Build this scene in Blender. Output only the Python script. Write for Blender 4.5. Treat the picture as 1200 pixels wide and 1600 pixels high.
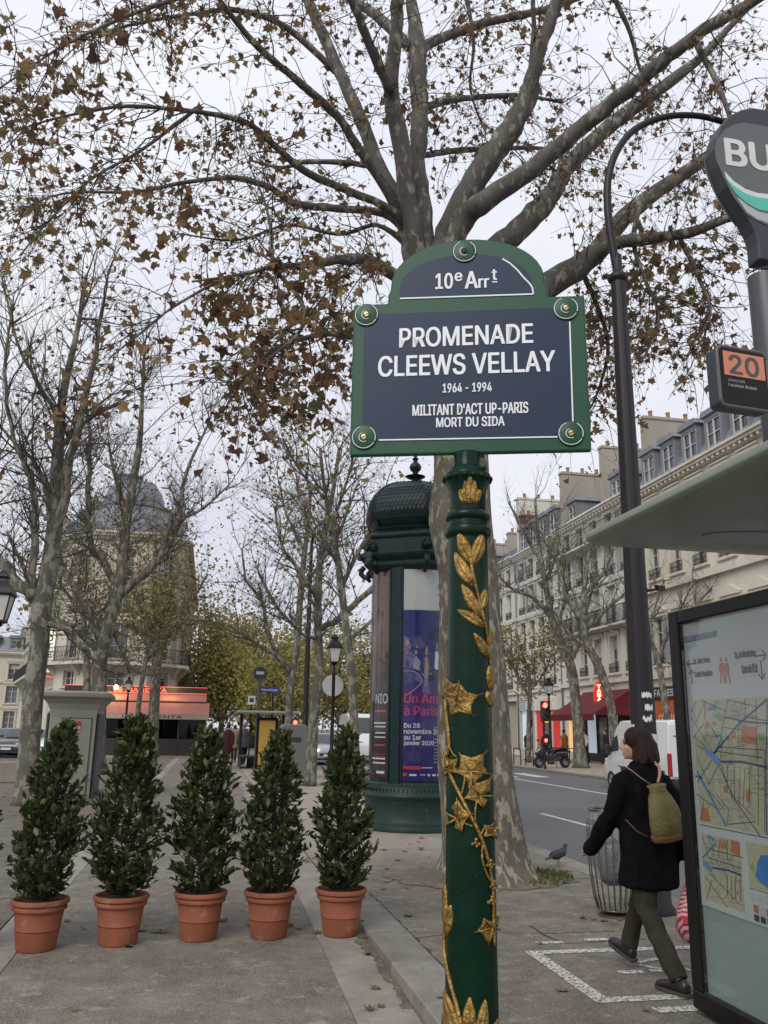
import bpy, bmesh, math, random
from mathutils import Vector, Matrix, Euler
for o in list(bpy.data.objects): bpy.data.objects.remove(o)
S = bpy.context.scene; C = S.collection
R = math.radians; PI = math.pi
# ---------------------------------------------------------------- camera (pixel maths in the 1200x1600 photograph)
F = 1340.0; EYE = 1.6
def _n(v):
    l = math.sqrt(sum(c*c for c in v)); return tuple(c/l for c in v)
def _dot(a, b): return sum(x*y for x, y in zip(a, b))
Yc = _n(((324-600)/F, (800-1135)/F, -1))
_a = (math.sin(.016), math.cos(.016))
Zc = _n((_a[0], _a[1], (Yc[0]*_a[0]+Yc[1]*_a[1])/(-Yc[2])))
Xc = (Yc[1]*Zc[2]-Yc[2]*Zc[1], Yc[2]*Zc[0]-Yc[0]*Zc[2], Yc[0]*Zc[1]-Yc[1]*Zc[0])
def ray(px, py):
    v = ((px-600)/F, (800-py)/F, -1.0); return (_dot(Xc, v), _dot(Yc, v), _dot(Zc, v))
def G(px, py, z=0.0):
    d = ray(px, py); t = (z-EYE)/d[2]; return Vector((d[0]*t, d[1]*t, z))
def atY(px, py, Y):
    d = ray(px, py); t = Y/d[1]; return Vector((d[0]*t, Y, EYE+d[2]*t))
def atX(px, py, X):
    d = ray(px, py); t = X/d[0]; return Vector((X, d[1]*t, EYE+d[2]*t))
def proj(p):
    w = (p[0], p[1], p[2]-EYE); v = [Xc[i]*w[0]+Yc[i]*w[1]+Zc[i]*w[2] for i in range(3)]
    return (600+F*v[0]/-v[2], 800-F*v[1]/-v[2], -v[2]) if v[2] < -.01 else (-9999, -9999, -1)
cd = bpy.data.cameras.new('camera'); cam = bpy.data.objects.new('camera', cd); C.objects.link(cam)
cd.sensor_fit = 'HORIZONTAL'; cd.sensor_width = 36; cd.lens = F/1200*36; cd.clip_start = .05; cd.clip_end = 2000
cam.matrix_world = Matrix(((Xc[0], Xc[1], Xc[2], 0), (Yc[0], Yc[1], Yc[2], 0), (Zc[0], Zc[1], Zc[2], EYE), (0, 0, 0, 1)))
S.camera = cam
# ---------------------------------------------------------------- overcast sky, soft sun, exposure
W = bpy.data.worlds.new('World'); S.world = W; W.use_nodes = True
wn = W.node_tree.nodes; wl = W.node_tree.links; wn.clear()
wo = wn.new('ShaderNodeOutputWorld'); wb = wn.new('ShaderNodeBackground'); wl.new(wb.outputs[0], wo.inputs[0])
sky = wn.new('ShaderNodeTexSky'); sky.sky_type = 'NISHITA'; sky.sun_disc = False
sky.sun_elevation = R(38); sky.sun_rotation = R(218); sky.dust_density = 4
hs = wn.new('ShaderNodeHueSaturation'); hs.inputs['Saturation'].default_value = .25; hs.inputs['Value'].default_value = .10
wl.new(sky.outputs[0], hs.inputs['Color'])
tc = wn.new('ShaderNodeTexCoord'); nz = wn.new('ShaderNodeTexNoise'); nz.inputs['Scale'].default_value = 2.2; nz.inputs['Detail'].default_value = 5
wl.new(tc.outputs['Generated'], nz.inputs['Vector'])
cr = wn.new('ShaderNodeValToRGB'); wl.new(nz.outputs[0], cr.inputs[0])
cr.color_ramp.elements[0].position = .3; cr.color_ramp.elements[0].color = (.655, .685, .80, 1)
cr.color_ramp.elements[1].position = .68; cr.color_ramp.elements[1].color = (.83, .845, .90, 1)
mx = wn.new('ShaderNodeMix'); mx.data_type = 'RGBA'; mx.inputs[0].default_value = .88
wl.new(hs.outputs[0], mx.inputs[6]); wl.new(cr.outputs[0], mx.inputs[7])
# a plain overcast sky is brighter overhead than at the horizon (1 + sin elevation)
sz = wn.new('ShaderNodeSeparateXYZ'); wl.new(tc.outputs['Generated'], sz.inputs[0]); mr0 = wn.new('ShaderNodeMapRange'); mr0.inputs[3].default_value = .90; mr0.inputs[4].default_value = 1.12; wl.new(sz.outputs[2], mr0.inputs[0])
vm = wn.new('ShaderNodeVectorMath'); vm.operation = 'SCALE'; wl.new(mx.outputs[2], vm.inputs[0]); wl.new(mr0.outputs[0], vm.inputs['Scale']); wl.new(vm.outputs[0], wb.inputs[0])
wb.inputs[1].default_value = 1.0
sl = bpy.data.lights.new('sun', 'SUN'); sl.energy = 1.5; sl.angle = R(35); sl.color = (1, .97, .92)
sun = bpy.data.objects.new('sun', sl); C.objects.link(sun); sun.rotation_euler = Euler((R(50), 0, R(-38)))
S.view_settings.view_transform = 'Standard'; S.view_settings.look = 'None'; S.view_settings.exposure = 0.27; S.view_settings.gamma = 1
S.render.engine = 'CYCLES'; S.render.resolution_x = 768; S.render.resolution_y = 1024
# ---------------------------------------------------------------- helpers
class MB:
    def __init__(s): s.v = []; s.f = []
    def add(s, vs, fs):
        o = len(s.v); s.v += [tuple(p) for p in vs]; s.f += [tuple(i+o for i in f) for f in fs]; return s
    def box(s, x0, x1, y0, y1, z0, z1):
        return s.add([(x0,y0,z0),(x1,y0,z0),(x1,y1,z0),(x0,y1,z0),(x0,y0,z1),(x1,y0,z1),(x1,y1,z1),(x0,y1,z1)],
            [(0,3,2,1),(4,5,6,7),(0,1,5,4),(1,2,6,5),(2,3,7,6),(3,0,4,7)])
    def cb(s, c, d, rz=0): # centred box, turned about z
        n = len(s.v); s.box(-d[0]/2, d[0]/2, -d[1]/2, d[1]/2, -d[2]/2, d[2]/2)
        return s.xf(Matrix.Translation(c) @ Matrix.Rotation(rz, 4, 'Z'), n)
    def xf(s, m, start=0):
        for i in range(start, len(s.v)): s.v[i] = tuple(m @ Vector(s.v[i]))
        return s
    def lathe(s, prof, n=24, c=(0,0), a0=0, caps=True, a1=None, ex=1.0):
        full = a1 is None; k = n if full else n+1; o = len(s.v); span = 2*PI if full else a1-a0
        for r, z in prof:
            for i in range(k):
                a = a0+span*i/n; s.v.append((c[0]+r*math.cos(a), c[1]+ex*r*math.sin(a), z))
        for j in range(len(prof)-1):
            for i in range(n if not full else k):
                i2 = (i+1) % k if full else i+1
                s.f.append((o+j*k+i, o+j*k+i2, o+(j+1)*k+i2, o+(j+1)*k+i))
        if caps and full:
            if prof[0][0] > 1e-4: s.f.append(tuple(o+i for i in range(k))[::-1])
            if prof[-1][0] > 1e-4: s.f.append(tuple(o+(len(prof)-1)*k+i for i in range(k)))
        return s
    def tube(s, pts, rad, n=8, cap=True, sq=1.0, up=None):
        pts = [Vector(p) for p in pts]; m = len(pts)
        if not isinstance(rad, (list, tuple)): rad = [rad]*m
        o = len(s.v); t = (pts[1]-pts[0]).normalized()
        ref = Vector(up) if up else (Vector((0,0,1)) if abs(t.z) < .9 else Vector((1,0,0)))
        u = t.cross(ref).normalized()
        for i, p in enumerate(pts):
            t = (pts[min(i+1, m-1)]-pts[max(i-1, 0)])
            t = t.normalized() if t.length > 1e-9 else Vector((0,0,1))
            u = (u-t*u.dot(t)); u = u.normalized() if u.length > 1e-6 else t.orthogonal().normalized()
            w = t.cross(u)
            for k in range(n):
                a = 2*PI*k/n; s.v.append(tuple(p+(u*math.cos(a)+w*math.sin(a)*sq)*rad[i]))
        for i in range(m-1):
            for k in range(n):
                k2 = (k+1) % n; s.f.append((o+i*n+k, o+i*n+k2, o+(i+1)*n+k2, o+(i+1)*n+k))
        if cap: s.f.append(tuple(o+k for k in range(n))[::-1]); s.f.append(tuple(o+(m-1)*n+k for k in range(n)))
        return s
    def prism(s, poly, y0, y1): # polygon in x,z extruded along y
        n = len(poly); o = len(s.v)
        s.v += [(x, y0, z) for x, z in poly]+[(x, y1, z) for x, z in poly]
        s.f.append(tuple(o+i for i in range(n))); s.f.append(tuple(o+n+i for i in range(n))[::-1])
        for i in range(n): j = (i+1) % n; s.f.append((o+j, o+i, o+n+i, o+n+j))
        return s
    def loft(s, rings, cap=True): # list of equal-length point rings
        n = len(rings[0]); o = len(s.v)
        for r in rings: s.v += [tuple(p) for p in r]
        for i in range(len(rings)-1):
            for k in range(n): k2 = (k+1) % n; s.f.append((o+i*n+k, o+i*n+k2, o+(i+1)*n+k2, o+(i+1)*n+k))
        if cap: s.f.append(tuple(o+k for k in range(n))[::-1]); s.f.append(tuple(o+(len(rings)-1)*n+k for k in range(n)))
        return s
    def mesh(s, name, smooth=None):
        me = bpy.data.meshes.new(name); me.from_pydata(s.v, [], s.f); me.update()
        if smooth:
            me.polygons.foreach_set('use_smooth', [True]*len(me.polygons))
            if smooth is not True: me.set_sharp_from_angle(angle=R(smooth))
        return me
    def build(s, name, m, parent=None, smooth=None, bevel=0, loc=None, seg=1):
        return ob(name, s.mesh(name, smooth), m, parent, bevel, loc, seg)
def ob(name, me, m=None, parent=None, bevel=0, loc=None, seg=1):
    if m is not None and not me.materials: me.materials.append(m)
    o = bpy.data.objects.new(name, me); C.objects.link(o)
    if parent: o.parent = parent
    if loc: o.location = loc
    if bevel:
        b = o.modifiers.new('bevel', 'BEVEL'); b.width = bevel; b.segments = seg; b.limit_method = 'ANGLE'; b.angle_limit = R(35)
    return o
def tag(o, label, cat, group=None):
    o['label'] = label; o['category'] = cat
    if group: o['group'] = group
    return o
def thing(name, label, cat, loc=(0,0,0), rz=0, group=None):
    o = bpy.data.objects.new(name, None); C.objects.link(o); o.location = loc; o.rotation_euler = (0,0,rz); o.empty_display_size = .1
    return tag(o, label, cat, group)
def struct(o): o['kind'] = 'structure'; return o
def stuff(o): o['kind'] = 'stuff'; return o
def copy_tree(o, parent=None):
    c = o.copy(); C.objects.link(c); c.parent = parent
    for ch in o.children: copy_tree(ch, c)
    return c
def dup(o, label, loc, rz=0, sc=None):
    c = copy_tree(o); c['label'] = label; c.location = loc; c.rotation_euler = (0,0,rz)
    if sc: c.scale = (sc,)*3
    return c
_tc = {}
TMP = bpy.data.scenes.new('tmp'); TVL = TMP.view_layers[0]
try: FONT = bpy.data.fonts.load(bpy.utils.system_resource('DATAFILES', path='fonts')+'/Inter.woff2')
except Exception: FONT = None
def text_mesh(s, bold=0.0, ext=.0, gap=1.0):
    k = (s, bold, ext, gap)
    if k in _tc: return _tc[k].copy()
    cu = bpy.data.curves.new('t', 'FONT'); cu.body = s; cu.size = 1; cu.offset = bold; cu.extrude = ext; cu.resolution_u = 3; cu.space_character = gap
    if FONT: cu.font = FONT
    o = bpy.data.objects.new('t', cu); TMP.collection.objects.link(o); TVL.update()
    me = bpy.data.meshes.new_from_object(o.evaluated_get(TVL.depsgraph)); bpy.data.objects.remove(o); me.materials.clear()
    _tc[k] = me; return me.copy()
def text(name, s, m, parent, frame, box, bold=0.0, depth=.002, gap=1.0, fit=True, align='c'):
    """lettering on a plane: frame = 4x4 (x right, y up, z out of the surface); box = x0, x1, y0, y1"""
    me = text_mesh(s, 0, 0, gap); vs = [v.co.copy() for v in me.vertices]
    if not vs: return None
    a0 = min(v.x for v in vs); a1 = max(v.x for v in vs); b0 = min(v.y for v in vs); b1 = max(v.y for v in vs)
    x0, x1, y0, y1 = box; sy = (y1-y0)/(b1-b0); sx = (x1-x0)/(a1-a0) if fit else sy
    ox = x0 if (fit or align == 'l') else ((x0+x1)/2-(a1-a0)*sx/2 if align == 'c' else x1-(a1-a0)*sx)
    for v in me.vertices:
        v.co = Vector((ox+(v.co.x-a0)*sx, y0+(v.co.y-b0)*sy, depth))
    if bold:
        b = MB(); P = [v.co.copy() for v in me.vertices]; fs = [tuple(f.vertices) for f in me.polygons]; e = bold*sy
        for i, (dx, dy) in enumerate(((0,0),(-1,0),(1,0),(0,-.6),(0,.6),(-.7,.5),(.7,-.5),(.7,.5),(-.7,-.5))):
            b.add([frame @ (q+Vector((dx*e, dy*e, i*.00022))) for q in P], fs)
        me = b.mesh(name)
    else:
        for v in me.vertices: v.co = frame @ v.co
    return ob(name, me, m, parent)
def frame(o, right, up):
    r = Vector(right).normalized(); u = Vector(up).normalized(); n = r.cross(u)
    m = Matrix.Identity(4)
    for i in range(3): m[i][0] = r[i]; m[i][1] = u[i]; m[i][2] = n[i]; m[i][3] = o[i]
    return m
rnd = random.Random(7)
U = rnd.uniform
# ---------------------------------------------------------------- materials
def _nt(name):
    m = bpy.data.materials.new(name); m.use_nodes = True; t = m.node_tree; b = t.nodes['Principled BSDF']; return m, t, b
def _ramp(t, src, cols):
    r = t.nodes.new('ShaderNodeValToRGB'); e = r.color_ramp.elements
    while len(e) < len(cols): e.new(.5)
    for i, (p, c) in enumerate(cols): e[i].position = p; e[i].color = (*c, 1)
    t.links.new(src, r.inputs[0]); return r.outputs[0]
def _noise(t, vec, scale, detail=4, rough=.6):
    n = t.nodes.new('ShaderNodeTexNoise'); n.inputs['Scale'].default_value = scale; n.inputs['Detail'].default_value = detail; n.inputs['Roughness'].default_value = rough
    t.links.new(vec, n.inputs['Vector']); return n.outputs[0]
def _mix(t, fac, a, b, mode='MIX'):
    n = t.nodes.new('ShaderNodeMix'); n.data_type = 'RGBA'; n.blend_type = mode
    for k, x in ((0, fac), (6, a), (7, b)):
        if isinstance(x, (int, float)): n.inputs[k].default_value = x
        elif isinstance(x, tuple): n.inputs[k].default_value = (*x, 1)
        else: t.links.new(x, n.inputs[k])
    return n.outputs[2]
def mat(name, c, c2=None, scale=3.0, rough=.7, metal=0, bump=0, bscale=None, stretch=(1,1,1), spec=.5, rand=0, emit=0, detail=5, spots=None, coat=0, rvar=0):
    """noise between two base colours, second fine speckle (spots = (colour, scale, lo, hi)), bump, per-object variation"""
    m, t, b = _nt(name); tc = t.nodes.new('ShaderNodeTexCoord'); mp = t.nodes.new('ShaderNodeMapping'); mp.inputs['Scale'].default_value = stretch
    t.links.new(tc.outputs['Object'], mp.inputs[0]); vec = mp.outputs[0]
    if c2 is None: c2 = tuple(x*.86 for x in c)
    n = _noise(t, vec, scale, detail); col = _ramp(t, n, [(.32, c2), (.66, c)])
    if spots:
        sc, ss, lo, hi = spots; f = _ramp(t, _noise(t, vec, ss, 3), [(lo, (0,0,0)), (hi, (1,1,1))]); col = _mix(t, f, col, sc)
    if rand:
        oi = t.nodes.new('ShaderNodeObjectInfo'); h = t.nodes.new('ShaderNodeHueSaturation')
        mr = t.nodes.new('ShaderNodeMapRange'); mr.inputs[3].default_value = 1-rand; mr.inputs[4].default_value = 1+rand
        t.links.new(oi.outputs['Random'], mr.inputs[0]); t.links.new(mr.outputs[0], h.inputs['Value']); t.links.new(col, h.inputs['Color']); col = h.outputs[0]
    t.links.new(col, b.inputs['Base Color']); b.inputs['Roughness'].default_value = rough; b.inputs['Metallic'].default_value = metal
    b.inputs['Specular IOR Level'].default_value = spec
    if coat: b.inputs['Coat Weight'].default_value = coat; b.inputs['Coat Roughness'].default_value = .15
    if rvar: t.links.new(_ramp(t, _noise(t, vec, scale*2.3, 4), [(.3, (rough-rvar,)*3), (.7, (rough+rvar,)*3)]), b.inputs['Roughness'])
    if bump:
        bn = t.nodes.new('ShaderNodeBump'); bn.inputs['Strength'].default_value = bump; bn.inputs['Distance'].default_value = .02
        t.links.new(_noise(t, vec, bscale or scale*6, 5), bn.inputs['Height']); t.links.new(bn.outputs[0], b.inputs['Normal'])
    if emit: b.inputs['Emission Color'].default_value = (*c, 1); b.inputs['Emission Strength'].default_value = emit
    return m
def ground_mat(name, c, c2, agg, rough=.9, big=.35, stain=(.07,.062,.052), stain_amt=.55, dust=None):
    """worn asphalt: wide tone drift, medium blotches, aggregate speckle, dark stains"""
    m, t, b = _nt(name); tc = t.nodes.new('ShaderNodeTexCoord'); v = tc.outputs['Object']
    col = _ramp(t, _noise(t, v, big, 6, .65), [(.34, c2), (.64, c)])
    col = _mix(t, _ramp(t, _noise(t, v, 3.2, 8, .7), [(.40, (0,0,0)), (.66, (.9,.9,.9))]), col, tuple(x*.66 for x in c2))
    col = _mix(t, _ramp(t, _noise(t, v, 7, 6, .7), [(.54, (0,0,0)), (.70, (.85,.85,.85))]), col, agg)
    vo = t.nodes.new('ShaderNodeTexVoronoi'); vo.inputs['Scale'].default_value = 62; t.links.new(v, vo.inputs['Vector'])
    col = _mix(t, _ramp(t, vo.outputs['Distance'], [(.08, (.85,.85,.85)), (.40, (0,0,0))]), col, tuple(x*1.15 for x in agg))
    col = _mix(t, _ramp(t, _noise(t, v, 160, 2), [(.35, (.45,.45,.45)), (.55, (0,0,0))]), col, tuple(x*.5 for x in c2))
    st = _ramp(t, _noise(t, v, 1.1, 5, .75), [(.62, (0,0,0)), (.74, (stain_amt,)*3)]); col = _mix(t, st, col, stain)
    sp = _ramp(t, _noise(t, v, 14, 2), [(.70, (0,0,0)), (.74, (.6,.6,.6))]); col = _mix(t, sp, col, tuple(x*.45 for x in c2))
    if dust:  # pale dust trodden over the asphalt, from y0 to y1 with a ragged drift
        dc, dc2, y0, y1 = dust; sp_ = t.nodes.new('ShaderNodeSeparateXYZ'); t.links.new(v, sp_.inputs[0]); nn = _noise(t, v, 1.3, 7, .7)
        a_ = t.nodes.new('ShaderNodeMath'); a_.operation = 'MULTIPLY_ADD'; a_.inputs[1].default_value = 5.0; t.links.new(nn, a_.inputs[0]); t.links.new(sp_.outputs[1], a_.inputs[2])
        mr = t.nodes.new('ShaderNodeMapRange'); mr.inputs[1].default_value = y0+2.5; mr.inputs[2].default_value = y1+2.5; t.links.new(a_.outputs[0], mr.inputs[0])
        d_ = _ramp(t, _noise(t, v, 2.5, 8, .7), [(.35, dc2), (.66, dc)]); d_ = _mix(t, _ramp(t, _noise(t, v, 60, 2), [(.36, (.4,.4,.4)), (.55, (0,0,0))]), d_, tuple(x*.6 for x in dc2)); col = _mix(t, mr.outputs[0], col, d_)
    t.links.new(col, b.inputs['Base Color']); b.inputs['Roughness'].default_value = rough; b.inputs['Specular IOR Level'].default_value = .3
    bn = t.nodes.new('ShaderNodeBump'); bn.inputs['Strength'].default_value = .5; bn.inputs['Distance'].default_value = .01
    t.links.new(_noise(t, v, 110, 4), bn.inputs['Height']); t.links.new(bn.outputs[0], b.inputs['Normal']); return m
def leafmat(name, cols, trans=.35, rough=.55):
    m, t, b = _nt(name); oi = t.nodes.new('ShaderNodeObjectInfo'); ge = t.nodes.new('ShaderNodeNewGeometry')
    a = t.nodes.new('ShaderNodeMath'); a.operation = 'ADD'; fr = t.nodes.new('ShaderNodeMath'); fr.operation = 'FRACT'
    t.links.new(oi.outputs['Random'], a.inputs[0]); t.links.new(ge.outputs['Random Per Island'], a.inputs[1]); t.links.new(a.outputs[0], fr.inputs[0])
    col = _ramp(t, fr.outputs[0], [(i/(len(cols)-1), c) for i, c in enumerate(cols)])
    tc = t.nodes.new('ShaderNodeTexCoord'); col = _mix(t, _ramp(t, _noise(t, tc.outputs['Object'], 14, 3), [(.4, (0,0,0)), (.7, (.55,.55,.55))]), col, tuple(x*.55 for x in cols[0]))
    t.links.new(col, b.inputs['Base Color']); b.inputs['Roughness'].default_value = rough
    if trans:
        tr = t.nodes.new('ShaderNodeBsdfTranslucent'); ms = t.nodes.new('ShaderNodeMixShader'); ms.inputs[0].default_value = trans
        t.links.new(col, tr.inputs[0]); t.links.new(b.outputs[0], ms.inputs[1]); t.links.new(tr.outputs[0], ms.inputs[2])
        t.links.new(ms.outputs[0], t.nodes['Material Output'].inputs[0])
    return m
def bark(name, base, pale, dark, scale=1.6, lo=.5, hi=.56):
    m, t, b = _nt(name); tc = t.nodes.new('ShaderNodeTexCoord'); mp = t.nodes.new('ShaderNodeMapping'); mp.inputs['Scale'].default_value = (1.6, 1.6, .75)
    t.links.new(tc.outputs['Object'], mp.inputs[0]); v = mp.outputs[0]
    col = _mix(t, _ramp(t, _noise(t, v, scale, 4), [(.35, (0,0,0)), (.65, (1,1,1))]), base, dark)
    col = _mix(t, _ramp(t, _noise(t, v, scale*2.6, 5, .55), [(lo, (0,0,0)), (hi, (1,1,1))]), col, pale)
    col = _mix(t, _ramp(t, _noise(t, v, scale*7, 3), [(.60, (0,0,0)), (.66, (.8,.8,.8))]), col, tuple(x*.6 for x in dark))
    t.links.new(col, b.inputs['Base Color']); b.inputs['Roughness'].default_value = .85
    bn = t.nodes.new('ShaderNodeBump'); bn.inputs['Strength'].default_value = .5; bn.inputs['Distance'].default_value = .02
    t.links.new(_noise(t, v, scale*5, 6), bn.inputs['Height']); t.links.new(bn.outputs[0], b.inputs['Normal'])
    return m
def glass(name, c=(.05,.06,.07), rough=.06):
    m, t, b = _nt(name); b.inputs['Base Color'].default_value = (*c, 1); b.inputs['Roughness'].default_value = rough; b.inputs['Specular IOR Level'].default_value = .8
    tc = t.nodes.new('ShaderNodeTexCoord'); oi = t.nodes.new('ShaderNodeObjectInfo')
    h = t.nodes.new('ShaderNodeMapRange'); h.inputs[3].default_value = .5; h.inputs[4].default_value = 1.9; t.links.new(oi.outputs['Random'], h.inputs[0])
    hv = t.nodes.new('ShaderNodeHueSaturation'); hv.inputs['Color'].default_value = (*c, 1); t.links.new(h.outputs[0], hv.inputs['Value']); t.links.new(hv.outputs[0], b.inputs['Base Color'])
    return m
def clear_glass(name, tint=(.9,.95,.95)):
    m, t, b = _nt(name); t.nodes.remove(b)
    g = t.nodes.new('ShaderNodeBsdfGlossy'); g.inputs['Roughness'].default_value = .03; tr = t.nodes.new('ShaderNodeBsdfTransparent'); tr.inputs[0].default_value = (*tint, 1)
    lw = t.nodes.new('ShaderNodeLayerWeight'); lw.inputs[0].default_value = .18; fz = t.nodes.new('ShaderNodeMapRange'); fz.inputs[3].default_value = .02; fz.inputs[4].default_value = .45; t.links.new(lw.outputs['Facing'], fz.inputs[0]); ms = t.nodes.new('ShaderNodeMixShader')
    t.links.new(fz.outputs[0], ms.inputs[0]); t.links.new(tr.outputs[0], ms.inputs[1]); t.links.new(g.outputs[0], ms.inputs[2]); t.links.new(ms.outputs[0], t.nodes['Material Output'].inputs[0])
    return m
def emis(name, c, s):
    m, t, b = _nt(name); b.inputs['Base Color'].default_value = (*c, 1); b.inputs['Emission Color'].default_value = (*c, 1); b.inputs['Emission Strength'].default_value = s; b.inputs['Roughness'].default_value = .3
    return m
M = {}
M['asphalt'] = ground_mat('asphalt', (.190,.165,.132), (.125,.107,.085), (.30,.265,.215))
M['pave_mix'] = ground_mat('asphalt_with_dust', (.215,.189,.154), (.145,.126,.102), (.33,.294,.242), dust=((.40,.35,.28), (.27,.232,.182), 10.2, 13.2))
M['path'] = ground_mat('path_asphalt', (.230,.202,.165), (.162,.141,.114), (.34,.302,.25), big=.6, stain_amt=.35)
M['band'] = mat('granite_band', (.29,.26,.215), (.165,.147,.122), 2.4, .8, bump=.3, bscale=90, detail=8, rand=.10, spots=((.17,.16,.14), 26, .58, .7))
M['kerb'] = mat('granite_kerb', (.25,.226,.19), (.15,.135,.113), 2.6, .78, bump=.3, bscale=110, detail=8, rand=.12, spots=((.14,.13,.115), 38, .56, .7))
M['road'] = mat('road_asphalt', (.115,.115,.118), (.085,.085,.088), .3, .75, bump=.3, bscale=80, detail=8, spots=((.19,.19,.19), 40, .66, .76))
M['dirt'] = mat('dirt', (.17,.142,.108), (.085,.070,.052), 9, .95, bump=.8, bscale=40, detail=8, spots=((.30,.26,.20), 45, .6, .7))
M['dust'] = ground_mat('pale_dust_pavement', (.42,.365,.29), (.29,.25,.197), (.50,.445,.365), stain=(.15,.125,.095))
M['paint'] = mat('worn_white_paint', (.56,.54,.48), (.48,.46,.41), 6, .8, spots=((.14,.125,.105), 38, .48, .56))
M['road_paint'] = mat('road_paint', (.55,.55,.53), (.4,.4,.39), 3, .7, spots=((.12,.12,.12), 25, .62, .70))
# ================================================================ THE SETTING
def gz(x, y):   # the path dips gently towards the crossing the camera stands on
    if x > 1.37: return 0.0
    t = min(max((9.5-y)/4.0, 0), 1); return -.10*t
YB = [-8, 2, 5.5, 6.5, 7.5, 8.5, 9.5, 12, 20, 47]
def sheet(name, x0, x1, m, ys=YB, dz=0.0, zf=gz):
    b = MB(); ys = list(ys)
    for y in ys: b.v += [(x0, y, zf((x0+x1)/2, y)+dz), (x1, y, zf((x0+x1)/2, y)+dz)]
    for i in range(len(ys)-1): b.f.append((2*i, 2*i+1, 2*i+3, 2*i+2))
    return struct(b.build(name, m))
flat = lambda x, y: 0.0
g = MB(); g.add([(-700,-60,-.16),(700,-60,-.16),(700,1200,-.16),(-700,1200,-.16)], [(0,1,2,3)]); struct(g.build('ground', M['road']))
sheet('promenade_path', -1.28, .98, M['path'])
sheet('pavement', -5.9, -1.56, M['asphalt'])
sheet('pavement', 1.72, 4.45, M['pave_mix'], [-8, 8.7], 0, flat)
sheet('pavement', 1.38, 4.45, M['pave_mix'], [8.7, 47], 0, flat)
# underlay so no gap shows between slabs
struct(MB().box(-6.1, 4.6, -8, 47, -.155, -.118).build('pavement_base', M['dirt']))
def stones(name, label_parent, x0, x1, y0, y1, L, top, thick, m, gap=.006, zf=None, jit=.004, seed=1, piece='slab', limit=None):
    r = random.Random(seed); y = y0
    n = 0
    while y < y1 and (limit is None or n < limit):
        l = min(L*r.uniform(.9, 1.1), y1-y); ym = y+l/2
        bb = MB(); zs = [(zf(x0, yy) if zf else 0)+top for yy in (y+gap, y+l-gap)]; d = r.uniform(-jit, jit)
        a = (zs[0]+d, zs[1]+d)
        bb.add([(x0,y+gap-ym,-thick+a[0]),(x1,y+gap-ym,-thick+a[0]),(x1,y+l-gap-ym,-thick+a[1]),(x0,y+l-gap-ym,-thick+a[1]),(x0,y+gap-ym,a[0]),(x1,y+gap-ym,a[0]),(x1,y+l-gap-ym,a[1]),(x0,y+l-gap-ym,a[1])],
            [(0,3,2,1),(4,5,6,7),(0,1,5,4),(1,2,6,5),(2,3,7,6),(3,0,4,7)])
        bb.build(piece, m, label_parent, bevel=.008, loc=(0, ym, 0)); y += l; n += 1
def strip_parent(name, x0, x1, y0, y1, z, m, zf=None):
    bb = MB(); ys = [y for y in YB if y0 < y < y1]; ys = [y0]+ys+[y1]
    for y in ys: q = (zf(x0, y) if zf else 0)+z; bb.v += [(x0, y, q), (x1, y, q)]
    for i in range(len(ys)-1): bb.f.append((2*i, 2*i+1, 2*i+3, 2*i+2))
    return struct(bb.build(name, m))
k = strip_parent('granite_band_right', .985, 1.375, -8, 47, -.03, M['band'], gz)
stones('s', k, .986, 1.374, 2, 34, 1.15, 0, .05, M['band'], zf=gz, seed=4, jit=.002)
strip_parent('granite_band_far', .986, 1.374, 34, 47, 0, M['band'])
k = strip_parent('granite_band_left', -1.555, -1.285, -8, 47, -.03, M['band'], gz)
stones('s', k, -1.554, -1.286, 4, 34, 1.15, 0, .05, M['band'], zf=gz, seed=5, jit=.002)
strip_parent('granite_band_far', -1.554, -1.286, 34, 47, 0, M['band'])
k = strip_parent('kerb_path', 1.385, 1.715, 1, 8.7, -.11, M['kerb'])
stones('s', k, 1.38, 1.716, 1.6, 8.7, 1.0, .004, .16, M['kerb'], seed=6, piece='kerb_stone', jit=.003)
k = strip_parent('kerb_right', 4.46, 4.74, -8, 47, -.13, M['kerb'])
stones('s', k, 4.455, 4.745, 3, 47, 1.05, .004, .14, M['kerb'], seed=7, piece='kerb_stone')
k = strip_parent('kerb_left', -6.19, -5.91, -8, 47, -.13, M['kerb'])
stones('s', k, -6.195, -5.905, 12, 47, 1.05, .004, .14, M['kerb'], seed=8, piece='kerb_stone')
struct(MB().box(4.75, 14.6, -20, 160, -.15, -.12).build('road_right', M['road']))
struct(MB().box(-13.0, -6.2, -20, 160, -.15, -.12).build('road_left', M['road']))
struct(MB().box(14.9, 24, -20, 160, -.15, .0).build('pavement_far_right', M['dust']))
k = struct(MB().box(14.62, 14.88, -20, 160, -.15, -.06).build('kerb_far_right', M['kerb']))
stones('s', k, 14.605, 14.895, 18, 48, 1.0, .006, .07, M['kerb'], seed=9, piece='kerb_stone')
struct(MB().box(-25, -13.3, -20, 160, -.15, 0).build('pavement_far_left', M['dust']))
struct(MB().box(-13.28, -13.02, -20, 160, -.15, -.02).build('kerb_far_left', M['kerb']))
struct(MB().box(-12.0, -.6, 49.3, 130, -.15, .0).build('pavement_hotel', M['dust']))
struct(MB().box(.8, 4.7, 50, 130, -.15, .0).build('pavement_beyond', M['dust']))
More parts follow.
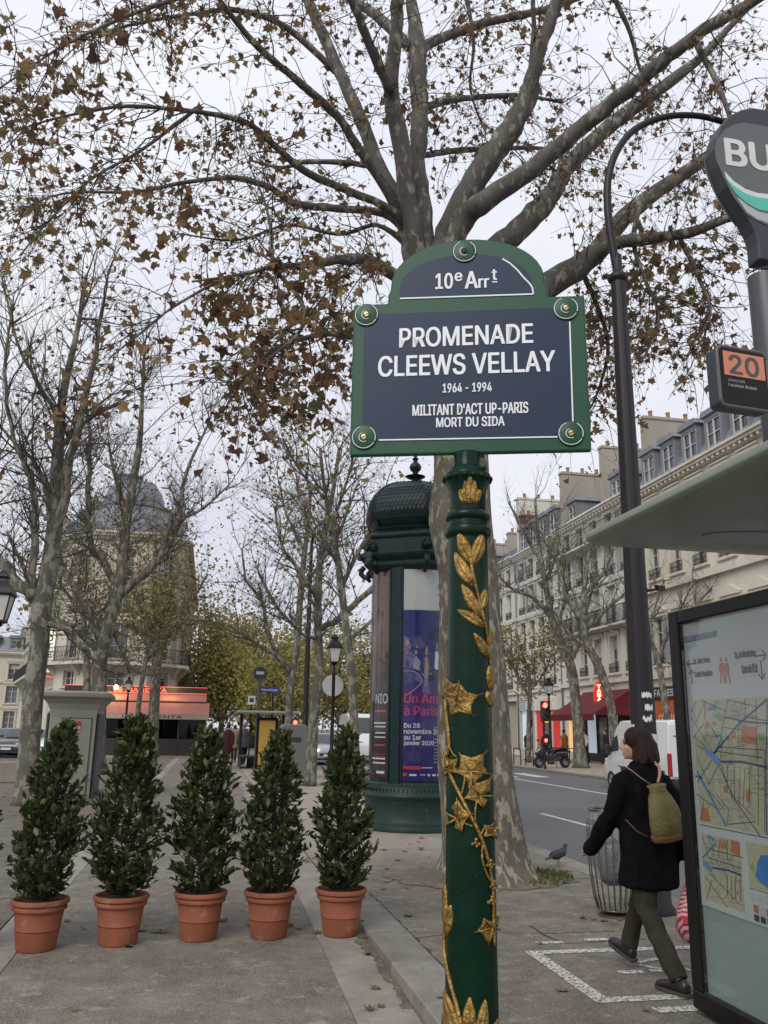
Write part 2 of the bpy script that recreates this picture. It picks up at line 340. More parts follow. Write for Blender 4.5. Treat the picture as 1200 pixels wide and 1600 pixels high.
# road markings, each a worn painted sheet
def mark(name, x0, x1, y0, y1, z, m): return struct(MB().add([(x0,y0,z),(x1,y0,z),(x1,y1,z),(x0,y1,z)], [(0,1,2,3)]).build(name, m))
mark('lane_line', 11.35, 11.5, 10, 90, -.116, M['road_paint'])
for i in range(9): mark('lane_dash', 7.15, 7.28, 8+i*7.4, 11.2+i*7.4, -.116, M['road_paint'])
for i in range(7): mark('crossing_bar', 5.2+i*1.25, 5.75+i*1.25, 33.0, 36.0, -.1155, M['road_paint'])
for i in range(5): mark('crossing_bar', -12.4+i*1.25, -11.85+i*1.25, 36, 39.5, -.116, M['road_paint'])
# painted bay on the pavement: frame, ticks, faint symbol
def stripe(p, q, w, z=.004):
    p = Vector(p); q = Vector(q); d = (q-p).normalized(); n = Vector((-d.y, d.x))*w/2
    b = MB(); b.v = [(*(p-n), z), (*(q-n), z), (*(q+n), z), (*(p+n), z)]; b.f = [(0,1,2,3)]
    return struct(b.build('painted_line', M['paint']))
stripe((2.49, 5.43), (2.49, 6.70), .105); stripe((2.545, 6.645), (3.9, 6.645), .10); stripe((2.545, 5.48), (3.9, 5.48), .10)
stripe((2.62, 6.93), (2.84, 6.93), .07); stripe((3.04, 6.98), (3.26, 6.98), .07); stripe((2.72, 5.25), (3.0, 5.25), .10)
stripe((2.88, 6.05), (3.06, 6.05), .08); stripe((3.12, 6.06), (3.42, 6.06), .06); stripe((3.12, 6.22), (3.24, 6.08), .05); stripe((3.14, 6.27), (3.34, 6.36), .05); stripe((3.25, 6.08), (3.35, 6.3), .04)
# cracks and patch joints in the asphalt
M['crack'] = mat('crack_tar', (.045,.04,.035), rough=.95)
def crack(pts, w=.012, z=.0025, zf=flat):
    b = MB(); P = [Vector(p) for p in pts]; r = random.Random(int(P[0].x*997)); Q = []
    for a, c in zip(P, P[1:]):
        k = max(2, int((c-a).length/.08))
        for i in range(k): q = a.lerp(c, i/k); Q.append(q+Vector((r.uniform(-.012,.012), r.uniform(-.012,.012))))
    Q.append(P[-1])
    for i, q in enumerate(Q):
        d = (Q[min(i+1,len(Q)-1)]-Q[max(i-1,0)]).normalized(); n = Vector((-d.y, d.x))*w*r.uniform(.3,.75)
        b.v += [(q.x-n.x, q.y-n.y, zf(q.x,q.y)+z), (q.x+n.x, q.y+n.y, zf(q.x,q.y)+z)]
    for i in range(len(Q)-1): b.f.append((2*i, 2*i+1, 2*i+3, 2*i+2))
    return struct(b.build('pavement_crack', M['crack']))
def cp(*pp): return [G(*p).xy for p in pp]
crack(cp((828,1447),(842,1457),(876,1473)), .028); crack(cp((876,1474),(930,1472),(1010,1467)), .016); crack(cp((780,1457),(845,1459),(960,1455)), .010)
crack(cp((578,1396),(640,1458),(692,1509)), .022); crack(cp((600,1380),(640,1368),(690,1358)), .02); crack(cp((700,1460),(650,1466),(610,1468)), .012)
crack(cp((780,1372),(850,1376),(920,1372)), .016)
# dirt gathered along the foot of the kerb step
b = MB(); r2 = random.Random(12); n = 420; from mathutils import noise as _nz
for i in range(n+1):
    y = 4.2+4.0*i/n; w = max(.012, .055+.07*_nz.noise(Vector((y*1.7, 3, 0)))+.045*_nz.noise(Vector((y*9, 8, 0)))+r2.uniform(0,.02)); b.v += [(1.372-w, y, gz(1.2, y)+.0045), (1.376, y, gz(1.2, y)+.0045)]
for i in range(n): b.f.append((2*i, 2*i+1, 2*i+3, 2*i+2))
struct(b.build('kerb_dirt', M['dirt']))
# tree pit: earth, gravel and moss round the plane tree
b = MB(); r2 = random.Random(11); n = 160
b.v.append((3.14, 9.95, .05))
for i in range(n): a = 2*PI*i/n; q = 1+.14*_nz.noise(Vector((3*math.cos(a), 3*math.sin(a), 1)))+r2.uniform(-.035,.035); b.v.append((3.14+1.05*q*math.cos(a), 9.95+.8*q*math.sin(a), .006))
for i in range(n): b.f.append((0, 1+i, 1+(i+1) % n))
struct(b.build('tree_pit', M['dirt'], smooth=True))
M['moss'] = leafmat('moss', [(.05,.07,.02), (.09,.11,.03), (.13,.12,.05)], .2)
b = MB()
for i in range(320):
    a = r2.gauss(-.15, .5); q = r2.uniform(.6, 1.0); x = 3.14+1.05*q*math.cos(a); y = 9.95+.8*q*math.sin(a); s = r2.uniform(.01, .03); t = r2.uniform(0, 6.28)
    b.add([(x-s*math.cos(t), y-s*math.sin(t), .01), (x+s*math.cos(t), y+s*math.sin(t), .01), (x+r2.uniform(-.02,.02), y+r2.uniform(-.02,.02), .02+r2.uniform(.02,.05))], [(0,1,2)])
o = stuff(b.build('moss', M['moss'])); tag(o, 'moss and weeds growing round the foot of the big plane tree', 'moss')
# ================================================================ PLANE TREES
M['bark_big'] = bark('plane_bark', (.150,.130,.095), (.30,.275,.205), (.095,.080,.056), 2.6, .53, .60)
M['bark_limb'] = bark('plane_bark_limb', (.105,.093,.076), (.24,.22,.18), (.062,.054,.045), 2.2, .54, .64)
M['bark_far'] = bark('plane_bark_far', (.115,.102,.078), (.21,.195,.15), (.07,.062,.048), 1.8)
M['twig'] = mat('twig_bark', (.050,.042,.035), (.030,.026,.022), 4, .9)
M['twig_far'] = mat('twig_bark_far', (.085,.072,.058), (.055,.047,.04), 2, .9)
M['leaf_brown'] = leafmat('autumn_plane_leaf', [(.13,.066,.042), (.25,.14,.065), (.36,.225,.095), (.30,.22,.09), (.16,.148,.066), (.21,.105,.058), (.10,.054,.042)], .45)
M['leaf_olive'] = leafmat('turning_leaf', [(.17,.15,.045), (.26,.21,.06), (.34,.25,.07), (.20,.19,.06), (.27,.17,.06)], .4)
M['leaf_yellow'] = leafmat('yellow_green_leaf', [(.30,.28,.085), (.41,.36,.105), (.48,.40,.13), (.35,.33,.11), (.40,.29,.10)], .45)
M['seed'] = mat('seed_ball', (.06,.045,.03), rough=.9)
def leaf_outline(seed):
    r = random.Random(seed); pts = []
    # five pointed lobes of a plane leaf, tip at +y
    angs = [-150, -118, -92, -62, -38, -18, 0, 18, 38, 62, 92, 118, 150]; rad = [.36, .66, .48, .88, .56, .66, 1.0, .66, .56, .88, .48, .66, .36]
    for a, q in zip(angs, rad):
        a = R(a+r.uniform(-5,5)); q *= r.uniform(.88, 1.1); pts.append((q*math.sin(a)*.62, q*math.cos(a)*.62))
    return pts
LV = []
for s_ in range(6):
    P = leaf_outline(s_); r = random.Random(50+s_); c1 = r.uniform(-1.3, 1.3); c2 = r.uniform(-.7, 1.0)
    vs = [(0, -.06, 0)]+[(x, y, c1*x*x*1.6+c2*y*y*.9+.10*abs(x)) for x, y in P]; n = len(P)
    LV.append((vs, [(0, i+1, i) for i in range(1, n)]+[(0, 1, n)]))
LM = []
for i, (vs, fs) in enumerate(LV):
    b = MB(); b.add(vs, fs); b.tube([(0,-.06,0), (.02,-.42,.03)], [.012,.010], 3); LM.append(b.mesh('leaf'))
def leaf_at(b, p, s, r, small=False):
    m = Matrix.Translation(p) @ Euler((r.uniform(-1.4,1.4)+PI, r.uniform(-1.2,1.2), r.uniform(0,6.28))).to_matrix().to_4x4() @ Matrix.Scale(s, 4)
    if small:
        q = r.uniform(.35,.55); b.add([m @ Vector(v) for v in ((0,-.5,0),(q,0,.1),(.1,.6,0),(-q,.1,.12))], [(0,1,2,3)])
    else:
        vs, fs = LV[r.randrange(6)]; b.add([m @ Vector(v) for v in vs], fs)
def smooth_poly(pts, k=4):
    """Catmull-Rom through (x,y,z,r) rows"""
    out = []; n = len(pts)
    for i in range(n-1):
        p0, p1, p2, p3 = pts[max(i-1,0)], pts[i], pts[i+1], pts[min(i+2,n-1)]
        for j in range(k):
            t = j/k; out.append(tuple(.5*((2*p1[c])+(-p0[c]+p2[c])*t+(2*p0[c]-5*p1[c]+4*p2[c]-p3[c])*t*t+(-p0[c]+3*p1[c]-3*p2[c]+p3[c])*t**3) for c in range(4)))
    out.append(tuple(pts[-1])); return out
def wob(pts, r, amp):
    return [(x+r.uniform(-amp,amp)*q*3, y+r.uniform(-amp,amp)*q*3, z+r.uniform(-amp,amp)*q*2, q*r.uniform(.95,1.06)) for x, y, z, q in pts]
def grow(start, d, L, r0, rr, steps=6, droop=0.0, curl=.35):
    p = Vector(start); d = Vector(d).normalized(); pts = [(*p, r0)]
    for i in range(steps):
        d = (d+Vector((rr.uniform(-curl,curl), rr.uniform(-curl,curl), rr.uniform(-curl,curl)+droop))).normalized()
        p = p+d*(L/steps); pts.append((*p, max(r0*(1-(i+1)/steps*.82), .0025)))
    return pts
def tb(b, pts, n): b.tube([q[:3] for q in pts], [q[3] for q in pts], n, cap=False)
# ---- the big tree: limbs traced over the photograph, each given its own depth
TY = 9.95
def limb_px(rows, dy0, dy1):
    out = []; n = len(rows)
    for i, (x, y, w) in enumerate(rows):
        Y = TY+dy0+(dy1-dy0)*i/max(n-1,1); p = atY(x, y, Y); d = proj(p)[2]; out.append((p.x, p.y, p.z, w*d/F/2*LW))
    return out
LW = 1.0
big = thing('plane_tree', 'big plane tree with mottled trunk and brown leaves behind the street sign', 'tree', (3.14, 9.95, 0))
def rel(pts, o): return [(x-o[0], y-o[1], z-o[2], q) for x, y, z, q in pts]
BO = (3.14, 9.95, 0)
tr_ = limb_px([(757,1376,172),(755,1345,140),(750,1290,126),(744,1200,116),(740,1100,110),(735,1000,98),(730,900,92),(721,815,98),(722,740,86),(712,640,84),(696,540,84),(680,470,70),(672,430,40)], 0, 0)
tr_ = smooth_poly(tr_, 4)
b = MB(); b.tube([q[:3] for q in rel(tr_, BO)], [q[3] for q in tr_], 28)
rr = random.Random(5); base_n = 28
for i, v in enumerate(b.v[:len(tr_)*28]):  # root flare and burls
    a = 2*PI*(i % 28)/28; z = v[2]
    k = 1+max(0, .5-z)*.9*max(0, math.sin(a*2.5+.6))**2 + .035*math.sin(a*3+z*2.3)+.02*math.sin(a*5-z*4.1)
    c = rel(tr_, BO)[i//28]; b.v[i] = (c[0]+(v[0]-c[0])*k, c[1]+(v[1]-c[1])*k, v[2])
b.build('trunk', M['bark_big'], big, smooth=True)
LW = .80
LIMBS = [ # rows, start depth, end depth, twig density
 ([(668,430,46),(660,330,36),(652,260,34),(655,200,34),(655,150,34),(652,100,36),(650,60,32),(642,0,22),(630,-80,14)], 0, .3, .4),
 ([(655,420,42),(640,330,36),(625,220,34),(611,140,30),(618,60,26),(620,0,24),(618,-90,14)], 0, -1.2, .4),
 ([(611,142,22),(578,70,18),(550,0,16),(520,-60,10)], -.7, -1.6, .8),
 ([(650,425,42),(628,330,32),(592,258,28),(560,180,26),(530,112,24),(505,55,22),(480,0,20),(450,-70,12)], 0, .8, .5),
 ([(640,352,34),(600,290,20),(560,232,18),(525,180,16),(460,122,15),(405,75,13),(352,12,10),(320,-40,7)], .1, -1.5, 1.0),
 ([(524,112,13),(450,45,12),(375,17,10),(300,22,8),(200,40,6),(100,70,4)], .55, -.5, 1.2),
 ([(636,352,28),(600,322,16),(500,280,15),(460,255,14),(410,210,12),(380,190,11),(310,175,9),(200,166,7),(100,182,5),(20,205,3)], 0, -2.0, 1.5),
 ([(640,365,26),(600,334,16),(520,325,15),(460,318,14),(425,295,12),(370,278,10),(290,285,8),(210,300,6),(100,302,4),(30,330,3)], .2, .9, 1.6),
 ([(592,262,12),(540,254,11),(475,253,9),(440,262,7),(390,250,5)], .3, 1.2, 1.2),
 ([(690,470,40),(655,440,34),(618,430,26),(585,412,24),(555,404,22),(520,407,18),(470,415,14),(425,418,10),(370,430,6),(300,440,4)], 0, -2.2, 1.7),
 ([(425,418,8),(424,370,7),(415,320,5),(395,270,3)], -1.6, -1.4, 1.5),
 ([(425,418,8),(470,470,9),(470,515,8),(420,560,5),(360,600,4)], -1.7, -2.6, 2.2),
 ([(640,385,16),(590,352,9),(530,366,8),(450,352,6),(370,375,5),(280,365,3)], .4, 1.6, 1.6),
 ([(700,590,30),(640,560,18),(590,540,14),(530,522,12),(470,530,9),(410,560,7),(350,640,4)], .1, -1.2, 2.2),
 ([(682,425,52),(700,365,50),(735,292,48),(780,228,46),(822,158,40),(833,117,30),(846,70,27),(872,0,24),(890,-70,16)], 0, -1.1, .5),
 ([(828,130,14),(834,60,11),(833,0,9),(835,-60,6)], -.6, -1.2, .8),
 ([(690,430,46),(722,346,42),(762,312,42),(850,250,34),(908,198,32),(967,152,29),(1025,105,27),(1083,58,24),(1180,0,20),(1260,-50,14)], -.1, -2.6, .7),
 ([(705,450,46),(776,386,44),(826,344,46),(866,297,36),(882,268,32),(937,210,29),(1013,152,26),(1083,100,18),(1136,47,13),(1190,-10,8)], .1, .6, .8),
 ([(712,590,48),(790,505,50),(850,450,52),(930,398,42),(955,362,36),(1013,309,30),(1100,251,25),(1200,190,18),(1290,140,12)], .1, .2, 1.0),
 ([(928,400,26),(967,379,24),(1030,372,22),(1083,362,20),(1150,338,17),(1230,345,12)], .1, -1.2, 1.6),
 ([(655,172,14),(690,160,14),(733,153,12),(810,149,9),(880,160,5)], .1, 1.4, 1.2),
 ([(652,246,12),(690,238,12),(750,233,11),(850,232,7),(930,250,4)], .1, 1.8, 1.3),
 ([(652,84,20),(675,66,20),(710,52,18),(762,35,16),(850,15,14),(960,-25,9)], .2, 1.0, .8),
 ([(645,75,24),(587,23,19),(552,0,16),(500,-50,10)], .2, 1.5, .7),
 ([(1000,320,10),(990,380,9),(1010,440,7),(1030,500,5),(1005,560,3)], .1, -.9, 2.2),
 ([(905,415,12),(930,470,10),(950,540,8),(935,610,5),(915,650,3)], .3, 1.4, 2.6),
 ([(1060,368,10),(1090,430,8),(1110,490,6),(1080,540,4)], -.4, -1.4, 2.2),
 ([(800,500,12),(860,510,10),(930,500,8),(1000,490,5)], .6, 2.2, 2.0),
]
# leafy sprays hanging at the left rim of the crown, closer to the viewer
LIMBS += [([(520,-60,12),(380,-30,10),(240,10,8),(120,60,6),(40,110,4),(-30,160,3)], -1.5, -3.4, 1.8),
 ([(300,175,8),(220,235,6),(150,275,5),(90,330,4),(30,400,3)], -1.2, -2.4, 1.7),
 ([(330,445,6),(270,480,5),(220,520,4),(170,560,3)], -1.8, -2.6, 1.6),
 ([(1083,58,14),(1120,130,11),(1150,210,8),(1170,290,5)], -1.8, -2.6, 1.6),
 ([(940,-40,12),(980,40,9),(1000,110,6),(1020,180,4)], .5, 1.4, 1.6),
 ([(720,-40,10),(740,60,7),(735,140,5),(760,210,3)], .6, 1.5, 1.6)]
tw = MB(); lf = MB(); sd = MB(); cand = []; rr = random.Random(21)
for rows, d0, d1, dens in LIMBS:
    L = smooth_poly(limb_px(rows, d0, d1), 5); r_ = random.Random(len(rows)*31+int(rows[0][0]))
    L = [L[0]]+wob(L[1:], r_, .045); LL = rel(L, BO)
    thick = rows[0][2] > 18
    b = MB(); b.tube([q[:3] for q in LL], [q[3] for q in LL], 14 if thick else 8); b.build('limb', M['bark_limb'], big, smooth=True)
    tot = sum((Vector(L[i+1][:3])-Vector(L[i][:3])).length for i in range(len(L)-1))
    nt = int(tot*dens*6.6)
    for j in range(nt):
        t = rr.uniform(.22 if thick else .05, 1)**.8; i = min(int(t*(len(LL)-1)), len(LL)-2); f = rr.random()
        p = Vector(LL[i][:3]).lerp(Vector(LL[i+1][:3]), f); ax = (Vector(LL[i+1][:3])-Vector(LL[i][:3])).normalized()
        side = Vector((rr.gauss(0,1), rr.gauss(0,1)*.8, rr.gauss(0,1)*.8)); d = ax*rr.uniform(.2,1.0)+side.normalized()*.9
        Lt = rr.uniform(.5, 1.5); T = grow(p, d, Lt, min(LL[i][3]*.5, rr.uniform(.006,.011)), rr, 6, -.10, .32); tb(tw, T, 4)
        for s in range(rr.randint(2, 4)):
            q = T[rr.randint(1, 5)]; T2 = grow(q[:3], Vector((rr.gauss(0,1), rr.gauss(0,1), rr.gauss(-.1,.8))), rr.uniform(.2,.65), .0042, rr, 4, -.12, .4); tb(tw, T2, 3)
            for e in T2[1:]:
                if rr.random() < .46: cand.append(Vector(e[:3])+Vector((rr.uniform(-.05,.05), rr.uniform(-.05,.05), rr.uniform(-.12,0))))
            if rr.random() < .5:
                e = T2[-1]; z = rr.uniform(.05,.16); sd.tube([e[:3], (e[0], e[1], e[2]-z)], [.0015]*2, 3, False); c_ = Vector((e[0], e[1], e[2]-z-.014)); s_ = rr.uniform(.011,.017)
                sd.add([c_+Vector(v)*s_ for v in ((1,0,0),(0,1,0),(-1,0,0),(0,-1,0),(0,0,1),(0,0,-1))], [(0,1,4),(1,2,4),(2,3,4),(3,0,4),(1,0,5),(2,1,5),(3,2,5),(0,3,5)])
        for e in T[2:]:
            if rr.random() < .20: cand.append(Vector(e[:3])+Vector((rr.uniform(-.06,.06), rr.uniform(-.06,.06), rr.uniform(-.12,0))))
stuff(tw.build('twigs', M['twig'], big)); stuff(sd.build('seed_balls', M['seed'], big))
# the leaves that show largest are single parts, the rest one mass
scored = []
NC = len(cand)
for hx, hy, hr, hd_, hn in ((500,470,60,-1.9,46),(400,540,80,-2.2,70),(430,620,70,-1.5,60),(340,480,70,-2.0,50),(520,590,40,-.9,34),(480,650,50,-.6,36),(930,560,45,1.0,40),(1010,500,70,.4,60),(940,640,45,1.4,40),(1090,430,80,-.6,60),(1000,430,60,.8,40),(890,500,30,1.2,20),(250,330,90,-.6,60),(120,120,90,-2.4,40)):
    for _ in range(hn): cand.append(atY(rr.gauss(hx, hr*.55), rr.gauss(hy, hr*.5), TY+hd_+rr.uniform(-.5,.5))-Vector(BO))
for ci, p in enumerate(cand):
    w = p+Vector(BO); q = proj(w); s = rr.uniform(.045, .135)*(1.35 if rr.random() < .2 else 1)
    if ci >= NC: s = rr.uniform(.10, .20)
    elif rr.random() < .25: s *= .6
    vis = -20 < q[0] < 1220 and -20 < q[1] < 1600
    scored.append((s/q[2] if vis else 0, p, s))
scored.sort(key=lambda t: -t[0])
for i, (sc_, p, s) in enumerate(scored):
    if i < 300:
        o = ob('leaf', LM[rr.randrange(6)], M['leaf_brown'], big, loc=p); o.rotation_euler = (rr.uniform(-1.3,1.3)+PI, rr.uniform(-1.1,1.1), rr.uniform(0,6.28)); o.scale = (s,)*3
    else: leaf_at(lf, p, s, rr)
stuff(lf.build('foliage', M['leaf_brown'], big))
# ---- slender street trees: trunk traced, crown grown
def px_rows(rows, Y):
    out = []
    for x, y, w in rows: p = atY(x, y, Y); out.append((p.x, p.y, p.z, w*proj(p)[2]/F/2))
    return out
def street_tree(label, Y, trunk, limbs, seed, twigs=1.0, leaves=0, lm='leaf_olive', lsize=.12, name='plane_tree', bk='bark_far', gz_=0, sub=2, lspread=None, big_leaves=False, droop=.06):
    r = random.Random(seed); T = px_rows(trunk, Y); o = (T[0][0], T[0][1], gz_)
    T[0] = (T[0][0], T[0][1], gz_-.02, T[0][3]); t = thing(name, label, 'tree', o, 0, 'street plane trees')
    TT = smooth_poly(rel(T, o), 4); b = MB(); b.tube([q[:3] for q in TT], [q[3]*(1.25 if i == 0 else 1) for i, q in enumerate(TT)], 14); b.build('trunk', M[bk], t, smooth=True)
    tw = MB(); lf = MB(); chains = [TT[len(TT)*2//5:]]
    for rows in limbs:
        a = [(x, y, w) for x, y, w in rows]; L = px_rows(a, Y); dy = r.uniform(-1.3, 1.3)
        L = [(x, y+dy*i/max(len(L)-1,1), z, q) for i, (x, y, z, q) in enumerate(L)]; L = smooth_poly(rel(L, o), 4); L = [L[0]]+wob(L[1:], r, .16)
        b = MB(); b.tube([q[:3] for q in L], [q[3] for q in L], 8); b.build('limb', M[bk], t, smooth=True); chains.append(L)
    ends = []
    def spray(L, lev, dens):
        tot = sum((Vector(L[i+1][:3])-Vector(L[i][:3])).length for i in range(len(L)-1)); n = max(2, int(tot*dens))
        for j in range(n):
            i = min(int(r.uniform(.12,1)*(len(L)-1)), len(L)-2); p = Vector(L[i][:3]).lerp(Vector(L[i+1][:3]), r.random()); ax = (Vector(L[i+1][:3])-Vector(L[i][:3])).normalized()
            d = ax*r.uniform(.4,1.1)+Vector((r.gauss(0,1), r.gauss(0,1), r.gauss(.25,.6))).normalized()*.95
            ln = r.uniform(.8,2.6) if lev == 0 else r.uniform(.35,1.1); q0 = max(min(L[i][3]*.55, .022 if lev == 0 else .009), .005)
            q = grow(p, d, ln, q0, r, 6 if lev == 0 else 4, droop, .26); tb(tw, q, 4 if lev == 0 else 3)
            ends.extend(q[2:])
            if lev+1 < sub: spray(q, lev+1, dens*1.5)
    for L in chains: spray(L, 0, 2.0*twigs)
    stuff(tw.build('twigs', M['twig_far'], t))
    if leaves:
        for j in range(leaves):
            e = r.choice(ends); k = lspread or .25; p = Vector(e[:3])+Vector((r.gauss(0,k), r.gauss(0,k), r.gauss(0,k)-.05)); leaf_at(lf, p, r.uniform(.6,1.3)*lsize, r, not big_leaves)
        stuff(lf.build('foliage', M[lm], t))
    return t
street_tree('slim bare plane tree left of the public toilet, its trunk crossing the left edge', 19.33,
    [(38,1262,38),(45,1180,32),(52,1085,31),(61,1015,29),(66,945,30),(80,868,25),(87,787,21),(91,700,18),(98,620,13),(120,520,8),(135,430,5)],
    [[(66,940,20),(31,917,20),(0,878,18),(-40,830,12),(-90,760,7)], [(80,868,18),(101,780,16),(121,700,12),(150,600,8),(170,500,5)], [(57,935,10),(54,882,12),(58,798,10),(52,750,8),(31,700,7),(20,600,5),(35,500,3)],
     [(86,790,10),(60,730,7),(20,690,5),(-20,640,3)], [(95,660,8),(60,600,6),(30,540,4),(10,440,3)], [(66,975,10),(110,985,9),(140,1020,7)], [(92,700,9),(140,660,6),(190,640,4)], [(-20,850,9),(-10,760,6),(5,680,4)]], 101, 2.3, 300, 'leaf_brown', .15, big_leaves=True)
street_tree('forked pale plane tree standing behind the public toilet', 31,
    [(152,1203,27),(154,1078,24),(157,1025,23),(171,973,20),(185,924,19),(192,870,16),(199,805,14),(217,700,10),(222,620,6),(226,540,4)],
    [[(157,1020,14),(120,985,13),(73,965,11),(45,900,7),(20,840,4)], [(160,1005,15),(140,952,12),(105,896,10),(88,850,7),(75,770,5)], [(186,924,14),(160,870,12),(140,850,11),(137,770,9),(140,700,7),(130,600,4)],
     [(188,928,15),(238,882,12),(277,815,9),(290,735,6),(330,640,3)], [(170,975,9),(190,1015,8),(200,1050,6)], [(199,805,8),(180,750,6),(165,680,4)], [(277,815,6),(320,790,4),(360,750,3)]], 102, 3.0, 1900, 'leaf_olive', .11)
street_tree('spotted plane tree in front of the cafe awning', 48,
    [(238,1184,19),(240,1120,17),(243,1060,16),(246,1015,15),(244,960,11),(240,900,8),(245,840,5)],
    [[(246,1010,10),(270,985,9),(300,970,7),(330,965,5)], [(246,1000,9),(225,960,7),(205,920,5)], [(245,990,9),(262,940,7),(280,880,5)], [(243,1005,8),(215,985,6),(190,975,5)], [(270,985,5),(300,940,4),(325,900,3)]], 103, 2.6, 2900, 'leaf_olive', .16, lspread=.5)
street_tree('thin young plane tree beside the cafe lamp', 42, [(133,1190,14),(134,1110,12),(136,1050,11),(134,1000,9),(128,940,7),(120,880,4)], [[(134,1000,7),(160,950,5),(180,900,3)], [(130,960,6),(100,920,5),(85,880,3)]], 104, 2.4, 1500, 'leaf_olive', .13, lspread=.5)
street_tree('leaning thin plane tree right of the spotted one', 44, [(213,1185,9),(216,1110,8),(224,1050,7),(232,1000,6),(225,940,4)], [[(226,1040,5),(250,1000,4),(275,960,3)], [(230,1010,5),(205,960,4)]], 105, 2.4, 1300, 'leaf_olive', .13, lspread=.5)
street_tree('slim plane tree rising between the second pair of potted shrubs', 25.5,
    [(484,1230,20),(488,1160,17),(491,1113,15),(497,1060,14),(499,1033,14),(497,980,13),(497,927,12),(503,850,9),(520,770,7),(530,700,5)],
    [[(498,985,9),(530,965,10),(575,925,9),(620,880,6)], [(497,935,8),(470,895,7),(440,850,5),(430,790,3)], [(500,880,7),(530,830,5),(550,770,3)], [(498,1000,7),(470,990,5),(450,960,4)], [(503,850,6),(480,800,5),(470,740,3)]], 106, 2.4, 600, 'leaf_olive', .12)
street_tree('plane tree with a curved trunk just left of the advertising column', 21,
    [(556,1240,17),(553,1124,14),(547,1033,14),(539,967,12),(531,900,11),(520,830,8),(508,770,6),(500,700,4)],
    [[(533,920,7),(560,860,6),(590,800,4)], [(528,880,7),(500,850,5),(470,830,4)], [(518,820,6),(540,760,4),(560,700,3)], [(545,1000,6),(575,975,5),(600,950,3)], [(510,780,5),(470,740,4),(440,690,3)]], 107, 2.4, 560, 'leaf_olive', .11)
street_tree('plane tree behind the far bus shelter', 33,
    [(449,1192,14),(451,1121,12),(456,1060,12),(464,1007,11),(468,950,10),(472,900,9),(480,830,7),(486,760,4)],
    [[(456,1055,8),(430,1025,7),(400,1010,5),(370,990,3)], [(452,1050,8),(420,990,7),(412,940,5),(385,900,4),(380,850,3)], [(466,985,6),(430,950,5),(400,900,4)], [(470,920,6),(500,880,5),(520,820,3)], [(476,860,5),(450,800,4),(440,740,3)]], 108, 2.4, 900, 'leaf_olive', .12)
# trees on the far pavement, before the white facades
street_tree('leaning plane tree by the parked scooter across the road', 38.8,
    [(908,1203,24),(904,1150,18),(900,1100,16),(892,1041,15),(874,1000,13),(862,965,11),(852,910,9),(842,850,6),(836,780,4)],
    [[(862,965,8),(830,935,6),(800,925,4),(775,905,3)], [(890,1040,8),(905,1000,6),(912,960,5),(930,900,3)], [(852,910,7),(875,860,5),(880,800,3)], [(846,880,6),(820,830,4),(800,780,3)], [(870,985,6),(880,930,5),(870,870,3)]], 109, 1.8, 260, 'leaf_olive', .12, droop=.1)
street_tree('curved plane tree left of the tall lamp post across the road', 37,
    [(968,1205,20),(960,1150,15),(954,1100,14),(937,1045,14),(915,1000,12),(911,959,10),(915,900,7),(925,840,5)],
    [[(912,970,8),(890,930,6),(880,870,4),(860,820,3)], [(915,985,7),(950,950,6),(985,920,4)], [(913,930,6),(940,890,5),(950,830,3)], [(920,1010,6),(895,990,5),(870,950,3)]], 110, 1.8, 160, 'leaf_olive', .11, droop=.1)
street_tree('thin plane tree before the orange shop front', 35,
    [(1052,1200,14),(1044,1130,11),(1038,1090,10),(1027,1026,9),(1009,992,7),(985,940,5)],
    [[(1029,1035,6),(1045,1000,6),(1065,970,4),(1100,900,3)], [(1020,1010,5),(1030,960,4),(1060,900,3)], [(1000,970,4),(1010,920,3)], [(1060,980,4),(1100,930,3),(1150,880,3)]], 111, 1.7, 60, 'leaf_olive', .10, droop=.1)
street_tree('low leafy tree with green leaves beside the red traffic light', 45, [(826,1190,8),(826,1130,7),(828,1080,6),(826,1040,4)], [[(827,1090,4),(805,1050,4),(795,1010,2)], [(828,1080,4),(850,1050,3),(865,1010,2)]], 112, 2.0, 1700, 'leaf_olive', .15)
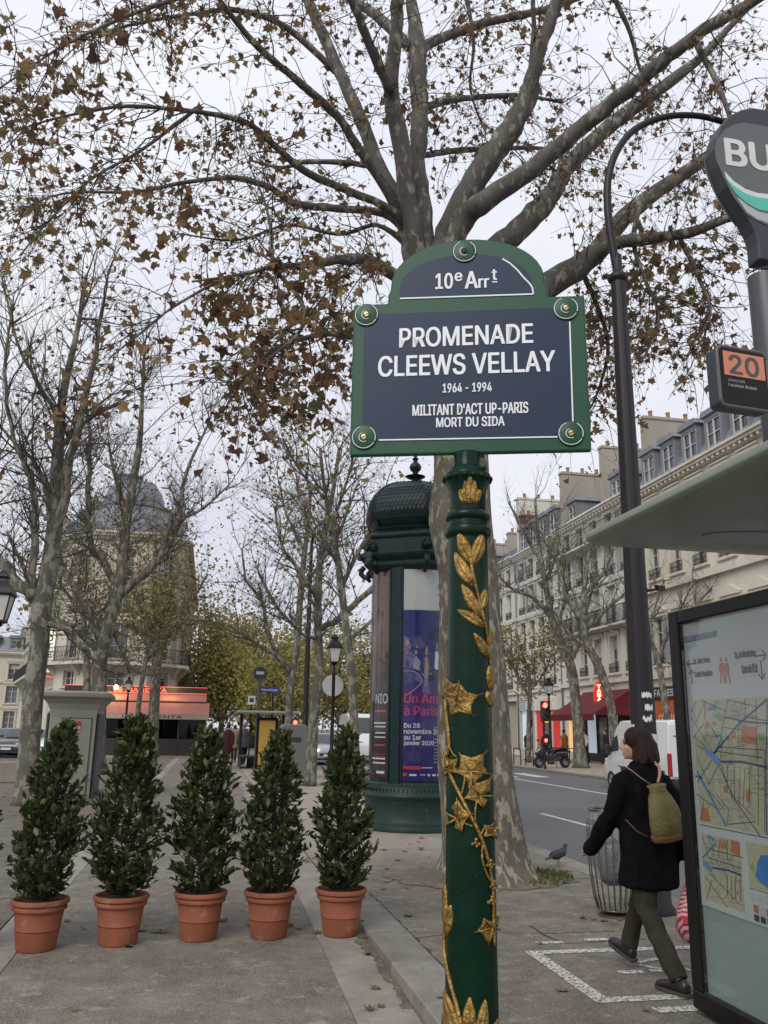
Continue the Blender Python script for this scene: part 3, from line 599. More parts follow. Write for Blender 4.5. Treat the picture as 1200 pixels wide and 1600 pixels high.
for i, (px, Y, top, lm, n) in enumerate([(345, 66, 960, 'leaf_yellow', 5200), (395, 72, 975, 'leaf_yellow', 4600), (440, 62, 1010, 'leaf_yellow', 3200), (530, 75, 990, 'leaf_yellow', 3600), (565, 82, 1000, 'leaf_olive', 3200), (480, 84, 985, 'leaf_olive', 3400), (318, 92, 985, 'leaf_olive', 3000), (600, 95, 990, 'leaf_olive', 2600)]):
    lab = ['bushy yellow green tree right of the cafe awning', 'yellow green tree behind the blue direction sign', 'yellow tree behind the far bus shelter roof', 'yellowing tree behind the round sign disc', 'olive tree behind the trunk next to the column', 'olive tree far down the avenue behind the lantern', 'brownish far tree beside the hotel wall', 'brown far tree behind the advertising column'][i]
    yb = G(px, 1160).y; b0 = proj((atY(px, 1150, Y).x, Y, 0))
    h = b0[1]-top
    street_tree(lab, Y, [(px, b0[1], 9), (px+1, b0[1]-h*.25, 8), (px-1, b0[1]-h*.55, 6), (px+2, top+h*.12, 3)],
        [[(px, b0[1]-h*.22, 5), (px-20, b0[1]-h*.42, 4), (px-32, b0[1]-h*.62, 2)], [(px, b0[1]-h*.22, 5), (px+20, b0[1]-h*.42, 4), (px+30, b0[1]-h*.66, 2)], [(px, b0[1]-h*.3, 5), (px-10, b0[1]-h*.6, 4), (px-16, b0[1]-h*.86, 2)], [(px, b0[1]-h*.3, 5), (px+12, b0[1]-h*.6, 3), (px+14, b0[1]-h*.88, 2)], [(px, b0[1]-h*.2, 4), (px-26, b0[1]-h*.3, 3), (px-38, b0[1]-h*.36, 2)], [(px, b0[1]-h*.2, 4), (px+26, b0[1]-h*.3, 3), (px+36, b0[1]-h*.38, 2)]],
        200+i, .8, int(n*1.5), lm, .23, lspread=.75, sub=2)
# ================================================================ STREET NAME SIGN ON ITS ORNATE POST
M['sign_green'] = mat('sign_green_enamel', (.018,.075,.041), (.014,.062,.034), 3, .38, spec=.28)
M['sign_blue'] = mat('sign_blue_enamel', (.021,.036,.068), (.018,.031,.059), 2, .38, spec=.22)
M['sign_white'] = mat('sign_white', (.74,.76,.78), (.73,.75,.77), rough=.4, spec=.3)
M['post_green'] = mat('gloss_bottle_green', (.0028,.022,.011), (.002,.015,.008), 6, .26, coat=.0, spec=.2, bump=.12, bscale=14, rvar=.07, spots=((.02,.075,.05), 60, .70, .78))
M['gold'] = mat('gilded_relief', (.42,.27,.075), (.19,.11,.028), 26, .40, metal=.75, bump=.5, bscale=60, spots=((.10,.055,.015), 30, .56, .72))
M['brass'] = mat('brass_screw', (.55,.42,.16), rough=.35, metal=.8)
SX, SY = .695, 2.3
sg = thing('street_sign', 'blue and green street name sign on an ornate green post with gold vines', 'street sign', (SX, SY, 0))
# post profile (radius, height): pedestal below the frame, shaft, collars, capital, neck
KS = .745
def prof_s(P): return [(r_*KS, z) for r_, z in P]
b = MB(); b.lathe(prof_s([(.25,-.0),(.25,.10),(.21,.13),(.20,.34),(.16,.40),(.14,.46),(.105,.52),(.0945,.60),(.0905,.9),(.0825,1.6),(.0745,2.128)]), 40); b.build('shaft', M['post_green'], sg, smooth=40)
b = MB(); b.lathe(prof_s([(.0745,2.128),(.086,2.136),(.089,2.147),(.086,2.158),(.077,2.163),(.076,2.178),(.085,2.184),(.087,2.194),(.082,2.203),(.071,2.208),(.070,2.245),(.074,2.275),(.087,2.297),(.092,2.306),(.090,2.318),(.078,2.326),(.070,2.336),(.057,2.342),(.053,2.370),(.053,2.3855)]), 40); b.build('capital', M['post_green'], sg, smooth=40)
b = MB()
for i in range(16):  # bead ring on the capital
    a = 2*PI*i/16; b.lathe([(.001,2.296),(.008,2.299),(.010,2.305),(.008,2.311),(.001,2.315)], 8, (.087*KS*math.cos(a), .087*KS*math.sin(a)))
b.build('bead_ring', M['post_green'], sg, smooth=True)
b = MB(); b.tube([(.030,-.045,2.327),(.036,-.056,2.327)], .007, 10); b.build('bolt', M['post_green'], sg, smooth=40)
# gilt relief laid on the shaft: (angle from the camera side, height) -> point
def rad_at(z):
    pr = [(.0945,.60),(.0905,.9),(.0825,1.6),(.0745,2.128),(.071,2.21),(.070,2.245),(.075,2.28)]
    for (r0, z0), (r1, z1) in zip(pr, pr[1:]):
        if z <= z1: return KS*(r0+(r1-r0)*max(0,(z-z0))/(z1-z0))
    return .08*KS
va = math.atan2(-SY, -SX)  # towards the camera
def on(u, z, h=0.0): # u = sideways offset in radii (-1..1) as the camera sees it; + is right
    u = max(-1.25, min(1.25, u)); a = va+(math.asin(max(-1,min(1,u))) if abs(u) <= 1 else math.copysign(PI/2+(abs(u)-1), u)); r = rad_at(z)+h
    return Vector((r*math.cos(a), r*math.sin(a), z))
def pz(y): return atY(733, y, SY).z
def pu(x, y):
    z = pz(y); c = proj((SX, SY, z)); return (x-c[0])/(rad_at(z)*F/c[2])
def gold_leaf(pts_c, width, name='gold_leaf'):
    """pointed leaf following a centre line of photo pixels, with raised midrib"""
    rz_ = rad_at(pz(pts_c[0][1])); P = [Vector((pu(x, y)*rz_, pz(y), 0)) for x, y in pts_c]; n = 9; b = MB(); rows = []; width *= .125
    def at(t):
        q = t*(len(P)-1); i = min(int(q), len(P)-2); return P[i].lerp(P[i+1], q-i)
    for i in range(n+1):
        t = i/n; c = at(t); d = (at(min(t+.05,1))-at(max(t-.05,0))).normalized(); nx = Vector((-d.y, d.x, 0))
        w = width*math.sin(PI*min(1,(t*.92+.06)))**.7*(1-.25*t)
        row = []
        for k, (s, h) in enumerate(((-1,.0),(-.92,.005),(-.5,.0085),(-.16,.005),(0,.0125),(.16,.005),(.5,.0085),(.92,.005),(1,.0))):
            vein = .0022*math.cos(i*PI) if abs(s) == .5 else 0
            q = c+nx*(w*s); row.append(on(q.x/rz_, q.y, h+vein if 0 < i < n else .001))
        rows.append(row)
    for r_ in rows: b.v += [tuple(p) for p in r_]
    m = 9
    for i in range(n):
        for k in range(m-1): b.f.append((i*m+k, i*m+k+1, (i+1)*m+k+1, (i+1)*m+k))
    o_ = b.build(name, M['gold'], sg, smooth=True); o_.modifiers.new('s', 'SUBSURF').render_levels = 1; return o_
def gold_stem(pts, r0, r1, name='gold_stem'):
    P = smooth_poly([(x, y, 0, 0) for x, y in pts], 5); n = len(P); b = MB()
    b.tube([on(pu(x, y), pz(y), .003) for x, y, _, _ in P], [.86*(r0+(r1-r0)*i/(n-1)) for i in range(n)], 8)
    return b.build(name, M['gold'], sg, smooth=True)
def ivy(cx, cy, s, rot):
    """five lobed ivy leaf with raised veins"""
    b = MB(); a5 = [(-134,.80),(-100,.40),(-64,1.16),(-33,.46),(0,1.38),(33,.46),(64,1.16),(100,.40),(134,.80)]
    def pt(a, q, h): t = R(a+rot); x = cx+s*q*math.sin(t); y = cy-s*q*math.cos(t); return on(pu(x, y), pz(y), h)
    ring = [pt(a, q, .010) for a, q in a5]; rim = [pt(a, q*1.10, 0) for a, q in a5]; mid = [pt(a, q*.74, .003 if i % 2 else .005) for i, (a, q) in enumerate(a5)]
    c = pt(0, 0, .007); b0 = pt(180, .25, .006); n = len(ring)
    b.v = [tuple(p) for p in [c, b0]+ring+mid+rim]; o, m, k = 2, 2+n, 2+2*n
    for i in range(n-1): b.f += [(0, m+i, m+i+1), (m+i, o+i, o+i+1, m+i+1), (o+i, k+i, k+i+1, o+i+1)]
    b.f += [(0, 1, m), (1, o, m), (0, m+n-1, 1), (1, m+n-1, o+n-1)]
    lf_ = b.build('ivy_leaf', M['gold'], sg, smooth=True); lf_.modifiers.new('s', 'SUBSURF').render_levels = 1
    for a, q in a5[::2]:
        v = MB(); v.tube([pt(0,0,.011), pt(a, q*.5, .0125), pt(a, q*.95, .007)], [.0026,.0022,.0012], 6); v.build('vein', M['gold'], lf_, smooth=True)
# capital palmette
for x, t, w in ((724,772,.10),(729,760,.10),(734,752,.13),(739,760,.10),(744,772,.10)): gold_leaf([(734+(x-734)*.8,794),(x-(734-x)*.15,778),(x+(x-734)*.45,t)], w)
# laurel spray
gold_stem([(735,878),(739,905),(746,935),(753,965),(758,985),(762,1015),(765,1045),(766,1075)], .0065, .0045)
for c, w in (([(735,884),(726,862),(717,838)], .17), ([(738,888),(747,862),(752,838)], .16), ([(741,920),(724,896),(712,868)], .17), ([(750,968),(735,940),(722,918)], .15), ([(750,958),(755,938),(756,924)], .10), ([(755,982),(735,968),(716,957)], .13), ([(762,1030),(752,1010),(740,993)], .12), ([(764,1010),(768,995),(767,980)], .07), ([(766,1080),(764,1058),(763,1040)], .08), ([(767,1105),(762,1092),(760,1080)], .07)): gold_leaf(c, w)
# ivy stem winding down
gold_stem([(697,1080),(700,1120),(704,1165),(700,1185),(706,1210),(720,1240),(735,1270),(748,1298),(757,1325),(764,1355),(768,1390),(769,1430),(770,1470)], .0065, .005)
gold_stem([(753,1310),(752,1335),(758,1358),(765,1372)], .004, .003); gold_stem([(722,1240),(727,1215),(724,1200)], .004, .003); gold_stem([(742,1285),(742,1262),(745,1245)], .0035, .003); gold_stem([(738,1287),(726,1282),(720,1278)], .0035, .003); gold_stem([(750,1300),(755,1290),(763,1287)], .003, .002); gold_stem([(703,1165),(710,1178),(715,1182)], .003, .002)
for cx, cy, s, rt in ((716,1098,30,70), (703,1082,20,-10), (735,1203,30,35), (747,1240,28,30), (717,1276,30,-65), (702,1200,20,-20), (766,1297,16,20), (764,1440,22,190)): ivy(cx, cy, s, rt)
for cx, cy in ((742,1312),(763,1345),(765,1401),(768,1378)):
    b = MB()
    for dx, dy in ((0,0),(5,2),(-4,2),(1,-5),(2,5)):
        p = on(pu(cx+dx, cy+dy), pz(cy+dy), .004); b.lathe([(.0005,-.005),(.0045,-.002),(.005,.001),(.0035,.004),(.0005,.005)], 8); b.xf(Matrix.Translation(p), len(b.v)-40)
    b.build('gold_berries', M['gold'], sg, smooth=True)
# reeds rising from the base
gold_stem([(696,1400),(695,1450),(697,1490),(706,1530),(716,1565),(724,1600),(728,1640)], .005, .008)
for c, w in (([(722,1640),(706,1585),(695,1545)], .17), ([(733,1640),(733,1590),(734,1546)], .19), ([(745,1640),(752,1590),(757,1550)], .15), ([(697,1460),(700,1435),(706,1410)], .12), ([(694,1450),(695,1420),(696,1380)], .07), ([(712,1640),(696,1610),(684,1580)], .15), ([(760,1640),(768,1610),(776,1585)], .12)): gold_leaf(c, w)
# ---- the board, a plane turned 18 degrees; photo pixels are dropped onto it
th = R(-18); BR = Vector((math.cos(th), math.sin(th), 0)); BN = Vector((BR.y, -BR.x, 0)); BC = Vector((.70-SX, 0, 0))
Wd, z0, z1, zt = .353, 2.387, 2.882, 3.092
def bp(x, z, d): return BC+BR*x+BN*d+Vector((0,0,z))
def bq(px, py):
    d = Vector(ray(px, py)); c = Vector((.70, SY, 0)); t = BN.dot(c)/BN.dot(d); q = d*t; return (BR.dot(q-c), EYE+q.z)
def board_poly(w, zb, zm, ztop, aw):
    pts = [(-w, zb), (w, zb), (w, zm), (aw, zm), (aw, zm+.030)]; hh = ztop-(zm+.045); n = 22
    for i in range(n+1): a = PI*i/n; pts.append((aw*.97*math.cos(a), zm+.045+hh*math.sin(a)**.85))
    return pts+[(-aw, zm+.030), (-aw, zm), (-w, zm)]
def board_part(name, poly, d0, d1, m, parent, bevel=0):
    n = len(poly); b = MB(); b.v = [tuple(bp(x, z, d1)) for x, z in poly]+[tuple(bp(x, z, d0)) for x, z in poly]
    b.f = [tuple(range(n)), tuple(range(2*n-1, n-1, -1))]+[((i+1) % n, i, n+i, n+(i+1) % n) for i in range(n)]
    return b.build(name, m, parent, bevel=bevel, seg=2)
bd = board_part('board', board_poly(Wd, z0, z1, zt, .245), -.022, .0, M['sign_green'], sg, .006)
board_part('blue_panel', [bq(566,690), bq(893,684), bq(888,480), bq(569,492)], .0, .0015, M['sign_blue'], bd)
ar = [bq(625,466), bq(832,459)]; c0 = bq(727,455); rx_ = .203
ar += [(c0[0]+rx_*math.cos(PI*i/20), c0[1]+.012+(bq(727,398)[1]-c0[1]-.012)*math.sin(PI*i/20)**.9) for i in range(0, 21)]
board_part('blue_lunette', ar, .0, .0015, M['sign_blue'], bd)
def line(x0, z_0, x1, z_1, w=.004): # thin white keyline
    d = Vector((x1-x0, z_1-z_0)).normalized(); n_ = Vector((-d.y, d.x))*w/2
    board_part('white_line', [(x0-n_.x, z_0-n_.y), (x1-n_.x, z_1-n_.y), (x1+n_.x, z_1+n_.y), (x0+n_.x, z_0+n_.y)], .0005, .003, M['sign_white'], bd)
line(*bq(592,688), *bq(871,683)); line(*bq(890,503), *bq(895,659)); line(*bq(625,467), *bq(833,460), .0045)
pp = [bq(*q) for q in ((833,460),(832,451),(828,444),(818,434),(808,422),(797,412),(785,405))]
for (xa, za), (xb, zb) in zip(pp, pp[1:]): line(xa, za, xb, zb, .0045)
def boss(x, z, hole=False):
    fr = frame(bp(x, z, .001), BR, (0,0,1)); b = MB(); b.lathe([(.038,-.001),(.038,.003),(.034,.0055),(.019,.0035),(.012,.006),(.010,.006)], 28); b.v = [tuple(fr @ Vector(p)) for p in b.v]; k = b.build('boss', M['sign_green'], bd, smooth=45)
    for r_, a0, a1 in ((.0345, 110, 330), (.0345, -20, 60), (.0145, 110, 300)):
        q = MB(); q.tube([fr @ Vector((r_*math.cos(R(a)), r_*math.sin(R(a)), .0058)) for a in range(a0, a1+1, 10)], .0013, 5); q.build('white_arc', M['sign_white'], k)
    q = MB(); q.lathe([(.009,.004),(.009,.0085),(.0075,.0105),(.001,.011)], 14); q.v = [tuple(fr @ Vector(p)) for p in q.v]; q.build('screw', M['crack'] if hole else M['brass'], k, smooth=40)
    if not hole:
        q = MB(); q.box(-.008,.008,-.0012,.0012,.0108,.0114); q.v = [tuple(fr @ Matrix.Rotation(R(20),4,'Z') @ Vector(p)) for p in q.v]; q.build('screw_slot', M['crack'], k)
for q in ((573,493),(884,483),(569,684),(892,678)): boss(*bq(*q))
boss(*bq(726,394), True)
fr = frame(bp(0,0,.0015), BR, (0,0,1))
def bt(s, pa, pb, bold=.0, **k):
    (xa, za), (xb, zb) = bq(*pa), bq(*pb); return text('lettering', s, M['sign_white'], bd, fr, (xa, xb, za, zb), bold, .0008, **k)
def bl(s, x0, x1, yt, yb, bold): # one line: left/right pixel, cap top and baseline at the middle of the line
    xm = (x0+x1)/2; za = bq(xm, yb)[1]; zb = bq(xm, yt)[1]; return text('lettering', s, M['sign_white'], bd, fr, (bq(x0, (yt+yb)/2)[0], bq(x1, (yt+yb)/2)[0], za, zb), bold, .0008)
bl('PROMENADE', 625, 832, 510, 540, .017); bl('CLEEWS VELLAY', 592, 867, 553, 585, .017)
bl('1964 - 1994', 692, 768, 599, 613, .018); bl("MILITANT D'ACT UP-PARIS", 645, 825, 631, 648, .018); bl('MORT DU SIDA', 682, 788, 652, 667, .018)
bl('10', 681, 707, 428, 452, .018); bl('e', 711, 722, 427, 440, .018); bl('A', 727, 746, 425, 451, .018); bl('rr', 748, 764, 436, 450, .018); bl('t', 769, 776, 422, 438, .018); line(*bq(769,441), *bq(777,441), .004)
b = MB(); b.cb((0,0,0), (.09,.03,.10)); b.v = [tuple(bp(p[0], 2.44+p[2], -.04+p[1])) for p in b.v]; b.build('bracket', M['post_green'], sg)
# ================================================================ POTTED SHRUBS
M['terracotta'] = mat('terracotta', (.285,.088,.040), (.20,.060,.028), 4, .78, bump=.25, bscale=40, rand=.12, spots=((.36,.19,.13), 6, .60, .80))
M['soil'] = mat('potting_soil', (.045,.030,.020), (.022,.015,.010), 12, .95, bump=.8, bscale=30)
M['laurel'] = leafmat('laurel_leaf', [(.036,.048,.014), (.058,.078,.021), (.085,.108,.028), (.048,.066,.020), (.125,.135,.045)], .25, .42)
M['laurel_stem'] = mat('laurel_stem', (.055,.042,.026), rough=.85)
pot_prof = [(.145,0),(.150,.012),(.168,.14),(.172,.143),(.175,.150),(.171,.157),(.1875,.285),(.205,.288),(.209,.296),(.207,.318),(.203,.322),(.212,.326),(.222,.335),(.224,.352),(.218,.366),(.206,.368),(.196,.360),(.190,.330),(.188,.325)]
b = MB(); b.lathe(pot_prof, 40); POT = b.mesh('pot', 40); POT.materials.append(M['terracotta'])
b = MB(); b.lathe([(.0005,.342),(.08,.346),(.15,.338),(.19,.332)], 24, caps=False); SOIL = b.mesh('soil', True); SOIL.materials.append(M['soil'])
LAU = []
for i in range(4):
    r = random.Random(i); b = MB(); w = r.uniform(.21,.28); c_ = r.uniform(.05,.16); n = 5
    for j in range(n+1):
        t = j/n; ww = w*math.sin(PI*(t*.93+.04))**.8; z = c_*math.sin(t*2.2)*.8; b.v += [(-ww, t, z+ww*.35), (0, t, z), (ww, t, z+ww*.35)]
    for j in range(n): b.f += [(3*j, 3*j+1, 3*j+4, 3*j+3), (3*j+1, 3*j+2, 3*j+5, 3*j+4)]
    LAU.append((b.v, b.f, b.mesh('leaf', True)))
    LAU[-1][2].materials.append(M['laurel'])
def shrub(label, base, seed, Rmax, Hs, lean):
    r = random.Random(seed); o = thing('potted_shrub', label, 'potted plant', base, r.uniform(0,6.28), 'potted laurel cones across the path')
    o.scale = (.965,)*3; ob('pot', POT, None, o); ob('soil', SOIL, None, o)
    inv = Matrix.Rotation(-o.rotation_euler.z, 3, 'Z'); lean = inv @ Vector((lean[0], lean[1], 0))
    st = MB(); tops = []
    def axis(z): t = (z-.34)/Hs; return Vector((lean.x*t*t, lean.y*t*t, z))
    st.tube([axis(.33+Hs*.93*i/8)+Vector((r.uniform(-.008,.008), r.uniform(-.008,.008), 0)) for i in range(9)], [.016-.0014*i for i in range(9)], 7)
    def prof(t): # cone: fullest at a quarter height, rounded top
        return Rmax*min(1, .64+1.6*t)*(1-max(0,(t-.28)/.72)**1.55*.80) if t < .98 else Rmax*.16
    for j in range(int(300*Hs)):
        t = r.random()**1.05; z = .36+Hs*t; a = r.uniform(0, 6.28); q = prof(t)*r.uniform(.62,1.16); z1_ = z+r.uniform(.03,.16)
        p0 = axis(max(.36, z-.10)); p1 = axis(z)+Vector((math.cos(a)*q, math.sin(a)*q, r.uniform(.0,.09))); pm = p0.lerp(p1, .5)+Vector((0,0,-.02))
        st.tube([p0, pm, p1], [.0045,.0035,.002], 4, False); tops.append((pm, p1, a))
    stuff(st.build('stems', M['laurel_stem'], o))
    leaves = []
    for pm, p1, a in tops:
        d = (p1-pm).normalized()
        for kk in range(r.randint(6, 9)):
            f = r.uniform(.05,1.08); p = pm.lerp(p1, f)
            dd = (d*r.uniform(.3,1.0)+Vector((r.gauss(0,.6), r.gauss(0,.6), r.gauss(.35,.45)))).normalized()
            s = r.uniform(.042,.084); leaves.append((p, dd, s, r.uniform(-.9,.9)))
    cam_l = (o.matrix_basis.inverted() @ Vector((0,0,EYE)))
    def front(l): return (l[0].xy-axis(l[0].z).xy).dot((cam_l-l[0]).xy.normalized())+l[2]*1.5
    leaves.sort(key=front, reverse=True); mass = MB()
    for i, (p, dd, s, tw_) in enumerate(leaves):
        q = dd.to_track_quat('Y', 'Z').to_matrix().to_4x4() @ Matrix.Rotation(tw_, 4, 'Y')
        vs, fs, me = LAU[i % 4]
        if i < 240:
            l = bpy.data.objects.new('leaf', me); C.objects.link(l); l.parent = o; l.matrix_basis = Matrix.Translation(p) @ q @ Matrix.Scale(s, 4)
        else:
            m = Matrix.Translation(p) @ q @ Matrix.Scale(s, 4); mass.add([m @ Vector(v) for v in vs], fs)
    stuff(mass.build('foliage', M['laurel'], o, smooth=True)); return o
def onpath(px, py):
    p = G(px, py, 0)
    for _ in range(6): p = G(px, py, gz(p.x, p.y))
    p.y += .13; p.z = gz(p.x, p.y)+.002; return p
shrub('thin potted laurel cone leaning left, leftmost one wholly in view', onpath(50,1490), 1, .265, 1.30, (.06,.02))
shrub('fullest and tallest potted laurel cone in front of the public toilet edge', onpath(181,1481), 2, .315, 1.36, (.03,0))
shrub('potted laurel cone in the middle of the row of five', onpath(309,1473), 3, .30, 1.28, (-.02,0))
shrub('bright green potted laurel cone, second from the kerb step', onpath(421,1470), 4, .30, 1.22, (.02,0))
shrub('potted laurel cone closest to the kerb step and the advertising column', onpath(535,1466), 5, .275, 1.30, (.02,0))
shrub('potted laurel cone cut off by the left edge, only leaf tips in view', onpath(-98,1499), 6, .27, 1.32, (0,0))
# ================================================================ ADVERTISING COLUMN
M['col_green'] = mat('column_green_paint', (.009,.026,.028), (.006,.018,.020), 4, .38, spec=.25, bump=.08, bscale=20, rvar=.08)
M['col_base'] = mat('column_base_green', (.014,.036,.027), (.009,.024,.018), 5, .45, spec=.3, bump=.12, bscale=18, spots=((.10,.10,.085), 14, .66, .8))
KX, KY = 3.50, 14.9
kc = math.atan2(-KY, -KX)  # direction to the camera
col = thing('advertising_column', 'dark green advertising column with onion dome behind the street sign post', 'advertising column', (KX, KY, 0))
b = MB(); b.lathe([(.87,0),(.875,.05),(.86,.08),(.86,.13),(.835,.16),(.825,.18),(.825,.46),(.835,.49),(.86,.52),(.865,.55),(.85,.58),(.82,.62),(.80,.68),(.80,.73),(.77,.76)], 64); b.build('base', M['col_base'], col, smooth=35)
b = MB()
for i in range(72):
    a = 2*PI*i/72; b.box(-.012,.012,-.006,.006,.585,.665); m = Matrix.Rotation(a,4,'Z') @ Matrix.Translation((.822,0,.0)); b.xf(m, len(b.v)-8)
b.build('dentil_ring', M['col_base'], col)
b = MB(); b.lathe([(.745,.75),(.745,4.32)], 64, caps=False); b.build('drum', M['col_green'], col, smooth=True)
KA = lambda deg: kc+R(deg)   # + is right as the camera sees it
def arc_panel(name, a0, a1, r, z0, z1, m, parent, n=18, th=.0):
    b = MB()
    for i in range(n+1):
        a = KA(a0+(a1-a0)*i/n); b.v += [(r*math.cos(a), r*math.sin(a), z0), (r*math.cos(a), r*math.sin(a), z1)]
    for i in range(n): b.f.append((2*i, 2*i+2, 2*i+3, 2*i+1))
    return b.build(name, m, parent, smooth=True)
for a in (-24, 96, 216):
    b = MB(); n = 6
    for i in range(n+1):
        t = KA(a-9.5+19*i/n)
        for r_ in (.74, .785): b.v += [(r_*math.cos(t), r_*math.sin(t), .74), (r_*math.cos(t), r_*math.sin(t), 4.34)]
    for i in range(n): b.f += [(4*i+2, 4*i+6, 4*i+7, 4*i+3)]
    b.f += [(0,2,3,1), (4*n+2,4*n,4*n+1,4*n+3)]
    b.build('pilaster', M['col_green'], col)
    b = MB()
    for s in (-7,7): t = KA(a+s); b.tube([(.787*math.cos(t), .787*math.sin(t), .76), (.787*math.cos(t), .787*math.sin(t), 4.3)], .011, 6)
    b.build('pilaster_moulding', M['col_green'], col, smooth=True)
# posters (procedural print) behind curved glass
def poster_mat(name, stops, seed, splash, coord='Z'):
    m, t, b = _nt(name); tc = t.nodes.new('ShaderNodeTexCoord'); sp = t.nodes.new('ShaderNodeSeparateXYZ'); t.links.new(tc.outputs['Object'], sp.inputs[0])
    mr = t.nodes.new('ShaderNodeMapRange'); mr.inputs[1].default_value = .78; mr.inputs[2].default_value = 4.28; t.links.new(sp.outputs[2], mr.inputs[0])
    col = _ramp(t, mr.outputs[0], stops)
    mp = t.nodes.new('ShaderNodeMapping'); mp.inputs['Location'].default_value = (seed, seed*2, 0); t.links.new(tc.outputs['Object'], mp.inputs[0])
    for c, sc, lo, hi, a0, a1 in splash:
        f = _ramp(t, _noise(t, mp.outputs[0], sc, 4), [(lo, (0,0,0)), (hi, (1,1,1))]); w = _ramp(t, mr.outputs[0], [(a0-.02, (0,0,0)), (a0, (1,1,1)), (a1, (1,1,1)), (a1+.02, (0,0,0))])
        col = _mix(t, _mix(t, 1.0, f, w, 'MULTIPLY'), col, c)
    t.links.new(col, b.inputs['Base Color']); b.inputs['Roughness'].default_value = .5; b.inputs['Specular IOR Level'].default_value = .2
    return m
M['poster_blue'] = poster_mat('poster_musical', [(.0,(.022,.016,.11)),(.30,(.035,.022,.14)),(.40,(.10,.015,.12)),(.44,(.035,.03,.16)),(.62,(.022,.026,.14)),(.798,(.02,.022,.13)),(.801,(.50,.47,.44)),(1.0,(.55,.52,.49))], 2.0,
    [((.09,.07,.16),5,.5,.62,.46,.66), ((.012,.012,.035),3.2,.52,.62,.46,.74), ((.30,.26,.34),11,.60,.66,.48,.62), ((.35,.14,.10),8,.64,.69,.50,.62), ((.05,.045,.13),6,.5,.64,.08,.26)])
M['poster_brown'] = poster_mat('poster_portrait', [(.0,(.030,.013,.013)),(.28,(.035,.016,.015)),(.40,(.05,.028,.022)),(.52,(.09,.045,.032)),(.68,(.16,.075,.052)),(1.0,(.13,.065,.05))], 5.0,
    [((.24,.12,.085),2.5,.5,.68,.58,.95), ((.02,.012,.012),3.0,.48,.6,.34,.60), ((.05,.025,.022),5,.5,.66,.70,.95)])
M['poster_grey'] = poster_mat('poster_grey', [(.0,(.1,.1,.1)),(.5,(.2,.22,.2)),(1.0,(.4,.36,.3))], 9.0, [])
p1 = arc_panel('poster', -14, 86, .757, .79, 4.28, M['poster_blue'], col, 28)
p2 = arc_panel('poster', -134, -34, .757, .79, 4.28, M['poster_brown'], col, 28)
arc_panel('poster', 106, 206, .757, .79, 4.28, M['poster_grey'], col, 20)
M['print_white'] = mat('poster_white_ink', (.62,.60,.60), rough=.4); M['print_dark'] = mat('poster_dark_ink', (.035,.033,.035), rough=.4)
M['print_pink'] = mat('poster_pink_ink', (.45,.035,.095), rough=.4); M['print_red'] = mat('poster_red_ink', (.50,.025,.030), rough=.4); M['print_grey'] = mat('poster_grey_ink', (.30,.27,.33), rough=.4)
def ctext(s, a0, z0, h, m, parent, bold=.01, r=.760, wide=None, squeeze=.95, name='lettering'):
    me = text_mesh(s, 0); b0 = min(v.co.y for v in me.vertices); b1 = max(v.co.y for v in me.vertices); x0 = min(v.co.x for v in me.vertices); x1 = max(v.co.x for v in me.vertices)
    sy = h/(b1-b0); sx = sy*squeeze if wide is None else wide*R(1)*r/(x1-x0)
    for v in me.vertices:
        a = KA(a0)+(v.co.x-x0)*sx/r; z = z0+(v.co.y-b0)*sy; v.co = (r*math.cos(a), r*math.sin(a), z)
    if bold > .011:
        b = MB(); P = [v.co.copy() for v in me.vertices]; fs = [tuple(f.vertices) for f in me.polygons]; e = bold*sy
        for i, (dx, dy) in enumerate(((0,0),(-1,0),(1,0),(0,-.6),(0,.6))):
            m4 = Matrix.Rotation(dx*e/r, 3, 'Z'); b.add([(m4 @ q)*(1+i*.0001)+Vector((0,0,dy*e-q.z*i*.0001)) for q in P], fs)
        me = b.mesh(name)
    return ob(name, me, m, parent)
ctext('ch', 32, 3.95, .11, M['print_dark'], p1, .012); ctext('-te', 32, 3.80, .11, M['print_dark'], p1, .012); ctext('let', 34, 3.64, .11, M['print_dark'], p1, .012)
ctext('theatre musical', 30, 3.575, .028, M['print_dark'], p1); ctext('de paris', 35, 3.53, .028, M['print_dark'], p1)
ctext('Un Américain', -12, 2.03, .155, M['print_pink'], p1, .018); ctext('à Paris', -12, 1.83, .155, M['print_pink'], p1, .018)
ctext('Du 28', -12, 1.63, .075, M['print_white'], p1, .02); ctext('novembre 2019', -12, 1.535, .078, M['print_white'], p1, .02); ctext('au 1er', -12, 1.44, .075, M['print_white'], p1, .02); ctext('janvier 2020', -12, 1.34, .085, M['print_white'], p1, .02)
def bars(parent, rows, m):
    for a, z, w, h in rows: arc_panel('print_block', a, a+w, .760, z, z+h, m, parent, 4)
bars(p1, [(26, 1.63-.052*i-(.03 if i > 2 else 0), 22-(i*7) % 9, .014) for i in range(11)], M['print_grey'])
bars(p1, [(-12,.975,21,.05)], M['print_red']); bars(p1, [(10,.995,14,.012),(-5,.872,9,.03),(8,.885,7,.01),(18,.87,3,.035),(24,.872,5,.03),(31,.868,8,.042)], M['print_white']); bars(p1, [(-13,.868,5,.05)], M['print_red'])
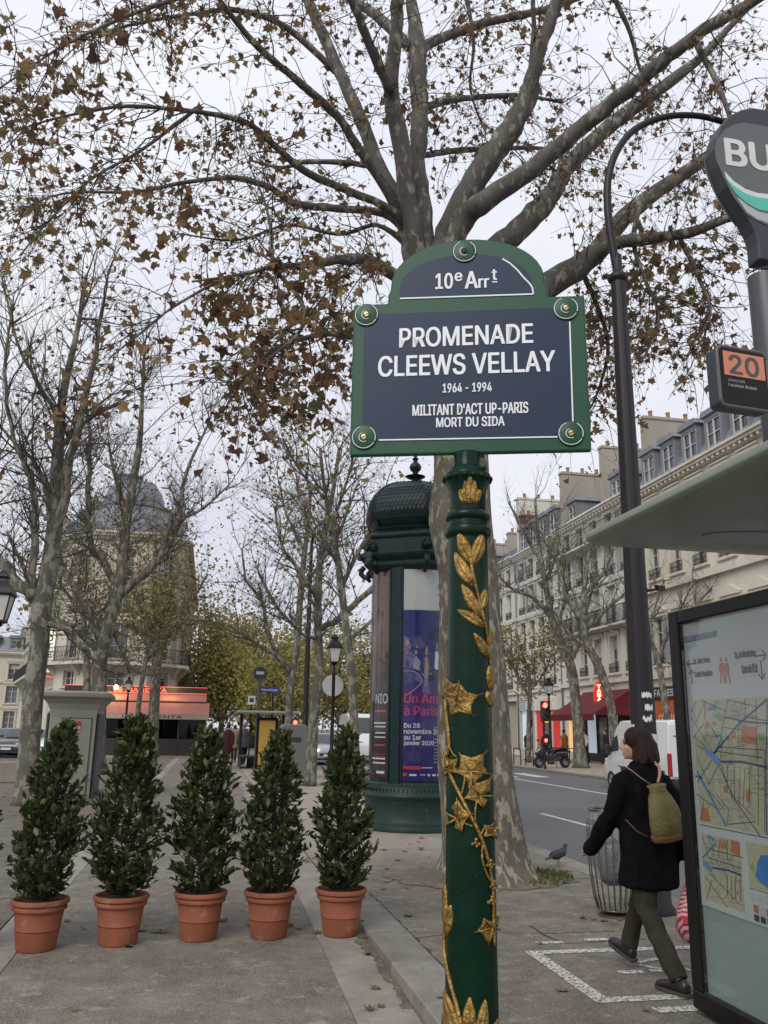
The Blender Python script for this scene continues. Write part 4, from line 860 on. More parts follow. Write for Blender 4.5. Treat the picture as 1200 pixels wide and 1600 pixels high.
# abstract figures on the poster
M['print_skin'] = mat('poster_skin_ink', (.36,.20,.15), rough=.5); M['print_violet'] = mat('poster_violet_ink', (.13,.09,.22), rough=.5)
def fig(pts, m, name='printed_shape'):
    b = MB(); b.v = [(.7597*math.cos(KA(a)), .7597*math.sin(KA(a)), z) for a, z in pts]; b.f = [tuple(range(len(pts)))]; b.build(name, M[m], p1)
fig([(27,2.60),(32,2.58),(33.5,2.83),(31,2.90),(28,2.88)], 'print_white'); fig([(27,2.59),(32.5,2.57),(32,2.22),(30.4,2.22),(30,2.45),(29,2.22),(26,2.22)], 'print_dark'); fig([(29.5,2.91),(31.8,2.92),(32,3.0),(30.8,3.04),(29.4,3.0)], 'print_skin'); fig([(29.3,3.0),(32.2,3.0),(31.6,3.06),(29.8,3.06)], 'print_dark')
fig([(13,2.45),(18,2.42),(19,2.66),(17.5,2.80),(14,2.78)], 'print_skin'); fig([(14.6,2.82),(17.4,2.82),(17.6,2.92),(16,2.97),(14.4,2.92)], 'print_skin'); fig([(13,2.44),(18.5,2.41),(21,2.18),(11,2.2)], 'print_violet')
fig([(-13.6,2.86),(-8,2.84),(-5,2.98),(-7,3.10),(-13.6,3.14)], 'print_violet'); fig([(-13.6,2.62),(-3,2.60),(1,2.74),(-4,2.82),(-13.6,2.80)], 'print_violet'); fig([(-1,2.60),(6,2.56),(8,2.70),(3,2.80),(-2,2.74)], 'print_grey'); fig([(1,2.40),(9,2.36),(7,2.50),(2,2.52)], 'print_violet')
fig([(39,2.48),(43,2.46),(43.5,2.66),(41,2.72),(39.4,2.66)], 'print_red'); fig([(38.5,2.2),(43,2.2),(43,2.45),(39,2.47)], 'print_violet')
for pts in ([(-13,2.55),(2,2.53),(10,2.40),(4,2.28),(-10,2.15)], [(10,2.52),(16,2.40),(14,2.30)], [(-13,2.82),(-4,2.84),(4,2.74)]):
    b = MB(); P = smooth_poly([(a, z, 0, 0) for a, z in pts], 6); b.tube([(.7595*math.cos(KA(a)), .7595*math.sin(KA(a)), z) for a, z, _, _ in P], .008, 5); b.build('drawn_line', M['print_grey'], p1)
for a, z, r_, m in ((-9,3.02,.045,'print_skin'),(2.5,2.86,.035,'print_skin')):
    b = MB(); n = 14
    for i in range(n): t = 2*PI*i/n; aa = KA(a)+r_*math.cos(t)/.76*.8; b.v.append((.7598*math.cos(aa), .7598*math.sin(aa), z+r_*math.sin(t)))
    b.f = [tuple(range(n))]; b.build('print_disc', M[m], p1)
_ = ctext('NIO', -58, 2.02, .16, M['print_white'], p2, .01, wide=23)
bars(p2, [(-60,1.88,22,.035)], M['print_red'])
bars(p2, [(-62,1.69,24,.022),(-60,1.63,22,.022),(-58,1.53,20,.022),(-60,1.46,22,.022),(-66,.985+.13,28,.025),(-64,.985+.06,26,.025),(-54,.89,15,.04)], M['print_white']); bars(p2, [(-60,1.33,21,.03),(-64,1.19,26,.008),(-64,1.15,26,.008)], M['print_red'])
M['clear'] = clear_glass('clear_glass')
for a0, a1 in ((-15,87),(-135,-33),(105,207)): arc_panel('glass_panel', a0, a1, .772, .77, 4.31, M['clear'], col, 28)
# hexagonal cornice
HA = 11.5
def hexring(r, z, rot=HA): return [(r*math.cos(KA(rot+60*i)), r*math.sin(KA(rot+60*i)), z) for i in range(6)]
b = MB(); b.loft([hexring(.84,4.28), hexring(.90,4.31), hexring(.93,4.36), hexring(.90,4.40), hexring(.90,4.44), hexring(.985,4.52), hexring(1.0,4.56), hexring(1.0,4.82), hexring(1.04,4.85), hexring(1.045,4.90), hexring(1.0,4.93), hexring(.90,4.98)]); b.build('cornice', M['col_green'], col, bevel=.012)
b = MB()
for i in range(6):
    a0 = KA(HA+60*i); a1 = KA(HA+60*(i+1)); P = Vector((.935*math.cos(a0), .935*math.sin(a0), 4.37)); Q = Vector((.935*math.cos(a1), .935*math.sin(a1), 4.37))
    for j in range(22):
        c = P.lerp(Q, (j+.5)/22); n = len(b.v); b.cb(c, (.022,.03,.03), (a0+a1)/2)
b.build('bead_moulding', M['col_green'], col)
for i in range(6):   # lion masks at the corners with scrolled brackets below
    a = KA(HA+60*i); fr = Matrix.Translation((1.0*math.cos(a), 1.0*math.sin(a), 4.68)) @ Matrix.Rotation(a,4,'Z')
    b = MB(); b.lathe([(.001,.075),(.05,.06),(.085,.02),(.10,-.03),(.085,-.07)], 14); b.xf(Matrix.Rotation(R(90),4,'Y')); n = len(b.v)
    b.cb((.085,0,-.02), (.06,.06,.05)); b.cb((.10,0,.0), (.04,.025,.06))
    for s in (-1,1): b.cb((.06,.055*s,.06), (.03,.04,.05)); b.cb((.075,.035*s,.025), (.03,.025,.015)); b.cb((.03,.095*s,-.03), (.05,.04,.10))
    b.xf(fr); b.build('lion_mask', M['col_green'], col, smooth=60, bevel=.006)
    b = MB(); b.tube([Vector((.98,0,4.50)), Vector((1.04,0,4.44)), Vector((1.045,0,4.37)), Vector((.99,0,4.32)), Vector((.92,0,4.30)), Vector((.86,0,4.22))], [.05,.055,.05,.045,.05,.03], 8); b.xf(Matrix.Rotation(a,4,'Z')); b.build('scroll_bracket', M['col_green'], col, smooth=True)
for i in (-1, 0):   # raised lettering on the two faces in view
    a0 = KA(HA+60*i); a1 = KA(HA+60*(i+1)); P = Vector((1.0*math.cos(a0), 1.0*math.sin(a0), 0)); Q = Vector((1.0*math.cos(a1), 1.0*math.sin(a1), 0)); o_ = P.lerp(Q,.5)+Vector((0,0,4.68))
    text('lettering', 'THEATRES', M['col_base'], col, frame(o_, Q-P, (0,0,1)), (-.30,.30,-.055,.055), .02, .006)
# onion dome: six ribs and scale-patterned panels
prof = [(.86,4.97),(.90,5.02),(.80,5.07),(.82,5.09),(.91,5.20),(.95,5.33),(.945,5.48),(.90,5.63),(.80,5.77),(.64,5.88),(.44,5.96),(.24,6.01),(.10,6.03)]
def softring(r, z, n=36): # hexagon rounded towards a circle
    out = []
    for i in range(n):
        a = 360*i/n; h = math.cos(PI/6)/math.cos(R((a % 60)-30)); q = r*(.55*h+.45); out.append((q*math.cos(KA(HA+a)), q*math.sin(KA(HA+a)), z))
    return out
b = MB(); b.loft([softring(r, z) for r, z in prof]); b.build('dome', M['col_green'], col, smooth=30)
b = MB()
for i in range(6):
    a = KA(HA+60*i); b.tube([(r*math.cos(a), r*math.sin(a), z) for r, z in prof[3:]], .020, 6)
b.build('dome_ribs', M['col_green'], col, smooth=True)
sc = MB()
for i in range(6):
    for j in range(4, len(prof)-2):
        for h in range(2):
            f0 = h/2; r0 = prof[j][0]*(1-f0)+prof[j+1][0]*f0; zz = prof[j][1]*(1-f0)+prof[j+1][1]*f0; r1 = prof[min(j+1,11)][0]; slope = Vector((prof[j+1][0]-prof[j][0], prof[j+1][1]-prof[j][1])).normalized()
            a0 = KA(HA+60*i); a1 = KA(HA+60*(i+1)); P = Vector((r0*math.cos(a0), r0*math.sin(a0), zz)); Q = Vector((r0*math.cos(a1), r0*math.sin(a1), zz)); e = (Q-P).normalized(); nrm = Vector((math.cos((a0+a1)/2), math.sin((a0+a1)/2), 0)); up = (nrm*slope.x+Vector((0,0,slope.y))).normalized(); out = (nrm*slope.y-Vector((0,0,slope.x))).normalized()
            m_ = max(2, int((Q-P).length/.07))
            for k in range(m_):
                tt = (k+.5+(.25 if (j*2+h) % 2 else -.25))/m_; c = P.lerp(Q, tt); c = c+nrm*(.45*r0*(1-math.cos(PI/6))*(1-(2*tt-1)**2)*1.02+.004); w = .031
                sc.add([c-e*w+up*.05, c-e*w*.8+out*.003, c-up*.022+out*.004, c+e*w*.8+out*.003, c+e*w+up*.05], [(0,1,2,3,4)])
stuff(sc.build('dome_scales', M['col_green'], col))
b = MB(); b.lathe([(.11,5.91),(.20,5.94),(.13,5.98),(.07,6.00),(.07,6.03),(.17,6.07),(.19,6.09),(.12,6.11),(.05,6.14),(.05,6.17),(.10,6.22),(.115,6.27),(.09,6.33),(.045,6.37),(.035,6.40),(.065,6.43),(.035,6.46),(.03,6.52),(.06,6.55),(.03,6.58),(.018,6.66),(.006,6.78)], 12); b.build('finial', M['col_green'], col, smooth=50, loc=(0,0,.07))
# ================================================================ NEAR BUS SHELTER, TOTEM, LAMP POST
M['shelter_green'] = mat('shelter_grey_green', (.25,.295,.225), (.215,.255,.195), 2, .42, coat=.15, rvar=.08)
M['shelter_dark'] = mat('shelter_dark_frame', (.011,.010,.009), (.008,.007,.006), 3, .4, spec=.2)
M['totem'] = mat('totem_dark_grey', (.050,.054,.058), (.040,.043,.047), 2, .4, coat=.1); M['totem_face'] = mat('totem_face_grey', (.105,.112,.115), rough=.5); M['totem_side'] = mat('totem_side_blue_black', (.028,.032,.044), rough=.45)
M['teal'] = mat('teal_band', (.09,.46,.37), rough=.45); M['off_white'] = mat('off_white_print', (.60,.61,.58), rough=.5); M['pale_grey'] = mat('pale_grey_print', (.40,.42,.40), rough=.5)
sh = thing('bus_shelter', 'grey green bus shelter roof on the right with a dark framed map panel', 'bus shelter', (0,0,0))
# roof: wing-shaped slab with rounded nose, edges at x 2.2 .. 4.0, seen from below
def roof_outline(inset):
    pts = []; x0, x1, y0, y1, r = 2.17+inset, 4.05-inset, .9+inset, 4.86-inset, .17
    for i in range(9): a = PI/2+PI/2*i/8; pts.append((x0+r+r*math.cos(a), y1-r+r*math.sin(a)))
    for i in range(5): pts.append((x0, y1-r-(y1-r-y0)*(i+1)/6))
    pts += [(x0, y0), (x1, y0), (x1, y1)]; return pts
def rz(x, y, up): return 2.735+.035*max(0,(4.86-y))/2 + (.02 if up else 0)+.05*math.sin(PI*min(max((x-2.17)/1.88,0),1))*(1 if up else -.7)
rings = []
for ins, up, dz in ((.45,0,-.032),(.16,0,-.020),(.035,0,-.006),(.006,0,.010),(0,0,.030),(.002,1,.075),(.02,1,.092),(.08,1,.10),(.30,1,.115)): rings.append([(x, y, 2.722+dz*.62) for x, y in roof_outline(ins)])
b = MB(); b.loft(rings); b.build('roof', M['shelter_green'], sh, smooth=50)
M['soffit_glass'] = mat('soffit_panel', (.15,.175,.14), (.12,.14,.115), 1.5, .22, rvar=.08)
b = MB(); n = 26
lens = [(3.12+.42*math.cos(2*PI*i/n), 4.32+.16*math.sin(2*PI*i/n)) for i in range(n)]
b.v = [(x, y, 2.722-.0225) for x, y in lens]; b.f = [tuple(range(n))[::-1]]; b.build('ceiling_light', M['soffit_glass'], sh)
b = MB(); rg = []
for z, r_ in ((0,.10),(1.2,.085),(2.2,.095),(2.45,.14),(2.62,.27),(2.72,.42)): rg.append([(3.62+r_*math.cos(a), 4.05+r_*.8*math.sin(a), z) for a in [2*PI*i/20 for i in range(20)]])
b.loft(rg); b.build('support_column', M['shelter_green'], sh, smooth=50)
# map panel, plane x = 2.93, seen from the left; u runs towards the camera
PX, PY0 = 2.93, 5.20
PF = frame((PX, PY0, 0), (0,-1,0), (0,0,1))
def pq(x, y): q = atX(x, y, PX); return (PY0-q.y, q.z)
def pbox(name, u0, u1, z0, z1, d0, d1, m, parent, bevel=0):
    b = MB(); b.box(u0, u1, z0, z1, d0, d1); b.v = [tuple(PF @ Vector(p)) for p in b.v]; return b.build(name, m, parent, bevel=bevel)
def pline(name, pts, w, m, parent, d=.0):
    b = MB(); P = [Vector(p) for p in pts]
    for i, p in enumerate(P):
        t = (P[min(i+1,len(P)-1)]-P[max(i-1,0)]).normalized(); nn = Vector((-t.y, t.x))*w/2
        b.v += [tuple(PF @ Vector((p.x-nn.x, p.y-nn.y, d))), tuple(PF @ Vector((p.x+nn.x, p.y+nn.y, d)))]
    for i in range(len(P)-1): b.f.append((2*i, 2*i+2, 2*i+3, 2*i+1))
    return b.build(name, m, parent)
def ppoly(name, pts, m, parent, d): 
    b = MB(); b.v = [tuple(PF @ Vector((x, y, d))) for x, y in pts]; b.f = [tuple(range(len(pts)))]; return b.build(name, m, parent)
U1 = 1.30
fp = pbox('panel_frame', .02, U1, .03, .135, -.20, .0, M['shelter_dark'], sh, .008)
pbox('panel_frame', .02, .135, .135, 2.375, -.20, .0, M['shelter_dark'], sh, .008); pbox('panel_frame', U1-.115, U1, .135, 2.375, -.20, .0, M['shelter_dark'], sh, .008); pbox('panel_frame', .135, U1-.115, 2.29, 2.374, -.20, .0, M['shelter_dark'], sh, .008)
M['panel_back'] = mat('panel_pale_teal', (.25,.30,.28), (.22,.265,.245), .8, .35, rvar=.08); M['map_paper'] = mat('map_sheet', (.43,.44,.41), (.39,.40,.37), 1.0, .5); M['map_land'] = mat('map_land', (.40,.365,.25), (.33,.30,.20), 7, .5)
pbox('back_panel', .137, U1-.117, .137, 2.288, -.19, -.040, M['panel_back'], sh)
sheetp = pbox('map_sheet', .138, U1-.118, .62, 2.28, -.039, -.036, M['map_paper'], sh)
M['ink_navy'] = mat('ink_navy', (.045,.062,.17), rough=.5); M['ink_dark'] = mat('ink_dark', (.045,.045,.05), rough=.5); M['ink_blue'] = mat('ink_blue', (.05,.17,.42), rough=.5); M['ink_lblue'] = mat('ink_light_blue', (.14,.24,.44), rough=.5); M['ink_orange'] = mat('ink_orange', (.42,.14,.055), rough=.5); M['ink_green'] = mat('ink_green', (.16,.30,.09), rough=.5); M['ink_band'] = mat('ink_band', (.055,.13,.24), rough=.5)
Lz = -.034
mp1 = pbox('map', .186, 1.16, 1.085, 1.805, -.036, -.0345, M['map_land'], sheetp); mp2 = pbox('map', .184, .578, .655, 1.022, -.036, -.0345, M['map_land'], sheetp); mp3 = pbox('map', .640, 1.10, .80, 1.03, -.036, -.0345, M['map_land'], sheetp)
ppoly('label_band', [pq(1052,996), pq(1112,985), pq(1112,994), pq(1056,1006)], M['ink_band'], sheetp, Lz); 
# the band's own line in slightly paler letters, then the pointing hands
def ptext(s, x0, x1, z0, z1, m, bold=.01, parent=sheetp, d=Lz+.0012): return text('lettering', s, m, parent, PF, (x0, x1, z0, z1), bold, d)
def pt_px(s, pa, pb, h, m, bold=.01): (u0, z0), (u1, z1) = pq(*pa), pq(*pb); return ptext(s, u0, u1, (z0+z1)/2-h/2, (z0+z1)/2+h/2, m, bold)
pt_px('MAIRIE DE PARIS', (1068,997), (1107,990), .030, M['pale_grey'])
pt_px('Sq. Jules Verne', (1076,1034), (1101,1031), .045, M['ink_dark'], .015); pt_px('Centre Pompidou', (1078,1054), (1105,1052), .045, M['ink_dark'], .015); pt_px('Sq. de Montholon', (1140,1024), (1172,1021), .050, M['ink_dark'], .015); pt_px('Gare de l\'Est', (1151,1045), (1175,1043), .050, M['ink_dark'], .015)
def arrow(px, py, ang, s=.045):
    u, z = pq(px, py); c, s_ = math.cos(R(ang)), math.sin(R(ang)); Q = lambda a, b_: (u+s*(a*c-b_*s_), z+s*(a*s_+b_*c))
    pline('arrow', [Q(-1,0), Q(1,0)], .009, M['ink_dark'], sheetp, Lz); pline('arrow', [Q(.35,.6), Q(1,0), Q(.35,-.6)], .009, M['ink_dark'], sheetp, Lz+.0003)
arrow(1072,1037,180); arrow(1073,1057,90); arrow(1179,1024,0,.05); arrow(1181,1047,-90,.05)
for px in (1119,1127):  # two walking figures
    u, z = pq(px, 1043); b = MB(); k = .9
    for poly in ([(-.018,.03),(.018,.03),(.022,-.03),(-.02,-.03)], [(-.02,-.03),(-.004,-.03),(-.016,-.10),(-.03,-.10)], [(.004,-.03),(.022,-.03),(.034,-.10),(.018,-.10)], [(-.018,.028),(-.034,-.018),(-.027,-.022),(-.010,.02)], [(.018,.028),(.034,-.018),(.027,-.022),(.010,.02)], [(.014*math.cos(i*PI/4), .052+.017*math.sin(i*PI/4)) for i in range(8)]):
        b.add([PF @ Vector((u+x*k, z+y*k, Lz)) for x, y in poly], [tuple(range(len(poly)))])
    b.build('pictogram', M['ink_orange'], sheetp)
for pts in ([(1066,1028),(1110,1018)], [(1134,1014),(1184,1010)], [(1067,1046),(1110,1040)], [(1135,1036),(1186,1030)], [(1070,1066),(1110,1062)], [(1137,1060),(1186,1052)]): pline('rule', [pq(*p) for p in pts], .003, M['pale_grey'], sheetp, Lz)
# streets traced over the map
def st(pts, w=.005, c='ink_navy', parent=mp1, d=-.0335): pline('street', [pq(*p) for p in pts], w, M[c], parent, d)
for pts in ([(1080,1095),(1072,1112)], [(1094,1095),(1079,1130)], [(1072,1120),(1122,1202)], [(1088,1094),(1128,1112)], [(1128,1093),(1173,1104)], [(1173,1093),(1175,1190)], [(1129,1094),(1124,1120)], [(1124,1121),(1116,1162)], [(1095,1096),(1092,1125)], [(1077,1150),(1092,1130)], [(1076,1150),(1098,1170)], [(1081,1165),(1096,1172)], [(1125,1137),(1150,1140)], [(1156,1090),(1156,1135)], [(1135,1110),(1146,1112),(1146,1165)], [(1116,1167),(1186,1172)], [(1113,1174),(1183,1184)], [(1150,1140),(1158,1150),(1174,1158)], [(1080,1178),(1100,1225)], [(1116,1192),(1098,1228)], [(1104,1188),(1082,1222)], [(1120,1200),(1140,1260)], [(1128,1196),(1128,1240)], [(1139,1194),(1139,1250)], [(1148,1200),(1146,1262)], [(1155,1200),(1153,1258)], [(1163,1200),(1162,1262)], [(1080,1240),(1110,1262)], [(1092,1250),(1086,1282)], [(1110,1240),(1130,1264),(1128,1290)], [(1090,1225),(1122,1262)], [(1130,1238),(1168,1275)], [(1186,1170),(1186,1300)], [(1176,1196),(1176,1290)], [(1130,1288),(1172,1284)], [(1186,1222),(1200,1226)], [(1186,1240),(1200,1246)], [(1156,1120),(1200,1128)], [(1100,1130),(1112,1150)], [(1120,1150),(1118,1185)]): st(pts, .0045, 'ink_dark')
rm = random.Random(17)
def minor(parent, u0, u1, z0, z1, n):
    b = MB()
    for i in range(n):
        u = rm.uniform(u0+.02,u1-.02); z = rm.uniform(z0+.02,z1-.02); a = rm.choice((.0,.12,1.5,1.62,.75,-.7))+rm.uniform(-.1,.1); l = rm.uniform(.04,.16); p = Vector((u, z)); d = Vector((math.cos(a), math.sin(a)))*l; nn = Vector((-d.y, d.x)).normalized()*.0013
        q = p+d; q.x = min(max(q.x, u0+.01), u1-.01); q.y = min(max(q.y, z0+.01), z1-.01)
        b.add([PF @ Vector((*s_, -.0342)) for s_ in (p-nn, q-nn, q+nn, p+nn)], [(0,1,2,3)])
    stuff(b.build('minor_streets', M['ink_brown'], parent))
M['ink_brown'] = mat('ink_brown', (.16,.145,.115), rough=.5)
minor(mp1, .186, 1.16, 1.085, 1.805, 230); minor(mp2, .184, .578, .655, 1.022, 70)
for pts, w, c in (([(1107,1178),(1145,1132),(1190,1092)], .011, 'ink_navy'), ([(1124,1120),(1160,1128),(1194,1130)], .009, 'ink_navy'), ([(1118,1190),(1150,1190),(1190,1199)], .012, 'ink_navy'), ([(1190,1092),(1188,1210),(1189,1305)], .008, 'ink_navy'), ([(1116,1198),(1140,1250),(1178,1305)], .007, 'ink_navy'), ([(1081,1205),(1100,1240),(1126,1290)], .015, 'ink_blue'), ([(1116,1160),(1108,1178)], .012, 'ink_blue'), ([(1098,1108),(1112,1104)], .014, 'ink_blue'), ([(1110,1152),(1120,1146)], .010, 'ink_blue'), ([(1078,1212),(1090,1216)], .010, 'ink_blue')): st(pts, w, c, d=-.0328)
ppoly('square', [pq(*p) for p in ((1095,1166),(1118,1187),(1116,1198),(1093,1174))], M['ink_lblue'], mp1, -.0324)
for q, c in ((((1150,1134),(1174,1136),(1174,1164),(1149,1160)),'ink_orange'), (((1164,1117),(1173,1118),(1173,1123),(1165,1122)),'ink_orange'), (((1092,1132),(1098,1126),(1100,1136),(1094,1140)),'ink_orange'), (((1134,1146),(1142,1142),(1141,1152),(1134,1155)),'ink_orange'), (((1107,1118),(1114,1112),(1122,1120),(1117,1128)),'ink_green'), (((1176,1146),(1185,1146),(1186,1156),(1177,1156)),'ink_green'), (((1104,1128),(1110,1126),(1112,1134),(1106,1134)),'ink_orange'), (((1157,1240),(1163,1228),(1164,1252),(1158,1254)),'ink_orange'), (((1088,1262),(1097,1262),(1103,1284),(1087,1282)),'ink_orange'), (((1122,1230),(1127,1226),(1127,1238),(1123,1238)),'ink_orange')): ppoly('block', [pq(*p) for p in q], M[c], mp1, -.0338)
for pts in ([(1090,1308),(1098,1338)], [(1098,1340),(1150,1357)], [(1104,1328),(1152,1340)], [(1117,1312),(1114,1338)], [(1128,1312),(1128,1342)], [(1128,1366),(1128,1400)], [(1140,1370),(1141,1405)], [(1103,1366),(1145,1412)], [(1094,1370),(1128,1418)], [(1098,1308),(1106,1330)], [(1134,1368),(1135,1402)], [(1148,1372),(1149,1410)], [(1104,1375),(1096,1405)]): st(pts, .0045, 'ink_dark', mp2)
for pts, w, c in (([(1090,1340),(1110,1318)], .010, 'ink_blue'), ([(1106,1356),(1130,1360),(1150,1368)], .011, 'ink_navy'), ([(1098,1306),(1108,1312)], .012, 'ink_blue')): st(pts, w, c, mp2, -.0328)
ppoly('square', [pq(*p) for p in ((1090,1343),(1097,1346),(1105,1356),(1102,1364),(1091,1352))], M['ink_lblue'], mp2, -.0324); ppoly('block', [pq(*p) for p in ((1133,1312),(1147,1316),(1148,1338),(1134,1332))], M['ink_orange'], mp2, -.0338); ppoly('block', [pq(*p) for p in ((1117,1318),(1126,1314),(1127,1326),(1119,1326))], M['ink_orange'], mp2, -.0338)
ppoly('region', [(.70,.86),(.73,.93),(.77,.975),(.85,.985),(.93,.96),(.98,.90),(.95,.845),(.88,.81),(.80,.815),(.74,.835)], M['ink_blue'], mp3, -.0335); ppoly('region', [(.655,.90),(.69,.93),(.70,.90),(.685,.87)], M['ink_green'], mp3, -.0336)
for i in range(6): ppoly('icon', [(.655+.062*i+.02*math.cos(a*PI/5), .752+.02*math.sin(a*PI/5)) for a in range(10)], M['ink_dark' if i in (3,4) else 'pale_grey'], sheetp, Lz)
for i in range(5): ppoly('icon', [(.66+.058*i, .672), (.705+.058*i, .672), (.705+.058*i, .71), (.66+.058*i, .71)], M['ink_orange' if i in (0,2) else 'pale_grey'], sheetp, Lz); ppoly('icon', [(.66+.058*i, .63), (.705+.058*i, .63), (.705+.058*i, .662), (.66+.058*i, .662)], M['ink_dark'], sheetp, Lz)
pline('rule', [(.64,.79),(1.10,.79)], .003, M['ink_dark'], sheetp, Lz); pline('rule', [(.18,1.07),(1.16,1.07)], .004, M['ink_dark'], sheetp, Lz)
pline('rule', [(.137,.618),(1.18,.618)], .006, M['pale_grey'], sh, -.0335)
ppoly('glass', [(.136,.136),(U1-.116,.136),(U1-.116,2.289),(.136,2.289)], M['clear'], sh, -.012)
# ---- bus stop totem rising through the shelter
TX, TYY = 3.235, 4.25
to = thing('bus_stop_totem', 'grey bus stop totem with round head reading BUS and a teal band', 'bus stop', (TX, TYY, 0), 0)
b = MB(); b.lathe([(.16,0),(.15,.03),(.135,.06),(.13,2.6),(.128,4.35)], 28, ex=.8); b.build('mast', M['totem'], to, smooth=40)
def tq(px, py): q = atY(px, py, TYY-.05); return (q.x-TX, q.z)
lft = [(lambda q_: (q_.x-TX, q_.z))(atY(*q, TYY+.07)) for q in ((1168,420),(1166,394),(1162,378),(1153,360),(1140,339),(1120,306),(1107,273),(1101,250),(1103,232),(1110,214),(1124,199),(1142,190),(1160,187))]
lft = [(x-.0, z) for x, z in lft]; cx_ = lft[-1][0]+.06
right = [(2*cx_-x, z) for x, z in lft[::-1]]
poly = lft+right
b = MB(); b.prism(poly[::-1], -.05, .07); b.build('head', M['totem_side'], to, bevel=.012, seg=2)
CX_ = cx_
fl = [tq(*q) for q in ((1195,351),(1180,344),(1166,335),(1146,308),(1130,276),(1119,250),(1117,235),(1121,217),(1132,203),(1147,195),(1162,192))]
ff = fl+[(2*cx_-x, z) for x, z in fl[::-1]]
for s in (-1, 1):
    b = MB(); b.prism(ff[::-1], *((-.054,-.049) if s < 0 else (.069,.074))); b.build('head_face', M['totem_face'], to)
TF = frame((0,-.0545,0), (1,0,0), (0,0,1))
(bx0, bz0), (bx1, bz1) = tq(1136,258), tq(1164,222); uw = bx1-bx0
text('lettering', 'BUS', M['off_white'], to, TF, (bx0, bx0+uw*3.45, bz0, bz1), .03, .001)
def tpoly(name, pts, m, d): b = MB(); b.v = [tuple(TF @ Vector((x, z, d))) for x, z in pts]; b.f = [tuple(range(len(pts)))]; return b.build(name, m, to)
def mir(P): return P+[(2*cx_-x, z) for x, z in P[::-1]]
top_ = [tq(*q) for q in ((1131,268),(1146,284),(1164,296),(1182,302),(1200,304))]; mid_ = [tq(*q) for q in ((1134,279),(1146,291),(1164,303),(1182,309),(1200,311))]; bot_ = [tq(*q) for q in ((1138,287),(1150,304),(1166,318),(1184,328),(1200,331))]
def tstrip(name, A_, B_, m, d):
    b = MB(); n = len(A_)
    for p_, q_ in zip(A_, B_): b.v += [tuple(TF @ Vector((*p_, d))), tuple(TF @ Vector((*q_, d)))]
    for i in range(n-1): b.f.append((2*i, 2*i+1, 2*i+3, 2*i+2))
    return b.build(name, m, to)
def mirm(P): return P+[(2*cx_-x, z) for x, z in P[::-1] if 2*cx_-x > P[-1][0]+.002]
tstrip('white_band', mirm(top_), mirm(mid_), M['off_white'], .0010); tstrip('teal_band', mirm(mid_), mirm(bot_), M['teal'], .0014)
pa_ = [tq(*q) for q in ((1152,309),(1168,322),(1186,332),(1200,335))]; pb_ = [tq(*q) for q in ((1152,311),(1166,332),(1182,343),(1199,349))]; tstrip('pale_base', mirm(pa_), mirm(pb_), M['pale_grey'], .0012)
b = MB(); b.lathe([(.131,4.36),(.134,4.365),(.131,4.37)], 28, ex=.8, caps=False); b.build('seam_ring', M['totem_side'], to)
# ---- line number box
lb = thing('bus_line_box', 'dark box with orange panel showing bus line 20 beside the totem mast', 'bus line sign', tuple(atY(1143,602,4.05)), R(7)); lb.scale = (.86,)*3
def rr_poly(w, h, r, n=5):
    P = []
    for cx, cy, a0 in ((w-r,h-r,0),(-w+r,h-r,90),(-w+r,-h+r,180),(w-r,-h+r,270)):
        for i in range(n+1): a = R(a0+90*i/n); P.append((cx+r*math.cos(a), cy+r*math.sin(a)))
    return P
b = MB(); b.prism(rr_poly(.195,.205,.035), -.11, -.01); b.build('case', M['totem_side'], lb, smooth=40)
M['box_rim'] = mat('box_rim', (.085,.078,.075), rough=.45)
b = MB(); P = rr_poly(.192,.202,.045,6); b.tube([(x, -.112, z) for x, z in P]+[(P[0][0], -.112, P[0][1])], .014, 6); b.build('rim', M['box_rim'], lb, smooth=True)
b = MB(); b.prism(rr_poly(.180,.190,.03), -.122, -.11); b.build('screen', M['shelter_dark'], lb)
M['line_orange'] = emis('line_orange', (.50,.17,.09), .06)
b = MB(); b.box(-.155,.165,-.1245,-.122,.005,.170); b.build('number_panel', M['line_orange'], lb)
LF = frame((0,-.1247,0), (1,0,0), (0,0,1))
text('lettering', '20', M['totem'], lb, LF, (-.110,.115,.020,.150), .02, .001); text('lettering', 'LEVALLOIS', M['pale_grey'], lb, frame((0,-.122,0), (1,0,0), (0,0,1)), (-.13,0,-.035,-.018), .0, .001); text('lettering', 'Louison Bobet', M['pale_grey'], lb, frame((0,-.122,0), (1,0,0), (0,0,1)), (-.13,.09,-.070,-.048), .0, .001)
b = MB(); b.box(.10,.20,-.03,.10,-.02,.06); b.build('mount', M['totem'], lb)
# ---- tall lamp post with a crook arm
M['lamp_black'] = mat('lamp_brown_black', (.018,.014,.014), (.012,.010,.010), 3, .45, spec=.3); M['paper'] = mat('torn_paper', (.62,.62,.60), (.5,.5,.48), 6, .8)
lp = thing('lamp_post', 'tall black street lamp post with curved crook arm and torn stickers', 'street lamp', (4.14, 7.9, 0))
b = MB(); n = 24; rg = []
for z, r_ in ((0,.19),(.05,.19),(.10,.16),(.9,.142),(1.2,.121),(2.5,.113),(4.2,.100),(6.0,.083),(6.44,.080)):
    rg.append([((r_*(1+(.05 if k % 3 == 0 else -.02)))*math.cos(2*PI*k/n), (r_*(1+(.05 if k % 3 == 0 else -.02)))*math.sin(2*PI*k/n), z) for k in range(n)])
b.loft(rg); b.build('shaft', M['lamp_black'], lp, smooth=45)
b = MB(); b.lathe([(.085,6.42),(.11,6.45),(.115,6.48),(.095,6.51),(.055,6.55),(.052,6.75)], 20); b.build('collar', M['lamp_black'], lp, smooth=45)
arm = [(962,430),(953,360),(949,310),(951,275),(962,240),(985,208),(1015,190),(1050,181),(1090,181),(1125,189),(1150,200)]
